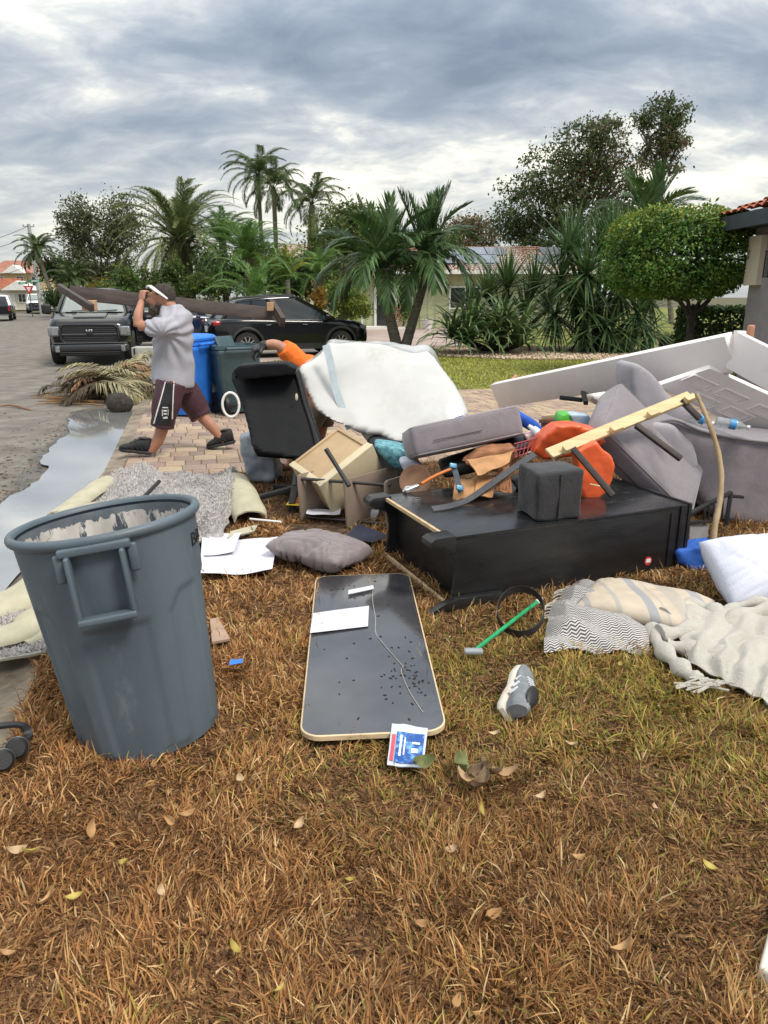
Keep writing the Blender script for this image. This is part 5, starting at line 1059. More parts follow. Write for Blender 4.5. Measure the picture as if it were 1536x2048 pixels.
p, q = G(500, 1038, .06), G(562, 1044, .07); tag(MB().tube([p, q], .009, 8).build('white_rod', m_white, None, 60), 'thin white rod sticking out from under the carpet', 'rod')
def packet():
    q = [G(774, 1530, .05), G(846, 1536, .05), G(856, 1456, .075), G(784, 1446, .075)]; t = thing('foil_packet', 'clear packet with blue and red print poking out under the tabletop', 'packet', tuple(G(815, 1500)))
    f = lambda u, v, o=0: q[0].lerp(q[1], u).lerp(q[3].lerp(q[2], u), v) + Vector((0, 0, o + .006 * nz((u * 3, v * 3, 0), 1, 3)))
    cloth('clear_film', [mat('clear film', (.55, .6, .66), .15, .1, 6, spec=.7)], lambda u, v: f(u, v), 6, 8, .003, t)
    cloth('blue_print', [mat('blue print', (.02, .12, .5), .25, .35, 26, col2=(.15, .38, .72), ramp=(.5, .62))], lambda u, v: f(.18 + .76 * u, .06 + .72 * v, .004), 6, 8, .001, t)
    cloth('red_print', [mat('red pink print', (.55, .07, .1), .3)], lambda u, v: f(.05 + .1 * u, .08 + .62 * v, .004), 3, 8, .001, t)
    for i, (u0, v0, du, dv) in enumerate(((.28, .2, .06, .5), (.4, .24, .04, .42), (.62, .3, .18, .1), (.62, .5, .22, .05))): cloth('white_print', [m_white], lambda u, v: f(u0 + du * u, v0 + dv * v, .0062), 2, 3, .0006, t)
packet()
m_pil = mat('mauve grey pillow cloth', (.21, .175, .18), .85, .12, 6, .003, 120, sheen=.3)
c = G(640, 1098, .1); tag(pillow('pillow', m_pil, Tr(c) @ Rz(R(-33)) @ Rx(R(-6)), .56, .42, .19, .045, 3, None, 54, 8), 'mauve grey crumpled pillow on the grass above the tabletop', 'pillow')
m_wpil = mat('white pillow cloth', (.58, .6, .7), .85, .05, 6, .003, 90)
c = G(1520, 1140, .17); tag(pillow('pillow', m_wpil, Tr(c + Vector((.02, .02, .0))) @ Rz(R(14)) @ Rx(R(40)), .62, .42, .23, .018, 8, None, 50, 4), 'plump white pillow at the right edge beside the black bookcase', 'pillow')
def rug():
    m_shag = mat('grey shag pile', (.5, .47, .46), .95, .25, 60, .012, 220, col2=(.66, .63, .61), bump2=.01, bscale2=50, dirt=(.36, .34, .34), dscale=5, dpos=(.55, .8)); m_back = mat('cream carpet backing', (.43, .4, .29), .8, .1, 8, .002, 200)
    t = thing('carpet', 'grey shag carpet with cream backing thrown in folds behind the grey can', 'carpet', tuple(G(320, 1040)))
    q = [G(150, 1110, 0), G(452, 1096, 0), G(492, 968, 0), G(215, 962, 0)]
    def hgt(p, u, v):
        h = .06 + .06 * max(0, nz(p, 1.6, 4) + .3) + .13 * math.exp(-((u - .93) / .09) ** 2) * (1 - .3 * v) + .09 * math.exp(-((u + v * .5 - .75) / .07) ** 2) + .03 * math.exp(-((v - .9) / .12) ** 2) * (1 - u * .5) + .02 * fbm(p, 7, 2)
        e = min(u, 1 - u, v, 1 - v); return h * min(1, .35 + e * 9) + .01
    def f(u, v):
        p = q[0].lerp(q[1], u).lerp(q[3].lerp(q[2], u), v); p = p + Vector((.06 * nz(p, 4, 7), .1 * nz(p, 4, 8), 0)); return Vector((p.x, p.y, hgt(p, u, v)))
    main = cloth('pile', [m_shag, m_back], f, 70, 46, .014, t)
    q2 = [G(-60, 1345, 0), G(96, 1318, 0), G(190, 1130, 0), G(-40, 1215, 0)]
    def f2(u, v):
        p = q2[0].lerp(q2[1], u).lerp(q2[3].lerp(q2[2], u), v); e = min(u, 1 - u, v, 1 - v); return Vector((p.x + .03 * nz(p, 5, 1), p.y + .03 * nz(p, 5, 2), .035 + .06 * min(1, e * 4) + .03 * nz(p, 4, 3)))
    cloth('pile', [m_shag, m_back], f2, 40, 30, .014, t)
    rs = np.random.RandomState(6)                             # tufts of the pile
    for ff, n, nm in ((f, 26000, 'tufts'), (f2, 8000, 'tufts')):
        uv = rs.uniform(.01, .99, (n, 2)); P = np.array([ff(*k) for k in uv]); V = []; d = rs.normal(0, 1, (n, 3)); d[:, 2] = np.abs(d[:, 2]) * 1.4 + .6; d /= np.linalg.norm(d, axis=1)[:, None]; s = rs.normal(0, 1, (n, 3)); s = np.cross(d, s); s /= np.linalg.norm(s, axis=1)[:, None]
        A = P - s * .0045; B = P + s * .0045; T = P + d * rs.uniform(.014, .03, (n, 1)); inv = np.array(ROOT[t.name].to_translation())
        V = np.stack([A, B, T], 1).reshape(-1, 3) - inv; obj_of(nm, npmesh('tufts', V, np.arange(3 * n).reshape(-1, 3), mat('pale tuft', (.52, .5, .485), .95, .1, 3, isl=.16)), t)['kind'] = 'stuff'
    def roll(path, r, tag_, turns=1.0, a0=0, m=m_back):
        turns, a0 = .52, -.06       # folded-over edge, backing outside, thick like carpet
        path = smooth_path(path, 5); n = 16
        def g(u, v):
            k = u * (len(path) - 1); i = min(int(k), len(path) - 2); p = path[i].lerp(path[i + 1], k - i); d = (path[min(i + 1, len(path) - 1)] - path[max(i - 1, 0)]).normalized(); sd = d.cross(Vector((0, 0, 1))).normalized(); a = a0 + v * turns * 2 * math.pi; rr = r * (1 - .25 * v) * (1 + .12 * nz(p, 4, 2) + .05 * nz(p + Vector((0, 0, a)), 7, 4)) 
            return p + sd * rr * math.cos(a) * 1.4 + Vector((0, 0, rr * .72 * (1 + math.sin(a)) - .01))
        return cloth(tag_, [m_shag, m], g, len(path) * 2, n, -.012, t)
    roll([G(118, 1048, .0), G(150, 1018, .03), G(196, 985, .05), G(215, 972, .04)], .075, 'rolled_edge'); roll([G(60, 1098, 0), G(110, 1052, .02), G(160, 1030, .06), G(200, 1022, .1)], .06, 'rolled_edge')
    roll([G(498, 1052, .0), G(486, 1015, .03), G(462, 975, .06)], .095, 'rolled_edge', .62, R(-60)); roll([G(-40, 1262, .0), G(20, 1235, .02), G(90, 1192, .05), G(150, 1150, .05)], .115, 'rolled_edge', .8, R(-40)); roll([G(-40, 1300, .0), G(30, 1285, .03), G(70, 1258, .05), G(110, 1235, .05)], .075, 'rolled_edge', .95, R(-30)); roll([G(40, 1300, .02), G(75, 1275, .04), G(105, 1262, .05)], .05, 'rolled_edge', 1.1)
    cloth('backing_flap', [m_back, m_shag], lambda u, v: G(462 + 55 * u - 8 * v, 1062 - 14 * u + 14 * v, .03 + .05 * (1 - u)), 8, 6, -.014, t)
    p, q_ = W(278, 1004, 4.9), W(318, 963, 5.5); tag(MB().tube([p, q_], .016, 10).build('dark_pole', m_blackmetal, None, 60), 'short dark pole stuck out of the carpet behind the can', 'pole')
    cloth_ = soft('foam_piece', mat('white foam', (.7, .68, .62), .9, .05, 20, .004, 90), [(84, 1318), (84, 1290), (95, 1268), (120, 1262), (140, 1300), (120, 1318)], 3.1, .12, None, .012, 4); tag(cloth_, 'white foam chunk between the carpet end and the grey can', 'foam')
rug()
def headphones():
    t = thing('headphones', 'black over-ear headphones on the grass at the left edge', 'headphones', tuple(G(20, 1505)))
    def cup(px, py, z, a):
        c = G(px, py, z); m = Tr(c) @ Rz(a) @ Rx(R(62)); o = MB().lathe([(0, .0), (.026, .0), (.036, .006), (.039, .016), (.036, .028), (.03, .034), (.0, .034)], 24, m).build('ear_cup', m_black, t, 40); MB().lathe([(.028, -.014), (.04, -.008), (.041, .0), (.03, .002)], 24, m).build('ear_pad', mat('black leatherette', (.015, .015, .016), .6, .2, 30, .002, 80), o, 40); MB().lathe([(.039, .012), (.0405, .014), (.0405, .018), (.039, .02)], 24, m).build('trim_ring', m_chrome, o, 40); return c
    c1 = cup(36, 1495, .06, .3); c2 = cup(6, 1520, .055, .5)
    b = MB(); strap(b, smooth_path([c1 + Vector((.02, .02, .02)), G(58, 1470, .07), G(46, 1452, .1), G(14, 1450, .12), G(-30, 1462, .12), G(-50, 1500, .08), c2 + Vector((-.04, 0, .02))], 6), .03, .012); b.build('headband', m_black, t, 60)
headphones()
tag(MB().rbox((0, 0, .03), (.06, .34, .06), .012, Tr(G(1560, 1888, .0)) @ Rz(R(-36))).build('cream_board', mat('cream paint', (.66, .62, .54), .6), None, 40), 'end of a cream painted board at the lower right edge', 'board')

# blankets
def band_mat(name, base, stripe, axis, edges, rough=.9, weave=220):
    m = mat(name, base, rough, .08, 10, .004, weave); nt = m.node_tree; N = nt.nodes; L = nt.links; p = N['Principled BSDF']; src = p.inputs['Base Color'].links[0].from_socket
    tc = N.new('ShaderNodeTexCoord'); sp = N.new('ShaderNodeSeparateXYZ'); L.new(tc.outputs['Object'], sp.inputs[0]); r = N.new('ShaderNodeValToRGB'); r.color_ramp.interpolation = 'CONSTANT'
    mr = N.new('ShaderNodeMapRange'); mr.inputs[1].default_value = -.4; mr.inputs[2].default_value = .4; L.new(sp.outputs[axis], mr.inputs[0]); L.new(mr.outputs[0], r.inputs[0]); e = r.color_ramp.elements
    e[0].position = 0; e[0].color = (0, 0, 0, 1); e[1].position = edges[0][0]; e[1].color = (edges[0][2],) * 3 + (1,); x = e.new(edges[0][1]); x.color = (0, 0, 0, 1)
    for a, b_, k in edges[1:]: x = e.new(a); x.color = (k, k, k, 1); x = e.new(b_); x.color = (0, 0, 0, 1)
    mx = N.new('ShaderNodeMix'); mx.data_type = 'RGBA'; L.new(r.outputs[0], mx.inputs[0]); L.new(src, mx.inputs[6]); mx.inputs[7].default_value = (*stripe, 1); L.new(mx.outputs[2], p.inputs['Base Color']); return m
def herring_mat():
    m = mat('herringbone weave', (.5, .48, .46), .9, .05, 10, .003, 200); nt = m.node_tree; N = nt.nodes; L = nt.links; p = N['Principled BSDF']
    tc = N.new('ShaderNodeTexCoord'); sp = N.new('ShaderNodeSeparateXYZ'); L.new(tc.outputs['Object'], sp.inputs[0])
    def mt(op, a, b=None):
        n = N.new('ShaderNodeMath'); n.operation = op
        for i, v in enumerate((a, b)):
            if v is None: continue
            if isinstance(v, (int, float)): n.inputs[i].default_value = v
            else: L.new(v, n.inputs[i])
        return n.outputs[0]
    tri = mt('PINGPONG', mt('MULTIPLY', sp.outputs[0], 48.0), 1.0); s = mt('FRACT', mt('ADD', mt('MULTIPLY', sp.outputs[1], 86.0), mt('MULTIPLY', tri, .9))); k = mt('GREATER_THAN', s, .47)
    mx = N.new('ShaderNodeMix'); mx.data_type = 'RGBA'; L.new(k, mx.inputs[0]); mx.inputs[6].default_value = (.62, .59, .55, 1); mx.inputs[7].default_value = (.07, .07, .085, 1); L.new(mx.outputs[2], p.inputs['Base Color']); return m
def blankets():
    mh = herring_mat(); q = [G(1092, 1312, 0), G(1312, 1318, 0), G(1232, 1180, 0), G(1142, 1176, 0)]; t = thing('herringbone_blanket', 'black and cream herringbone blanket crumpled under the striped cushion', 'blanket', tuple(G(1180, 1270)))
    def f(u, v):
        p = q[0].lerp(q[1], u).lerp(q[3].lerp(q[2], u), v); e = min(u, 1 - u, v, 1 - v); fold = .022 * math.sin(22 * (u * .4 + v) + 5 * nz(p, 2, 1)) * (1 - .3 * u) + .02 * fbm(p, 4, 3)
        return Vector((p.x + .03 * nz(p, 5, 4) - .05 * math.sin(math.pi * v) * (1 - u), p.y + .03 * nz(p, 5, 6), .035 + max(-.02, fold) + .05 * min(1, e * 5)))
    cloth('cloth', [mh], f, 60, 60, .006, t); r = random.Random(3)
    for i in range(26): a = f(.0 + .01, .5 + .5 * i / 26); b = MB().tube([a, a + Vector((-.025 + r.uniform(-.01, .01), .01, -.01)), a + Vector((-.05, r.uniform(-.02, .02), -.03))], [.004, .004, .006], 5); b.build('fringe', mat('cream fringe', (.56, .5, .42), .9) if i == 0 else bpy.data.materials['cream fringe'], t, 60)
    ms = band_mat('cream woven with grey stripes', (.54, .46, .36), (.33, .33, .34), 0, [(.06, .1, .8), (.24, .27, .55), (.42, .48, 1), (.52, .535, .5), (.6, .7, .35), (.78, .86, .9)])
    c = (G(1160, 1195) + G(1295, 1172) + G(1400, 1225) + G(1290, 1290)) / 4
    tag(pillow('striped_cushion', ms, Tr(c + Vector((-.01, -.06, .06))) @ Rz(R(-30)) @ Rx(R(-2)), .64, .5, .13, .012, 12), 'flat cream cushion with grey stripes lying on the herringbone blanket', 'cushion')
    mw = mat('white knit', (.52, .49, .43), .95, .08, 8, .006, 160, sheen=.3, bump2=.006, bscale2=40); t = thing('knit_throw', 'white knitted throw in loose folds at the right edge', 'blanket', tuple(G(1440, 1330)))
    q1 = [G(1380, 1340, 0), G(1590, 1450, 0), G(1600, 1262, 0), G(1330, 1230, 0)]
    def g(u, v):
        p = q1[0].lerp(q1[1], u).lerp(q1[3].lerp(q1[2], u), v); w = (u * 1.0 - v * .35) + .1 * nz(p, 3, 2); e = min(u, 1 - u, v, 1 - v)
        h = .05 + .02 * math.sin(w * 30 + 2 * nz(p, 3, 9)) * (.4 + .6 * (1 - v)) + .03 * max(0, nz(p, 3.2, 5)) + .03 * math.exp(-((v - .82) / .16) ** 2); return Vector((p.x + .04 * nz(p, 6, 1), p.y + .04 * nz(p, 6, 3), .025 + max(.012, h) * min(1, .3 + e * 6)))
    cloth('cloth', [mw], g, 90, 60, .01, t)
    for k, (path, r0) in enumerate((([(1300, 1255), (1318, 1290), (1345, 1320), (1372, 1345), (1400, 1362)], .05), ([(1320, 1270), (1370, 1262), (1430, 1250), (1500, 1255), (1560, 1250)], .058), ([(1330, 1235), (1380, 1215), (1420, 1220), (1450, 1245), (1510, 1225), (1560, 1222)], .06), ([(1335, 1290), (1390, 1300), (1440, 1310), (1500, 1290), (1570, 1295)], .05), ([(1440, 1240), (1470, 1215), (1520, 1205), (1580, 1210)], .05))):
        pts = smooth_path([G(x, y, .05 + .015 * (k % 3)) for x, y in path], 6); n = len(pts); MB().tube(pts, [r0 * (.75 + .25 * math.sin(i * .9 + k)) * (1 if i < n - 3 else .7) for i in range(n)], 12, flat=.75).build('fold', mw, t, 70)
    a = G(1408, 1372, .04)
    for i in range(18): b = MB().tube([a + Vector((r.uniform(-.04, .04), r.uniform(-.02, .03), r.uniform(0, .03))), a + Vector((r.uniform(-.09, .09), r.uniform(-.05, .03), .03)), a + Vector((r.uniform(-.14, .14), r.uniform(-.08, .02), .01))], .005, 5); b.build('fringe', mw, t, 60)
blankets()
def strap_ring():
    c = G(1040, 1262, .0); p = []
    for i in range(40):
        a = R(-60 + 380 * i / 39); p.append(c + Vector((.115 * math.cos(a), .02 + .2 * math.sin(a) * .85, .05 + .055 * (1 + math.sin(a + .6)))))
    b = MB(); strap(b, p, .005, .035); tag(b.build('leather_strap', mat('black leather strap', (.016, .013, .012), .5, .2, 20), None, 60), 'black leather strap curled into a ring beside the bookcase', 'strap')
    p, q = G(935, 1312, .06), G(1082, 1198, .075); t = thing('green_stake', 'green translucent garden stake lying in the grass by the leather ring', 'stake', tuple(p)); MB().tube([p.lerp(q, .1), q.lerp(p, .06)], .011, 10).build('rod', mat('green plastic rod', (.02, .3, .11), .25, .2, 20, spec=.7), t, 60); MB().tube([q.lerp(p, .07), q], .0135, 10).build('cap', m_white, t, 60); MB().rbox(tuple(p.lerp(q, .07)), (.09, .04, .025), .01, None).build('clip', mat('grey clear clip', (.3, .32, .33), .2), t, 60)
strap_ring()
def shoe(parent, mtx, mu, ms, L=.3, w=.105, name='shoe', hi=.1, local=True, toe=0.0, laces=None):
    # local X to the toe, Z up; heel at 0
    st = [(0, .55, .03, hi * 1.0), (.03, .78, .02, hi * 1.06), (.09, .8, .02, hi * 1.0), (.14, .8, .02, hi * .88), (.18, .92, .02, hi * .68), (.22, 1, .02, hi * .56), (.26, .92, .02, hi * .48), (.285, .7, .024, hi * .4), (.3, .36, .03, hi * .32)]
    k = L / .3; rg = []
    for x, hw, z0, z1 in st: rg.append([(x * k, math.cos(a) * hw * w / 2 * (.82 if math.sin(a) > .5 else 1), (z0 + z1) / 2 + (z1 - z0) / 2 * math.sin(a) + toe * (x / .3) ** 3) for a in [2 * math.pi * j / 14 for j in range(14)]])
    up = MB().rings(rg, True, True, 0, mtx).build('upper', mu, parent, 60, local=local)
    out = [(0, .6), (.02, .8), (.08, .82), (.15, .78), (.22, 1.04), (.27, .92), (.295, .6), (.31, .15)]; poly = [(x * k - .004, y * w / 2) for x, y in out] + [(x * k - .004, -y * w / 2) for x, y in reversed(out)]
    so = MB(); lv = []
    for z, s in ((0, .97), (.012, 1.03), (.03, 1.0), (.034, .9)): lv.append([((x - .15 * k) * s + .15 * k, y * s, z + toe * max(0, x / L) ** 3) for x, y in poly])
    so.rings(lv, True, True, 0, mtx).build('sole', ms, parent, 50, local=local)
    MB().ball((.075 * k, 0, hi * 1.0), (.058 * k, w * .3, .014), 14, mtx).build('opening', m_black, parent, 60, local=local)
    if laces:
        for i in range(4): MB().tube([mtx @ Vector(((.13 + .022 * i) * k, -.026, hi * (.86 - .085 * i))), mtx @ Vector(((.135 + .022 * i) * k, 0, hi * (.92 - .085 * i))), mtx @ Vector(((.13 + .022 * i) * k, .026, hi * (.86 - .085 * i)))], .004, 5).build('lace', laces, parent, 60, local=local)
        for s in (-1, 1):
            for i in range(3): b = MB(); b.tube([mtx @ Vector(((.07 + .045 * i) * k, s * w * .415, .045)), mtx @ Vector(((.1 + .04 * i) * k, s * w * .4, .075 - .006 * i))], .006, 5); b.build('side_stripe', laces, parent, 60, local=local)
def sneaker():
    a, h_ = G(1026, 1432, .02), G(1046, 1338, .02); base = G(1022, 1420, .05); t = thing('sneaker', 'grey running shoe tipped on its side in the grass', 'shoe', tuple(base))
    fx = Vector((.42, .85, .16)).normalized(); sole_n = Vector((-.78, -.12, -.5)); sole_n = (sole_n - fx * sole_n.dot(fx)).normalized(); z = -sole_n; y = z.cross(fx); m = Matrix((fx, y, z)).transposed().to_4x4(); m.translation = base - fx * .02 + sole_n * .04
    shoe(t, m, mat('grey mesh upper', (.2, .215, .23), .8, .2, 30, .002, 200), mat('off white sole', (.6, .56, .48), .7, .1, 20, dirt=(.4, .3, .2), dscale=20), .3, .115, local=False, hi=.125, laces=mat('silver lace', (.55, .57, .6), .5))
sneaker()
# ------------------------------------------------------------------ the heap of ruined furniture
m_bwood = mat('black stained wood', (.014, .014, .015), .34, .35, 4, .0015, 60, spec=.5, rvar=.1, dirt=(.05, .05, .052), dscale=5, dpos=(.6, .85), stretch=(.5, 3, 3))
m_wetblack = mat('wet black veneer', (.017, .018, .02), .2, .35, 4, .001, 40, spec=.6, rvar=.16, dirt=(.1, .1, .11), dscale=7, dpos=(.62, .72), stretch=(.6, 1.6, 1))
m_raw = mat('raw chipboard', (.52, .38, .22), .85, .2, 40)
m_cush = mat('mauve grey upholstery', (.225, .2, .22), .9, .12, 5, .003, 260, sheen=.35, bump2=.012, bscale2=4, dirt=(.165, .145, .15), dscale=2.6, dpos=(.52, .75))
m_cush_l = mat('light grey upholstery', (.33, .31, .34), .9, .1, 5, .003, 260, sheen=.35, bump2=.01, bscale2=4)
m_pipe = mat('grey piping', (.27, .25, .265), .9, .1, 10)
m_dwood = mat('dark brown wood', (.03, .019, .017), .5, .3, 6, .002, 40, stretch=(1, 1, 8))
def bookcase():
    A, Bq = G(897, 1216), G(1362, 1132); u = (Bq - A); u.z = 0; L = 1.66; m = frame(A, u, (0, 0, 1)); W_, H = .93, .41
    t = thing('bookcase', 'black bookcase lying on its back, its hollow plinth end toward the left', 'bookcase', mat=m)
    def bx(name, c, s, mm=m_bwood, bev=.004, par=None): return MB().box(c, s).build(name, mm, par or t, 35, bev, True)
    # side panels: their plinth end is cut in a concave curve
    prof = [(0, 0), (L, 0), (L, H - .02), (-.02, H - .02), (-.012, H - .07), (.02, H - .12), (.035, H - .2), (.03, .12), (.012, .05)]
    for y0 in (0, W_ - .024):
        MB().prism([(x, z) for x, z in prof], .024, Tr((0, y0 + .024, 0)) @ Rx(R(90))).build('side_panel', m_bwood, t, 35, .003, True)
    MB().box((L / 2, W_ / 2, H - .01), (L + .02, W_ + .004, .02)).build('back_panel', m_wetblack, t, 35, .002, True)
    bx('end_board', (.1, W_ / 2, H / 2 - .012), (.02, W_ - .052, H - .03)); bx('top_board', (L + .014, W_ / 2, H / 2), (.024, W_ + .03, H + .016)); bx('top_moulding', (L - .03, -.006, H / 2), (.05, .01, H)); bx('moulding_bead', (L - .12, -.004, H / 2 - .01), (.012, .008, H - .06))
    bx('shelf', (.62, W_ / 2, .06), (.02, W_ - .06, .1)); bx('raw_edge', (-.012, W_ / 2, H - .004), (.018, W_ - .09, .02), m_raw, 0); bx('raw_edge', (.0, W_ / 2, .012), (.018, W_ - .06, .026), m_raw, 0)
    # bracket feet on the two upper corners and a kicked lower one
    for y0 in (-.03, W_ - .09):
        f = MB(); f.prism([(-.13, H - .005), (-.13, H - .035), (-.05, H - .075), (.02, H - .08), (.02, H + .014), (-.1, H + .012)], .115, Tr((0, y0 + .115, 0)) @ Rx(R(90))); f.build('bracket_foot', m_bwood, t, 25, .0015, True)
    f = MB(); f.prism([(-.14, .0), (-.1, -.006), (.35, -.004), (.32, .05), (.02, .06), (-.06, .04)], .05, Tr((0, -.012, 0.012)) @ Rx(R(90))); f.build('plinth_strip', m_bwood, t, 35, .003, True)
    s = MB(); s.lathe([(0, 0), (.028, 0), (.028, .0015), (0, .0015)], 24, Tr((L - .27, -.001, .075)) @ Rx(R(90))); so = s.build('sticker', mat('red sticker', (.5, .05, .05), .4), t, 40, local=True)
    MB().box((L - .27, -.004, .078), (.034, .001, .024)).build('sticker_label', m_white, so, local=True)
    return m, L, W_, H
BK, BL, BW, BH = bookcase()
def on(x, y, z=0): return BK @ Vector((x, y, BH + z))           # a spot on the upturned back of the bookcase
def box_cushion(name, label, mtx, d, r=.045, mm=None, bulge=.18, zip_=None, cat='cushion'):
    t = thing(name, label, cat, mat=mtx); MB().rbox((0, 0, 0), d, r, None, 0, 4, 8, bulge).build('cover', mm or m_cush, t, 80, local=True)
    for s in (-1, 1):
        hx, hy, z = d[0] / 2 - .006, d[1] / 2 - .006, s * (d[2] / 2 - r * .35); p = []
        for sx, sy, a0 in ((1, 1, 0), (-1, 1, 90), (-1, -1, 180), (1, -1, 270)):
            for i in range(4): a = R(a0 + 30 * i); p.append((sx * (hx - r) + r * math.cos(a), sy * (hy - r) + r * math.sin(a), z))
        MB().tube(p + [p[0]], .006, 6).build('piping', m_pipe, t, 60, local=True)
    if zip_: MB().tube([(-d[0] * .32, -d[1] / 2 - .004 - zip_, -.02), (d[0] * .12, -d[1] / 2 - .004 - zip_, -.02)], .0025, 5).build('zip', m_dwood, t, 60, local=True)
    return t
c = W(926, 882, 5.0); box_cushion('sofa_cushion', 'mauve grey box cushion lying on top of the heap left of the orange plastic', Tr(c + Vector((.0, .17, .02))) @ Rz(R(9)) @ Ry(R(-10)) @ Rx(R(-16)), (.78, .46, .21), .032, None, .07, .02)
ca = W(1302, 915, 4.95); ex = Vector((.74, .0, -.68)).normalized(); ez = Vector((.52, -.62, .57)); ez = (ez - ex * ez.dot(ex)).normalized(); ey = ez.cross(ex)
mm_ = Matrix((ex, ey, ez)).transposed().to_4x4(); mm_.translation = ca + Vector((.0, .12, 0))
box_cushion('sofa_cushion', 'large mauve grey seat cushion standing slanted behind the pine slat', mm_, (.92, .56, .2), .034, m_cush, .07, .02)
def sofa():
    t = thing('sofa', 'mauve grey sofa tipped over at the right edge of the heap', 'sofa', tuple(G(1500, 1040)))
    soft('seat_back', m_cush, [(1310, 842), (1350, 838), (1400, 858), (1470, 874), (1640, 890), (1680, 1050), (1500, 1052), (1440, 1040), (1400, 1000), (1360, 940)], 5.2, .75, t, .035, 6, (.008, 3, 1))
    soft('arm', m_cush_l, [(1262, 726), (1280, 728), (1305, 745), (1340, 790), (1385, 830), (1410, 862), (1330, 880), (1285, 850), (1268, 800), (1260, 760)], 5.55, .42, t, .03, 6, (.008, 4, 2))
    soft('lower_roll', m_cush_l, [(1255, 872), (1300, 845), (1350, 850), (1390, 890), (1402, 930), (1380, 950), (1330, 935)], 5.12, .3, t, .025, 6, (.008, 4, 5))
    p = smooth_path([W(1312, 845, 5.2), W(1350, 840, 5.19), W(1400, 860, 5.19), W(1470, 876, 5.19), W(1560, 886, 5.19), W(1640, 892, 5.19)], 5); MB().tube(p, .013, 8).build('piping', m_pipe, t, 60)
sofa()
m_rail = mat('off white painted board', (.8, .76, .74), .55, .05, 3, .001, 40, dirt=(.5, .44, .4), dscale=4, dpos=(.6, .85))
def bed_frame():
    t = thing('bed_frame', 'long off-white bed rail slanting over the heap with a corner post at right', 'bed frame', tuple(G(1300, 830)))
    a, b = W(995, 790, 8.2), W(1468, 703, 5.5); MB().bar(a, b, .09, .28, (-.3, -.25, 1)).build('side_rail', m_rail, t, 35, .006)
    c = W(1640, 790, 4.75); MB().bar(b + Vector((0, 0, .01)), c, .05, .27, (0, 0, 1)).build('head_rail', m_rail, t, 35, .006)
    MB().bar(b + Vector((.02, .0, -.13)), b + Vector((.025, .0, .15)), .06, .07, (1, 0, 0)).build('corner_post', m_rail, t, 35, .006)
    MB().bar(W(1460, 742, 5.55), W(1420, 752, 5.9), .05, .03).build('slat_ledge', m_rail, t, 35, .003)
    lg = mat('terracotta painted wood', (.5, .24, .15), .6, .1, 6)
    p = W(1500, 672, 5.55); MB().rbox(tuple(p), (.045, .045, .16), .012).build('post_finial', lg, t, 40)
    tag(MB().bar(W(1022, 766, 8.3), W(1034, 752, 8.35), .04, .05).build('terracotta_block', lg, None, 35, .006), 'small terracotta block showing above the far end of the bed rail', 'block')
    k = MB(); q = [W(1238, 716, 6.78), W(1345, 698, 6.15), W(1320, 716, 6.2), W(1262, 735, 6.62)]
    def f(u, v): p = q[0].lerp(q[1], u).lerp(q[3].lerp(q[2], u), v); return p + Vector((0, -.05 - .02 * v, .02 + .012 * nz(p, 14, 3) - .0))
    tag(cloth('teal_knit', [mat('teal knit', (.16, .36, .36), .95, .3, 60, .01, 120, col2=(.3, .48, .47))], f, 18, 10, .02), 'teal knitted cloth draped over the off-white bed rail', 'cloth')
    # dark splayed legs of a chair under the rail
    ch = thing('upturned_chair', 'black chair legs jutting out below the off-white bed rail', 'chair', tuple(G(1180, 830)))
    for (p, q2) in (((1120, 795, 7.0), (1165, 800, 6.9)), ((1165, 782, 7.0), (1172, 806, 6.6)), ((1200, 808, 6.6), (1232, 782, 7.0)), ((1232, 782, 6.9), (1262, 800, 6.4)), ((1250, 785, 6.8), (1258, 806, 6.5))): MB().bar(W(*p), W(*q2), .04, .04).build('leg', m_blackmetal, ch, 35, .004)
    soft('seat', m_rail, [(1180, 790), (1218, 785), (1225, 806), (1190, 812)], 7.0, .4, ch, .03, 3, (.004, 4, 1))
bed_frame()
def door():
    p0 = W(1420, 738, 5.55); n = Vector((-.08, -.8, -.6)).normalized()
    def on_plane(px, py, off=0): r = ray(px, py); k = (p0 + n * off - cam.location).dot(n) / r.dot(n); return cam.location + r * k
    t = thing('panel_door', 'off-white moulded panel door tipped face down against the bed frame', 'door', tuple(p0)); out = [(1316, 772), (1420, 737), (1640, 836), (1600, 905), (1440, 835)]
    def slab(poly, th, off, name, mm, par, bev):
        F = [on_plane(x, y, off) for x, y in poly]; k = len(F); b = MB(); b.add(F + [q - n * th for q in F], [tuple(range(k)), tuple(range(2 * k - 1, k - 1, -1))] + [(a, k + a, k + (a + 1) % k, (a + 1) % k) for a in range(k)])
        o = b.build(name, mm, par, 35, bev); return o
    sl_ = slab(out, .045, 0, 'slab', m_rail, t, .004)
    for (x, y) in ((1400, 765), (1462, 792), (1530, 824), (1405, 800), (1472, 828)):
        u, v = Vector((24, 10.8)), Vector((-13, 5.0)); c = Vector((x, y))
        for k, s_ in ((.0, 1.0), (.0, .68)):
            q = [c + u * s_ * a + v * s_ * b_ for a, b_ in ((-1, -1), (1, -1), (1, 1), (-1, 1))]; P_ = [on_plane(p[0], p[1], .004) for p in q]
            MB().tube(P_ + [P_[0], P_[1]], .008 if s_ == 1 else .006, 6).build('panel_moulding', m_rail, t, 60)
door()
m_pine = mat('pale pine', (.62, .46, .24), .7, .12, 5, .001, 40, stretch=(.4, 6, 6), col2=(.7, .55, .32))
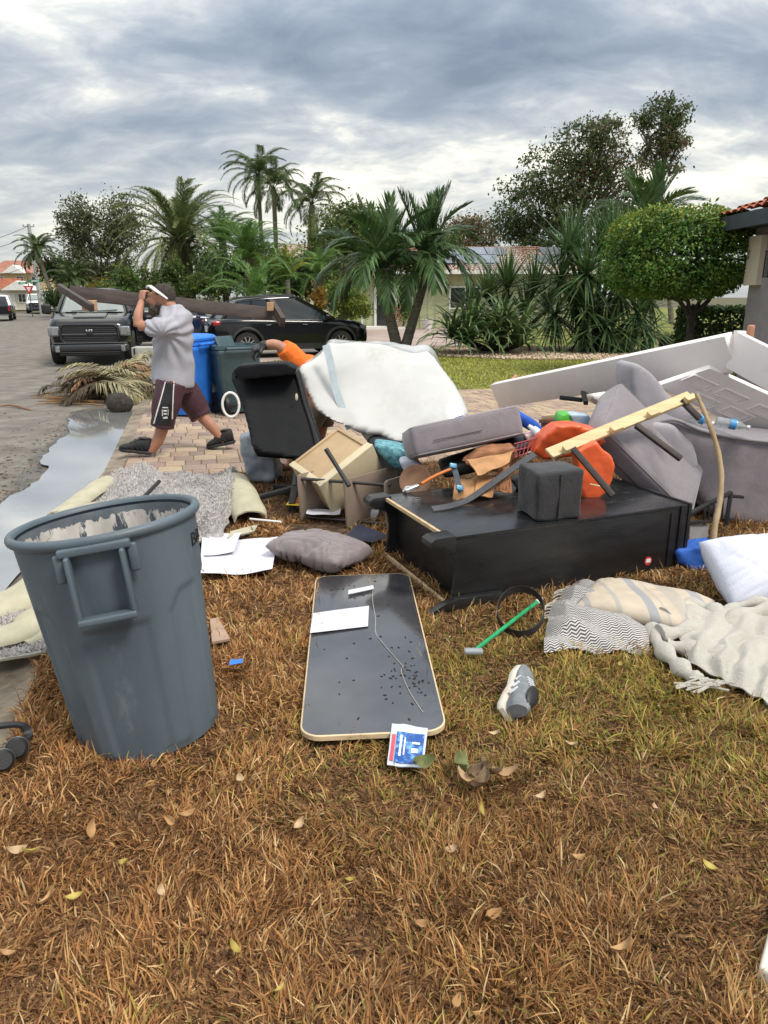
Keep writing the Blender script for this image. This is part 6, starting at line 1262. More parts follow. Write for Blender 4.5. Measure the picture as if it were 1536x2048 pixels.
def pine_slat():
    a, b = W(1098, 908, 4.5), W(1382, 792, 4.95); t = thing('pine_slat', 'pale pine slat with small blocks lying slanted across the orange plastic', 'slat', tuple(a)); d = (b - a).normalized(); up = Vector((-.25, -.62, .74)); up = (up - d * up.dot(d)).normalized()
    MB().bar(a, b, .085, .022, up).build('board', m_pine, t, 35, .003); side = d.cross(up)
    for k in (.1, .42, .68, .95): c = a.lerp(b, k) + side * .04 + up * .012; MB().rbox((0, 0, 0), (.08, .045, .04), .004, frame(c + up * .018, d, up)).build('block', m_pine, t, 35)
pine_slat()
for (p, q, lb) in (((1146, 897, 4.42), (1226, 992, 4.22), 'dark wooden bar leaning from the pine slat onto the bookcase'), ((1272, 850, 4.72), (1362, 918, 4.62), 'dark wooden bar resting on the slanted seat cushion'), ((1362, 800, 4.9), (1400, 838, 4.85), 'short dark wooden bar at the upper end of the pine slat')): tag(MB().bar(W(*p), W(*q), .035, .035, (-.4, -.6, .7)).build('wooden_bar', m_dwood, None, 35, .003), lb, 'bar')
def orange_shell():
    m_or = mat('orange plastic', (.78, .115, .03), .38, .1, 3, .002, 40, spec=.5, coat=.2); t = thing('orange_plastic', 'torn bright orange moulded plastic shell under the pine slat', 'plastic shell', tuple(on(1.1, .35)))
    soft('upper_shell', m_or, [(1066, 905), (1085, 878), (1118, 852), (1150, 850), (1195, 862), (1215, 885), (1180, 905), (1140, 915), (1090, 920)], 4.72, .22, t, .014, 5, (.008, 6, 2), .1, 880)
    soft('side_shell', m_or, [(1150, 905), (1195, 885), (1208, 900), (1224, 912), (1231, 935), (1226, 962), (1212, 985), (1182, 1008), (1170, 1010), (1160, 965)], 4.5, .12, t, .012, 4, (.008, 7, 4))
orange_shell()
def black_cube():
    c = on(.74, .16, .147); m = Tr(c) @ Rz(R(14)); t = thing('storage_cube', 'black cloth storage cube standing on the bookcase', 'storage cube', mat=m); mc = mat('black cloth', (.02, .02, .023), .75, .3, 6, .004, 90, bump2=.012, bscale2=9, sheen=.2)
    MB().rbox((0, 0, 0), (.29, .26, .29), .02, None, 0, 3, 10, .03, lambda q: (q[0] + .012 * nz(q, 7, 1), q[1] + .015 * nz(q, 7, 2), q[2] + .012 * nz(q, 6, 3))).build('body', mc, t, 60, local=True)
    MB().box((.0, -.14, 0), (.02, .006, .26)).build('seam', mc, t, local=True)
black_cube()
def bookcase_clutter():
    m_tan = mat('tan leather', (.42, .2, .075), .6, .2, 9, .003, 60, col2=(.52, .27, .11)); m_rust = mat('rust suede', (.3, .13, .06), .85, .25, 12, .003, 80); t = thing('leather_bag', 'torn tan leather bag spread on the bookcase', 'bag', tuple(on(.45, .4)))
    def flap(name, quad, mm, seed, th=.008, bend=.03):
        q = [W(*p) for p in quad]; return cloth(name, [mm], lambda u, v: q[0].lerp(q[1], u).lerp(q[3].lerp(q[2], u), v) + Vector((0, -bend * math.sin(math.pi * u), bend * math.sin(math.pi * v) + .012 * nz((u * 3, v * 3, seed), 1, seed))), 14, 12, th, t)
    flap('flap', [(925, 922, 4.62), (1030, 905, 4.75), (1018, 925, 4.55), (955, 952, 4.42)], m_tan, 1); flap('panel', [(905, 1000, 4.45), (950, 992, 4.4), (955, 955, 4.6), (912, 958, 4.62)], m_tan, 2); flap('panel', [(948, 988, 4.4), (985, 994, 4.42), (1000, 950, 4.62), (962, 946, 4.62)], m_tan, 3); flap('ribbed_panel', [(990, 980, 4.45), (1024, 984, 4.46), (1018, 930, 4.7), (998, 935, 4.66)], m_rust, 4)
    for i in range(5): MB().tube([W(993 + i * 7, 978, 4.43), W(1000 + i * 4.5, 936, 4.66)], .003, 5).build('rib', m_rust, t, 60)
    soft('bag_body', m_rust, [(960, 905), (1030, 895), (1040, 915), (1010, 945), (960, 940), (930, 930)], 4.78, .2, t, .015, 4, (.01, 9, 4))
    b = MB(); strap(b, smooth_path([G(865, 1018, .425), G(900, 1012, .428), G(935, 1000, .435), W(985, 966, 4.42), W(1030, 934, 4.5), W(1070, 908, 4.55)], 6), .042, .006, (0, -.55, .8)); tag(b.build('belt', mat('grey black belt', (.05, .053, .06), .45, .2, 12), None, 60), 'grey-black belt trailing over the tan leather on the bookcase', 'belt')
    b = MB().tube(smooth_path([W(842, 968, 4.66), W(870, 952, 4.75), W(912, 934, 4.82)], 5), .012, 8); tag(b.build('bungee_strap', mat('orange strap', (.55, .16, .03), .5), None, 60), 'orange cord running to a metal hook on the bookcase', 'cord')
    tag(MB().rbox((0, 0, 0), (.11, .04, .03), .01, frame(W(823, 977, 4.62), W(842, 969, 4.66) - W(806, 984, 4.6))).tube([W(806, 984, 4.6), W(812, 974, 4.62), W(824, 973, 4.62)], .007, 6).build('hook', m_alu, None, 60), 'silver metal hook at the left edge of the bookcase', 'hook')
    b = MB(); strap(b, smooth_path([W(905, 928, 4.6), W(912, 948, 4.5), W(915, 962, 4.46), W(922, 985, 4.42)], 5), .035, .006, (0, -.8, .5)); w = b.build('buckle_strap', mat('dark blue strap', (.03, .045, .06), .4, .4, 30), None, 60); tag(w, 'dark strap with blue buckles hanging in front of the tan leather', 'strap')
    for px, py, Yy in ((906, 934, 4.56), (919, 978, 4.41)): MB().rbox((0, 0, 0), (.05, .035, .014), .005, frame(W(px, py, Yy) + Vector((0, -.01, .01)), (1, .2, -.2), (0, -.8, .5))).build('buckle', mat('blue metal', (.05, .16, .25), .35, .1, 5, metal=.3) if px == 906 else bpy.data.materials['blue metal'], w, 40)
    c = W(832, 962, 4.85); pl = MB().lathe([(.0, 0), (.08, .0), (.11, .02), (.113, .024), (.106, .024), (.08, .008), (0, .008)], 32, Tr(c) @ Rx(R(62)) @ Ry(R(-20))); tag(pl.build('wooden_plate', mat('brown wood plate', (.17, .085, .045), .5, .3, 6, stretch=(1, 8, 1)), None, 40), 'round brown wooden plate leaning behind the bookcase corner', 'plate')
    tag(soft('dark_cloth', mat('dark olive cloth', (.05, .055, .05), .9, .2, 9, .006, 90), [(1022, 960), (1060, 948), (1085, 955), (1080, 985), (1040, 984)], 4.62, .12, None, .012, 3, (.008, 8, 3)), 'folded dark grey cloth between the leather bag and the black cube', 'cloth')
    soft_b = soft('black_tray', m_black, [(880, 940), (960, 915), (1070, 880), (1090, 884), (1060, 905), (960, 945), (890, 958)], 4.95, .35, None, .018, 3, (.004, 6, 2)); tag(soft_b, 'black shallow tray under the mauve box cushion', 'tray')
    bk = thing('wire_basket', 'dark red wire basket beside the right end of the mauve cushion', 'basket', tuple(W(1045, 905, 4.8))); mr = mat('dark red wire', (.25, .02, .03), .5)
    for i in range(6): MB().tube([W(1030 + i * 8, 915 - i * 3, 4.75), W(1036 + i * 8, 888 - i * 2, 4.85)], .004, 5).build('wire', mr, bk, 60)
    for y in (888, 902, 915): MB().tube([W(1028, y, 4.75), W(1075, y - 12, 4.85)], .0055, 5).build('rim_wire', mr, bk, 60)
    tag(soft('blue_cloth', mat('royal blue cloth', (.02, .1, .5), .8, .15, 6, .003, 90), [(1012, 822), (1040, 826), (1075, 845), (1092, 866), (1078, 872), (1050, 856), (1020, 838)], 5.6, .25, None, .016, 4, (.008, 7, 1)), 'royal blue cloth showing behind the mauve box cushion', 'cloth')
    tag(soft('blue_edge', mat('dark blue fabric', (.02, .06, .3), .8), [(905, 846), (930, 836), (934, 842), (912, 850)], 5.9, .2, None, .012, 2, (.0, 7, 1)), 'sliver of dark blue fabric at the foot of the white bag', 'cloth')
    pk = thing('green_packet', 'green and white packet lying behind the orange plastic', 'packet', tuple(W(1150, 845, 5.4))); soft('wrapper', mat('green foil', (.1, .5, .06), .35, .2, 6), [(1115, 842), (1122, 828), (1140, 826), (1150, 850), (1120, 852)], 5.3, .15, pk, .012, 3, (.006, 9, 1)); soft('label', mat('white print foil', (.6, .68, .7), .4, .2, 9, col2=(.3, .45, .65)), [(1138, 828), (1178, 830), (1186, 850), (1150, 856)], 5.29, .13, pk, .012, 3, (.006, 9, 2))
    bt = thing('spray_bottle', 'small white bottle between the blue cloth and the orange plastic', 'bottle', tuple(W(1070, 868, 5.0))); a, b_ = W(1058, 852, 5.05), W(1088, 876, 4.95); MB().tube([a.lerp(b_, .3), b_], [.03, .034], 12).build('body', mat('white blue bottle', (.62, .68, .76), .3), bt, 60); MB().tube([a, a.lerp(b_, .32)], [.014, .02], 10).build('cap', m_white, bt, 60)
    tag(soft('pink_box', mat('pale pink carton', (.68, .5, .5), .7), [(1048, 872), (1072, 864), (1090, 880), (1060, 888)], 5.0, .12, None, .012, 2, (.0, 5, 1)), 'pale pink carton beside the red wire basket', 'carton')
    for i, (x0, y0, x1, y1) in enumerate(((1085, 834, 1130, 832), (1080, 842, 1122, 842), (1085, 850, 1118, 849))): tag(MB().bar(W(x0, y0, 5.7), W(x1, y1, 5.6), .05, .03).build('wood_strip', m_pine if i < 1 else m_rust, None, 35, .003), ('uppermost', 'middle', 'lowest')[i] + ' of three thin wood strips left of the green packet', 'wood strip')
    tag(MB().bar(W(1180, 968, 4.46), W(1208, 974, 4.42), .018, .004).build('ruler', mat('cream tape', (.6, .55, .3), .6), None, 35), 'small cream tape lying on the bookcase behind the orange plastic', 'tape')
    for k, (px, py, px2, py2, Yy, lb) in enumerate(((1432, 838, 1492, 850, 5.08, 'clear water bottle with blue label lying on the sofa'), (1382, 826, 1422, 842, 5.12, 'clear plastic jug behind the bent stick'))):
        t = thing('water_bottle', lb, 'bottle', tuple(W(px, py, Yy))); m = frame(W(px, py + 4, Yy), W(px2, py2 + 4, Yy - .05) - W(px, py + 4, Yy)); Lb = (W(px2, py2, Yy) - W(px, py, Yy)).length; gl = mat('clear bottle %d' % k, (.75, .8, .82), .06, .05, 5, trans=.75, spec=.6)
        MB().lathe([(0, 0), (.033, .0), (.035, .02), (.033, .05), (.035, Lb * .4), (.035, Lb * .6), (.024, Lb * .78), (.014, Lb * .88), (.013, Lb)], 18, m @ Ry(R(90))).build('bottle_body', gl, t, 60); MB().lathe([(.0355, Lb * .42), (.0355, Lb * .6)], 18, m @ Ry(R(90))).build('label', mat('blue label', (.06, .3, .65), .4, .2, 20), t, 60); MB().lathe([(.015, Lb * .93), (.015, Lb * 1.02), (0, Lb * 1.02)], 14, m @ Ry(R(90))).build('cap', m_white, t, 60)
bookcase_clutter()
def stick_and_cloth():
    pts = smooth_path([W(1393, 788, 4.75), W(1408, 822, 4.7), W(1430, 880, 4.6), W(1442, 940, 4.52), W(1440, 1000, 4.45), W(1430, 1050, 4.4), W(1424, 1100, 4.36)], 5); n = len(pts)
    tag(MB().tube(pts, [.013 + .008 * i / n + .0015 * math.sin(i * 1.7) for i in range(n)], 9).build('bent_stick', mat('weathered wood stick', (.42, .28, .14), .7, .3, 8, .003, 30, col2=(.5, .38, .24), stretch=(1, 1, .3)), None, 60), 'bent bare wooden stick standing up from the blue cloth', 'stick')
    tag(soft('blue_bag', mat('blue cloth bag', (.025, .12, .5), .75, .12, 6, .003, 120), [(1356, 1102), (1390, 1096), (1430, 1086), (1437, 1110), (1438, 1160), (1418, 1164), (1396, 1150), (1360, 1126)], 4.28, .14, None, .012, 3, (.014, 8, 2)), 'crumpled blue cloth between the bookcase and the white pillow', 'cloth')
    rk = thing('metal_rack', 'black metal rack wedged between the bookcase and the sofa', 'rack', tuple(G(1400, 1110))); bars = [((1368, 1100, 4.55), (1374, 1030, 4.6)), ((1374, 1030, 4.6), (1462, 985, 4.95)), ((1462, 985, 4.95), (1452, 1050, 4.9)), ((1374, 1046, 4.6), (1420, 1042, 4.75)), ((1462, 992, 4.95), (1485, 994, 5.0))] + [((1410 + 9 * i, 1016 - 5 * i, 4.7 + .03 * i), (1408 + 9 * i, 1050 - 4 * i, 4.7 + .03 * i)) for i in range(5)]
    for i, (p, q) in enumerate(bars): MB().bar(W(*p), W(*q), .03 if i < 5 else .012, .022 if i < 5 else .012).build('frame_bar' if i < 5 else 'slat', m_blackmetal, rk, 35, .003)
    MB().add([W(1380, 1050, 4.62), W(1418, 1048, 4.76), W(1412, 1096, 4.76), W(1378, 1100, 4.6)], [(0, 1, 2, 3), (3, 2, 1, 0)]).build('grey_panel', mat('grey metal sheet', (.25, .25, .26), .4), rk, 0)
stick_and_cloth()
def left_of_bookcase():
    m_cr = mat('cream drawer paint', (.54, .46, .31), .6, .06, 5); m_bg = mat('beige drawer side', (.42, .3, .17), .7, .08, 5); m_tp = mat('taupe laminate', (.24, .185, .145), .6, .1, 4); m_tb = mat('brown metal tube', (.035, .026, .024), .4)
    c = W(672, 938, 5.55); m = Tr(c) @ Rz(R(32)) @ Ry(R(-30)) @ Rx(R(14)); t = thing('drawer_box', 'cream drawer box tipped on its corner beside the office chair', 'drawer', mat=m); w, d, h_ = .5, .42, .3
    b = MB(); b.box((0, 0, -h_ / 2 + .01), (w, d, .02)); b.box((-w / 2 + .012, 0, 0), (.024, d, h_)); b.box((w / 2 - .012, 0, 0), (.024, d, h_)); b.box((0, d / 2 - .012, 0), (w - .05, .024, h_)); b.build('carcass', m_bg, t, 35, .003, True); MB().box((.01, .02, h_ / 2 - .02), (w - .06, d - .06, .012)).build('lid_panel', m_bg, t, 35, .003, True)
    MB().box((0, -d / 2 - .012, 0), (w + .03, .03, h_ + .03)).build('drawer_front', m_cr, t, 35, .006, True)
    MB().box((0, 0, h_ / 2 + .004), (w + .02, .05, .02), Tr((0, -d / 2 + .02, 0))).box((-w / 2 + .01, .02, h_ / 2 + .004), (.05, d - .06, .02)).build('cream_rim', m_cr, t, 35, .004, True)
    MB().tube([W(652, 898, 5.15), W(672, 930, 5.1), W(698, 972, 5.0)], [.018, .016, .016], 10).build('table_leg', m_black, t, 60)
    p0 = G(692, 1058); rk = thing('shoe_rack', 'toppled taupe panel rack with brown tubes left of the bookcase', 'rack', tuple(p0)); dv = Vector((.62, .78, 0)).normalized(); tv = Vector((.985, -.17, 0)); up = Vector((-.05, .03, 1)).normalized(); base = [p0 - tv * .36 + Vector((0, .1, 0)), p0, p0 + tv * .3 + Vector((0, .02, 0))]
    for k, q in enumerate(base):
        hh = .37; o = MB(); wd = (.34, .62, .5)[k]
        poly = [(.03, 0), (wd, 0), (wd, hh), (.03, hh), (.008, hh - .008), (0, hh - .03), (0, .03), (.008, .008)]; nn = dv.cross(up).normalized(); mm = Matrix((dv, up, nn)).transposed().to_4x4(); mm.translation = q; o.prism(poly, .016, mm).build('panel', m_tp, rk, 35, .002)
    for z, y in ((.335, .03), (.03, .06)): MB().tube([base[0] + dv * y + up * z - tv * .01, base[2] + dv * y + up * z + tv * .03], .0125, 10).build('tube', m_tb, rk, 60)
    MB().tube([base[0] + dv * .28 + up * .25, base[2] + dv * .4 + up * .25], .0125, 10).build('tube', m_tb, rk, 60)
    tag(soft('crumpled_towel', mat('white towel', (.6, .58, .58), .9, .1, 9), [(718, 1030), (745, 1018), (760, 1026), (752, 1040), (726, 1044)], 5.3, .12, None, .014, 3, (.012, 9, 2)), 'small white crumpled towel under the taupe rack', 'towel')
    tag(soft('teal_cover', mat('teal patterned cloth', (.04, .2, .27), .85, .4, 30, col2=(.2, .45, .5)), [(745, 890), (790, 895), (820, 905), (812, 938), (790, 940), (762, 915)], 5.45, .3, None, .02, 4, (.01, 6, 2)), 'teal patterned cloth hanging below the white bag', 'cloth')
    tag(soft('dark_fabric', mat('black fabric', (.015, .016, .022), .9), [(735, 880), (810, 885), (830, 990), (760, 1010), (730, 960)], 5.9, .4, None, .04, 3, (.01, 6, 2)), 'black fabric bundle behind the taupe rack', 'cloth')
    tag(soft('pale_cloth', m_wpil, [(800, 925), (830, 918), (850, 940), (835, 958), (810, 945)], 5.15, .15, None, .014, 3, (.01, 6, 2)), 'small pale cloth corner left of the mauve cushion', 'cloth')
left_of_bookcase()
def mattress_bag():
    t = thing('wrapped_mattress', 'big bulging foam mattress in milky white plastic on top of the heap', 'mattress', tuple(G(760, 900)))
    m_pl = mat('milky plastic film', (.53, .53, .51), .2, .05, 1.2, 0, 22, spec=.5, coat=.35, col2=(.58, .58, .56), dirt=(.4, .385, .35), dscale=1.4, dpos=(.55, .8), detail=2)
    o = soft('foam', m_pl, [(655, 684), (700, 686), (770, 695), (830, 705), (856, 700), (872, 715), (900, 768), (934, 828), (928, 842), (880, 862), (830, 880), (795, 888), (762, 868), (720, 862), (665, 846), (632, 822), (612, 780), (600, 740), (622, 728), (640, 712)], 6.35, .6, t, .022, 7, (.05, 2.2, 3, 1), -.35, 780); FO = o; no_ = [v.normal.copy() for v in o.data.vertices]
    for v, n_ in zip(o.data.vertices, no_): v.co += n_ * (.007 * math.sin(12 * v.co.x + 9 * v.co.z + 5 * nz(v.co, 2, 6)) * max(0, nz(v.co, 1.8, 8) + .25) + .007 * (.3 - abs(nz((v.co.x * .6 + v.co.z, v.co.y, v.co.z * .8 - v.co.x), 4.5, 9))))
    o.data.update()
    soft('loose_film', m_pl, [(720, 868), (760, 862), (820, 870), (880, 862), (846, 885), (800, 895), (760, 900)], 6.15, .2, t, .02, 3, (.03, 5, 3, 2))
    b = MB(); strap(b, smooth_path([W(652, 690, 6.42), W(662, 730, 6.36), W(672, 780, 6.3), W(690, 830, 6.2), W(700, 858, 6.16)], 6), .065, .006, (0, -1, .1)); b.build('blue_seam', mat('pale blue tape', (.46, .53, .56), .35), t, 60)
    for i in range(0): MB().box((0, 0, 0), (.022, .004, .026 if i % 3 else .016), frame(W(804 + i * 6.4, 712 + i * 1.2 - (i % 2), 6.335), (1, 0, -.12))).build('faint_print', mat('faint grey print', (.44, .44, .43), .4) if i == 0 else bpy.data.materials['faint grey print'], t)
mattress_bag()
def office_chair():
    t = thing('office_chair', 'black padded office chair seen from behind next to the white bag', 'office chair', tuple(G(590, 985))); m_le = mat('black leatherette', (.006, .0065, .008), .5, .2, 5, .002, 60, spec=.22)
    o = soft('backrest', m_le, [(474, 733), (500, 727), (570, 726), (590, 732), (600, 748), (614, 800), (630, 850), (643, 885), (640, 905), (620, 918), (560, 914), (520, 905), (502, 893), (494, 850), (480, 800), (462, 762), (463, 744)], 6.0, .13, t, .018, 5, (.003, 5, 1), -.25, 820)
    p = smooth_path([W(x, y, 5.985 - .0025 * (y - 820)) for x, y in ((470, 752), (498, 742), (570, 740), (590, 745), (606, 800), (622, 850), (632, 890))], 6); MB().tube(p, .011, 8).build('edge_piping', m_le, o, 60)
    soft('headrest_roll', m_le, [(464, 742), (478, 730), (570, 725), (594, 736), (590, 750), (480, 760)], 5.97, .2, t, .016, 4, (.003, 5, 3))
    soft('arm_bracket', m_le, [(610, 872), (636, 868), (652, 890), (640, 912), (616, 905)], 5.9, .1, t, .012, 3, (0, 1, 0))
    MB().ball(tuple(W(593, 794, 5.98)), (.012, .006, .03), 10).build('tear', mat('cream foam tear', (.55, .48, .36), .8), o, 60)
    soft('seat', m_le, [(500, 880), (640, 890), (640, 925), (510, 915)], 6.2, .5, t, .03, 4, (.004, 4, 2))
    hub = G(590, 975, .12); MB().tube([hub, W(592, 915, 6.25)], [.03, .028], 12).build('gas_lift', m_blackmetal, t, 60)
    for k in range(5):
        a = R(200 + 72 * k); e = hub + Vector((math.cos(a) * .33, math.sin(a) * .33, -.06)); MB().bar(hub, e, .055, .04).build('base_leg', m_black, t, 35, .008); MB().lathe([(0, -.02), (.028, -.02), (.03, 0), (.028, .02), (0, .02)], 14, Tr(e + Vector((0, 0, -.03))) @ Rx(R(90))).build('castor', m_black, t, 40)
    tag(soft('grey_tub', mat('grey flexible plastic', (.3, .33, .37), .4, .1, 3, .002, 30), [(478, 880), (494, 872), (520, 900), (545, 905), (552, 945), (548, 962), (515, 966), (500, 962), (488, 930)], 6.45, .3, None, .02, 3, (.03, 6, 4)), 'grey pleated plastic tub behind the office chair', 'tub')
    rs = np.random.RandomState(2); p = G(528, 962, .0); w = thing('weed', 'small dark weed in the grass by the office chair base', 'plant', tuple(p)); MB().tube([p, p + Vector((.02, 0, .12))], .004, 5).build('stem', m_bark, w, 60); leaves('leaf_cluster', np.array(p) + rs.normal(0, 1, (16, 3)) * (.06, .04, .03) + (0, 0, .1), .06, m_hedge, rs, w, .3, .5, None, p)
office_chair()
# leaves on the lawn
def fallen():
    r = random.Random(12); ml = [mat('tan leaf', (.42, .25, .11), .7, .2, 20), mat('yellow leaf', (.42, .33, .08), .7, .2, 20), mat('pale leaf', (.48, .34, .2), .7, .15, 20)]
    ms_ = []
    for k in range(5):
        Lf, wf, cu = r.uniform(.05, .085), r.uniform(.02, .036), r.uniform(.006, .018)
        b = MB(); b.grid(lambda u, v: ((u - .5) * Lf, (v - .5) * wf * math.sin(math.pi * min(.98, max(.02, u))) ** .7, cu * ((2 * u - 1) ** 2) + cu * .9 * abs(2 * v - 1)), 8, 4); ms_.append(b.mesh('fallen_leaf', [ml[k % 3]], 80))
    spots = [(60, 1705), (30, 1706), (250, 1725), (345, 1645), (375, 1632), (150, 1795), (100, 1795), (320, 1788), (480, 1563), (12, 1910), (980, 1832), (975, 1690), (990, 1470), (1142, 1492), (1240, 1332), (960, 1620), (905, 1700), (1010, 1290), (1310, 1620), (1420, 1735), (180, 1665), (600, 1650), (700, 1760), (850, 1850), (1150, 1720), (1080, 1600), (470, 1900), (560, 1980), (1250, 1900), (910, 2010), (1330, 1545), (1500, 1545), (300, 1960), (740, 1600), (1120, 1955), (640, 1560), (1470, 1950), (420, 1745)]
    for i, (x, y) in enumerate(spots[:30]):
        o = bpy.data.objects.new('fallen_leaf', ms_[r.randrange(5)]); COL.objects.link(o); p = G(x, y, .045); o.location = p; o.rotation_euler = (r.uniform(-.5, .5), r.uniform(-.5, .5), r.uniform(0, 6.28)); s = r.uniform(.6, 1.0); o.scale = (s, s, s)
        o['group'] = 'fallen leaves on the lawn'; c_ = ('tan', 'yellow', 'pale')[ms_.index(o.data) % 3]; tag(o, {0: 'dry %s leaf left of the grey can foot, nearest the left edge', 12: 'dry %s leaf just below the tipped running shoe', 14: 'dry %s leaf just below the herringbone blanket', 13: 'dry %s leaf between the running shoe and the knitted throw', 10: 'dry %s leaf alone low in the middle of the lawn', 9: 'dry %s leaf at the very left edge low in the picture'}.get(i, 'dry %s fallen leaf scattered on the foreground lawn') % c_, 'leaf', 'fallen leaves on the lawn')
    t = thing('leaf_sprig', 'wilted sprig of broad brown-green leaves in front of the sneaker', 'leaf sprig', tuple(G(960, 1550))); mg = [mat('wilting green leaf', (.13, .15, .05), .7, .3, 9, col2=(.2, .22, .08)), mat('brown curled leaf', (.18, .12, .07), .8, .3, 9), mat('tan curled leaf', (.4, .27, .15), .8, .2, 9)]
    for i, (x, y, k, L, w, a, tl) in enumerate(((918, 1536, 0, .1, .065, 1.7, .5), (950, 1548, 1, .09, .055, .6, .5), (975, 1548, 1, .09, .05, 2.4, .6), (1008, 1552, 2, .09, .035, .1, .2), (845, 1528, 0, .08, .05, .3, .5), (935, 1568, 2, .09, .05, 2.6, .3), (965, 1572, 1, .1, .06, 4.0, .4))):
        p = G(x, y, .06); m = Tr(p) @ Rz(a) @ Rx(tl); b = MB().grid(lambda u, v: ((u - .5) * L, (v - .5) * w * math.sin(math.pi * min(.97, max(.03, u))) ** .6, .03 * (2 * u - 1) ** 2 + .02 * abs(2 * v - 1) + .006 * nz((u * 4, v * 4, i), 1)), 10, 6, 0, m); b.build('leaf', mg[k], t, 80)
fallen()
# ------------------------------------------------------------------ people
m_skin = mat('sun-tanned skin', (.44, .22, .145), .55, .12, 9, .0015, 120, spec=.35)
m_skin.node_tree.nodes['Principled BSDF'].inputs['Subsurface Weight'].default_value = .12
m_skin.node_tree.nodes['Principled BSDF'].inputs['Subsurface Radius'].default_value = (.02, .008, .004)
def limb(b, pts, r, n=14): b.tube(smooth_path(pts, 5), np.interp(np.linspace(0, len(r) - 1, 5 * (len(pts) - 1) + 1), range(len(r)), r).tolist(), n)
def hand(b, wr, d, palm_n, curl=.9, s=1.0, spread=.1):        # palm, four fingers and a thumb that close round something
    d = Vector(d).normalized(); n = Vector(palm_n); n = (n - d * n.dot(d)).normalized(); sd = d.cross(n); wr = Vector(wr)
    b.rbox((0, 0, 0), (.1 * s, .085 * s, .032 * s), .014 * s, frame(wr + d * .055 * s, d, n), k=2, inner=2)
    for i, (L, y) in enumerate(((.072, .033), (.08, .011), (.075, -.011), (.06, -.032))):
        p = wr + d * .1 * s + sd * y * s; pts = [p - d * .02 * s]; a = .1
        for j in range(3): a += curl; pts.append(pts[-1] + (d * math.cos(a) + n * math.sin(a)) * L * s * (.5, .32, .28)[j] * 1.1 + sd * y * spread * s)
        b.tube(pts, [.0105 * s, .0105 * s, .009 * s, .0075 * s], 8)
    p = wr + d * .03 * s + sd * .04 * s; b.tube([p - sd * .012 * s, p + sd * .02 * s + d * .025 * s + n * .012 * s, p + sd * .012 * s + d * .05 * s + n * .035 * s, p + d * .066 * s + n * .05 * s], [.015 * s, .013 * s, .011 * s, .009 * s], 8)
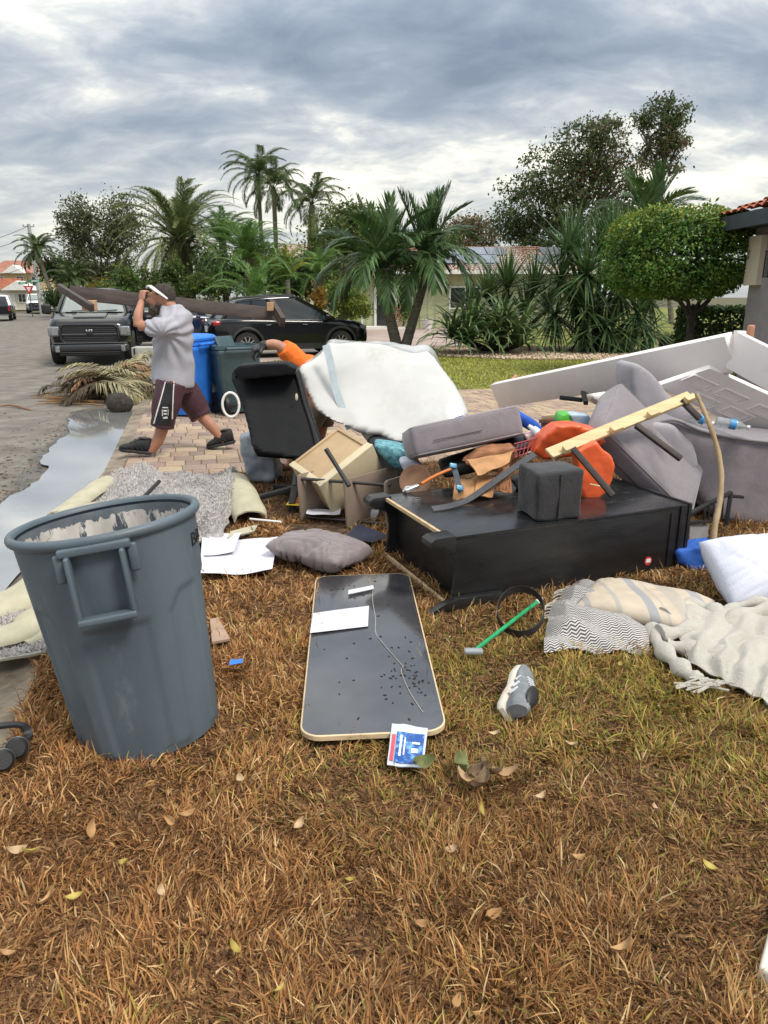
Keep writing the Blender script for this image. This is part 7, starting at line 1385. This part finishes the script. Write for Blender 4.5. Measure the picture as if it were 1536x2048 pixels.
def man():
    Yn, Yf, Yc = 7.62, 8.02, 7.82; P = lambda x, y, Y=Yc: W(x, y, Y); t = thing('person', 'bearded man in grey T-shirt and maroon shorts carrying a long dark plank', 'person', (G(345, 905).x, Yc, 0))
    b = MB()
    # legs, arms, neck and head as one skin
    limb(b, [P(347, 762, 7.72), P(333, 812, Yn + .04), P(328, 845, Yn), P(316, 880, Yn), P(301, 905, Yn)], [.1, .088, .066, .062, .038])
    limb(b, [P(356, 762, 7.92), P(384, 806, 7.99), P(403, 832, Yf), P(428, 858, Yf), P(449, 884, Yf)], [.1, .088, .066, .06, .038])
    limb(b, [P(351, 770), P(350, 720), P(350, 665), P(349, 640)], [.13, .14, .13, .06]); limb(b, [P(352, 650), P(344, 624), P(334, 606)], [.09, .078, .075])
    limb(b, [P(338, 650, 7.66), P(305, 652, 7.5), P(277, 652, 7.48)], [.045, .052, .05]); limb(b, [P(277, 653, 7.48), P(276, 632, 7.5), P(280, 614, 7.56), P(283, 602, 7.6)], [.05, .047, .036, .029])
    limb(b, [P(358, 650, 8.0), P(372, 680, 8.12), P(376, 705, 8.16)], [.065, .055, .048]); limb(b, [P(376, 705, 8.16), P(372, 680, 8.26), P(366, 655, 8.28)], [.045, .04, .032])
    b.ball(tuple(P(326, 593)), (.116, .09, .13), 22); b.ball(tuple(P(312, 604)), (.075, .068, .085), 16)      # skull, face, jaw
    b.ball(tuple(P(309, 615)), (.055, .055, .05), 14); b.tube([P(301, 592), P(294, 603)], [.012, .021], 8); b.ball(tuple(P(306, 590)), (.055, .06, .03), 12); b.ball(tuple(P(329, 600, 7.74)), (.022, .016, .032), 10)
    hand(b, P(283, 601, 7.6), P(287, 572, 7.64) - P(283, 603, 7.6), (.6, .8, -.1), .75)
    o = b.build('body', m_skin, t, 0); o.parent = None; fuse(o, .0085, 4, .45); o.parent = t
    # hair, beard
    m_hair = mat('short brown grey hair', (.035, .026, .021), .85, .4, 60, .006, 160, col2=(.07, .054, .045)); m_beard = mat('dark beard', (.08, .055, .04), .9, .4, 60, .008, 150, col2=(.16, .13, .11))
    def shell(name, mm, c, r, keep, th=.0):
        q = MB().ball(tuple(c), r, 28); h_ = q.build(name, mm, t, 80); bm = bmesh.new(); bm.from_mesh(h_.data); mw = ROOT[t.name]; bmesh.ops.delete(bm, geom=[f for f in bm.faces if not keep(mw @ f.calc_center_median() - c)], context='FACES'); bm.to_mesh(h_.data); bm.free(); return h_
    c = P(327, 592); shell('hair', m_hair, c, (.125, .096, .137), lambda v: v.x > -.06 and v.z > -.045 - .35 * max(0, v.x + .02) * 0 and (v.z > .012 or v.x > .018) and not (abs(v.y) > .07 and v.z < -.01 and v.x < .03) and not (v.z > .125))
    c = P(309, 611); hb = MB(); hb.ball(tuple(P(310, 616)), (.068, .07, .055), 16); hb.ball(tuple(P(306, 623)), (.05, .055, .055), 14); hb.ball(tuple(P(321, 609)), (.062, .086, .05), 14); hb.ball(tuple(P(316, 621)), (.055, .06, .05), 14); hb.tube([P(301, 608, 7.76), P(299, 609), P(301, 608, 7.88)], [.012, .014, .012], 8)
    ho = hb.build('beard', m_beard, t, 0); ho.parent = None; fuse(ho, .009, 4); ho.parent = t; warp(ho, lambda v: v + Vector((nz(v, 60, 1), nz(v, 60, 2), nz(v, 60, 3))) * .004)
    for s in (-1, 1): MB().ball(tuple(P(300, 592.5, Yc + s * .038)), (.009, .011, .006), 8).build('eye', mat('eye', (.05, .04, .035), .3) if s < 0 else bpy.data.materials['eye'], t, 60)
    # sunglasses pushed up on the forehead
    g = thing('sunglasses', 'white framed sunglasses pushed up on the forehead of the man with the plank', 'sunglasses', tuple(P(312, 580))); mwht = mat('glossy white plastic', (.75, .75, .74), .25)
    for s in (-1, 1): MB().tube([P(301, 573, Yc + s * .075), P(312, 581, Yc + s * .096), P(326, 591, Yc + s * .104), P(335, 598, Yc + s * .1)], [.019, .017, .013, .009], 8, flat=.5).build('temple', mwht, g, 60)
    MB().tube(smooth_path([P(301, 573, Yc - .07), P(296, 573, Yc - .045), P(294, 575, Yc), P(296, 573, Yc + .045), P(301, 573, Yc + .07)], 4), .014, 8).build('frame', mwht, g, 60)
    for s in (-1, 1): MB().ball(tuple(P(299, 576, Yc + s * .052)), (.022, .03, .015), 12, None).build('lens', m_dark, g, 60)
    # T-shirt
    m_sh = mat('heather grey jersey', (.36, .36, .41), .92, .14, 4, .0015, 260, col2=(.44, .44, .49), dirt=(.32, .31, .34), dscale=2, dpos=(.5, .85)); s = MB()
    def ring(cx, cy, hw, dp, tl=0, n=28): c = P(cx, cy); return [tuple(c + Vector((hw * math.cos(a), dp * math.sin(a), hw * math.cos(a) * tl))) for a in [2 * math.pi * i / n for i in range(n)]]
    s.rings([ring(346, 768, .215, .195, -.2), ring(346, 762, .222, .2, -.2), ring(347, 735, .215, .19, -.12), ring(346, 705, .21, .2, -.06), ring(346, 680, .205, .215, -.02), ring(347, 660, .2, .23), ring(349, 642, .185, .22), ring(350, 628, .16, .19), ring(348, 618, .125, .135), ring(344, 611, .1, .1)])
    limb(s, [P(345, 652, 7.66), P(322, 655, 7.54), P(303, 656, 7.5), P(297, 656, 7.5)], [.105, .098, .09, .088]); limb(s, [P(356, 652, 7.98), P(366, 670, 8.08), P(372, 688, 8.12)], [.105, .095, .088])
    so_ = s.build('t_shirt', m_sh, t, 0); so_.parent = None; fuse(so_, .011, 5, .5); so_.parent = t
    inv = ROOT[t.name].inverted(); org = inv @ P(332, 668, 7.6)
    nn = [v.normal.copy() for v in so_.data.vertices]
    for v, n in zip(so_.data.vertices, nn):                   # drag folds running down from the armpit and round the waist
        q = v.co - org; a = math.atan2(q.z, q.x); rr = (q.x ** 2 + q.z ** 2) ** .5; f = math.sin(a * 11 + 2.5 * nz(v.co, 5, 2)) * min(1, rr * 4) * max(0, 1 - rr / .62); v.co += n * (.011 * f + .012 * fbm(v.co * Vector((1, 1, .55)), 7, 5) if hasattr(v.co, 'x') and False else .017 * f + .008 * fbm((v.co.x, v.co.y, v.co.z * .55), 5, 5, 2))
    so_.data.update()
    # shorts: maroon with a black side panel, white stripes and a crest
    m_ma = mat('maroon polyester', (.06, .022, .034), .6, .15, 5, .001, 200, bump2=.006, bscale2=9); s = MB()
    s.rings([ring(349, 742, .18, .17), ring(349, 765, .19, .18), ring(350, 785, .19, .175)])
    limb(s, [P(343, 765, 7.7), P(334, 805, 7.66), P(327, 835, Yn), P(324, 853, Yn)], [.155, .15, .125, .122], 18); limb(s, [P(358, 765, 7.92), P(379, 795, 7.98), P(396, 822, Yf), P(403, 833, Yf)], [.155, .145, .125, .12], 18)
    sh = s.build('shorts', m_ma, t, 0); sh.parent = None; fuse(sh, .011, 4, .5); sh.parent = t
    for v, n in zip(sh.data.vertices, [v.normal.copy() for v in sh.data.vertices]): v.co += n * .01 * fbm((v.co.x * 1.4, v.co.y, v.co.z * .6), 8, 4)
    sh.data.update()
    from mathutils.bvhtree import BVHTree
    bv = BVHTree.FromPolygons([v.co for v in sh.data.vertices], [tuple(p.vertices) for p in sh.data.polygons])
    def project(poly, name, mm, off, nu=8, nv=24):            # cloth panel lying on the outside of the shorts
        (a, b_), (c_, d_) = poly; b = MB(); ok = True
        def f(u, v):
            L_ = (a[0] + (a[2] - a[0]) * v, a[1] + (a[3] - a[1]) * v); R_ = (b_[0] + (b_[2] - b_[0]) * v, b_[1] + (b_[3] - b_[1]) * v); px, py = L_[0] + (R_[0] - L_[0]) * u, L_[1] + (R_[1] - L_[1]) * u
            o_ = inv @ cam.location; dr = (inv.to_3x3() @ ray(px, py)).normalized(); h_ = bv.ray_cast(o_, dr); q = h_[0] if h_[0] else inv @ P(px, py, 7.5); nr = h_[1] if h_[0] else Vector((0, -1, 0)); return q + nr * off
        q = [f(i / nu, j / nv) for j in range(nv + 1) for i in range(nu + 1)]; b.add(q, [(j * (nu + 1) + i, j * (nu + 1) + i + 1, (j + 1) * (nu + 1) + i + 1, (j + 1) * (nu + 1) + i) for j in range(nv) for i in range(nu)])
        ob = b.build(name, mm, sh, 60, local=True); return ob
    m_bl = mat('black polyester', (.012, .012, .014), .6, .2, 6); m_st = mat('white stripe', (.7, .69, .66), .7)
    project((((331, 758, 306, 850), (348, 760, 342, 851)), (0, 0)), 'side_panel', m_bl, .004)
    project((((332, 757, 307, 847), (334.2, 757, 309.5, 848)), (0, 0)), 'stripe', m_st, .0065, 2); project((((347, 759, 342.5, 838), (349, 759, 345, 838)), (0, 0)), 'stripe', m_st, .0065, 2)
    for (x0, y0, x1, y1) in ((325, 814, 336, 816), (324, 819, 325.5, 832), (335.5, 818, 336.5, 831), (326, 834, 330, 837), (330, 837, 335, 833), (327, 820, 334, 823), (327, 826, 334, 829)): project((((x0, y0, x0, y1), (x1, y0, x1, y1)), (0, 0)), 'crest', m_st, .0065, 3, 4)
    # shoes
    m_bs = mat('black shoe mesh', (.014, .014, .016), .7, .3, 20, .002, 200); m_so = mat('black rubber sole', (.02, .02, .022), .6)
    h_ = P(304, 917, Yn); h_.z = .012; tp = P(246, 904, Yn - .02); d = (tp - h_); m = frame(h_ + Vector((.0, 0, .012)), d, (0, 0, 1)); shoe(t, m, m_bs, m_so, .335, .122, local=False, hi=.165, laces=m_bs)
    tp = P(411, 893, Yf); tp.z = .004; h_ = P(466, 886, Yf); d = (tp - h_); m = frame(h_ + Vector((.02, 0, .0)), d, (0, 0, 1)); shoe(t, m, m_bs, m_so, .315, .122, local=False, hi=.165, laces=m_bs)
    # the plank: a bed side with crosspieces, resting on the far shoulder
    m_pk = mat('dark walnut board', (.05, .034, .028), .6, .25, 5, .002, 40, stretch=(.5, 4, 4), col2=(.075, .052, .044)); pk = thing('plank', 'long dark wooden bed rail with end pieces on the shoulder of the man', 'plank', tuple(P(345, 615, 8.05)))
    a, b_ = W(140, 585, 7.75), W(562, 630, 8.25); MB().bar(a, b_, .05, .135, (0, .25, 1)).build('rail', m_pk, pk, 35, .004)
    MB().bar(W(118, 574, 7.85), W(184, 616, 7.2), .045, .07, (0, 0, 1)).build('crosspiece', m_pk, pk, 35, .004); MB().bar(W(543, 608, 8.2), W(566, 645, 7.85), .05, .11, (0, 0, 1)).build('crosspiece', m_pk, pk, 35, .004)
    m_lw = mat('raw wood block', (.48, .3, .17), .8, .15, 10); MB().rbox(tuple(W(179, 611, 7.4)), (.12, .1, .1), .006).build('wood_block', m_lw, pk, 35); MB().rbox(tuple(W(541, 613, 8.05)), (.07, .06, .09), .006).build('wood_block', m_lw, pk, 35)
man()
def helper():
    Y = 7.05; P = lambda x, y, d=0: W(x, y, Y + d); t = thing('person', 'stooping person in orange shirt and black gloves half hidden behind the office chair', 'person', (G(585, 945).x, Y, 0)); b = MB()
    limb(b, [P(640, 790, .1), P(612, 850), P(590, 900), P(580, 935)], [.11, .085, .062, .042]); limb(b, [P(650, 790, .3), P(640, 850, .3), P(632, 900, .3), P(626, 930, .3)], [.11, .085, .062, .042])
    limb(b, [P(650, 775, .2), P(625, 752, .15), P(600, 740, .12)], [.14, .15, .12]); limb(b, [P(600, 745, .1), P(580, 765, .05)], [.06, .055]); b.ball(tuple(P(566, 782, .03)), (.1, .085, .115), 16)
    limb(b, [P(598, 728, .0), P(575, 706, -.05), P(560, 692, -.1)], [.07, .06, .052]); limb(b, [P(560, 692, -.1), P(545, 688, -.12), P(528, 690, -.14)], [.05, .046, .033])
    limb(b, [P(606, 745, .3), P(590, 790, .35), P(575, 830, .3)], [.06, .05, .035])
    for x, d in ((578, 0), (624, .3)): e = P(x, 938, d); e.z = .03; b.tube([e + Vector((.06, 0, .01)), e + Vector((-.06, -.06, .0)), e + Vector((-.12, -.1, -.008))], [.035, .038, .022], 8)
    o = b.build('body', m_skin, t, 0); o.parent = None; fuse(o, .012, 4); o.parent = t
    s = MB(); m_os = mat('safety orange jersey', (.82, .17, .02), .85, .1, 5, .001, 200, bump2=.008, bscale2=9); limb(s, [P(652, 785, .2), P(630, 758, .16), P(604, 738, .12), P(592, 730, .1)], [.18, .2, .17, .1], 18); limb(s, [P(604, 732, .02), P(580, 708, -.04), P(566, 695, -.09)], [.11, .1, .082], 16); limb(s, [P(606, 745, .3), P(598, 772, .34)], [.1, .085], 14)
    o = s.build('shirt', m_os, t, 0); o.parent = None; fuse(o, .013, 4); o.parent = t
    for v, n in zip(o.data.vertices, [v.normal.copy() for v in o.data.vertices]): v.co += n * .012 * fbm(v.co, 8, 4)
    s = MB(); limb(s, [P(652, 778, .2), P(642, 800, .15), P(622, 840, .02), P(612, 858)], [.17, .15, .12, .11], 16); limb(s, [P(654, 790, .3), P(645, 850, .3)], [.14, .11], 16); o = s.build('shorts', mat('khaki shorts', (.2, .16, .11), .85), t, 0); o.parent = None; fuse(o, .014, 4); o.parent = t
    g = MB(); hand(g, P(531, 690, -.14), P(505, 700, -.16) - P(531, 690, -.14), (-.2, .4, -1), .55, 1.25); g.tube([P(534, 690, -.14), P(522, 692, -.14)], [.046, .042], 12); o = g.build('glove', mat('black rubber glove', (.015, .015, .017), .45), t, 0); o.parent = None; fuse(o, .008, 3); o.parent = t
    m_sd = mat('brown sandal', (.06, .035, .025), .6)
    for x, d in ((578, 0), (624, .3)):
        e = P(x, 938, d); m = frame((e.x + .08, e.y + .03, .0), (-.8, -.6, 0)); so = MB().prism([(-.02, -.04), (.1, -.045), (.22, -.05), (.26, -.02), (.26, .03), (.2, .05), (.1, .042), (-.02, .04)], .022, m).build('sandal', m_sd, t, 35, .005); st = MB(); strap(st, [m @ Vector(q) for q in ((.17, -.05, .02), (.17, -.03, .06), (.17, .03, .06), (.17, .05, .02))], .03, .006, (1, 0, 0)); strap(st, [m @ Vector(q) for q in ((.05, -.045, .02), (.04, -.03, .085), (.04, .03, .085), (.05, .045, .02))], .025, .006, (1, 0, 0)); st.build('sandal_strap', m_sd, so, 50)
helper()
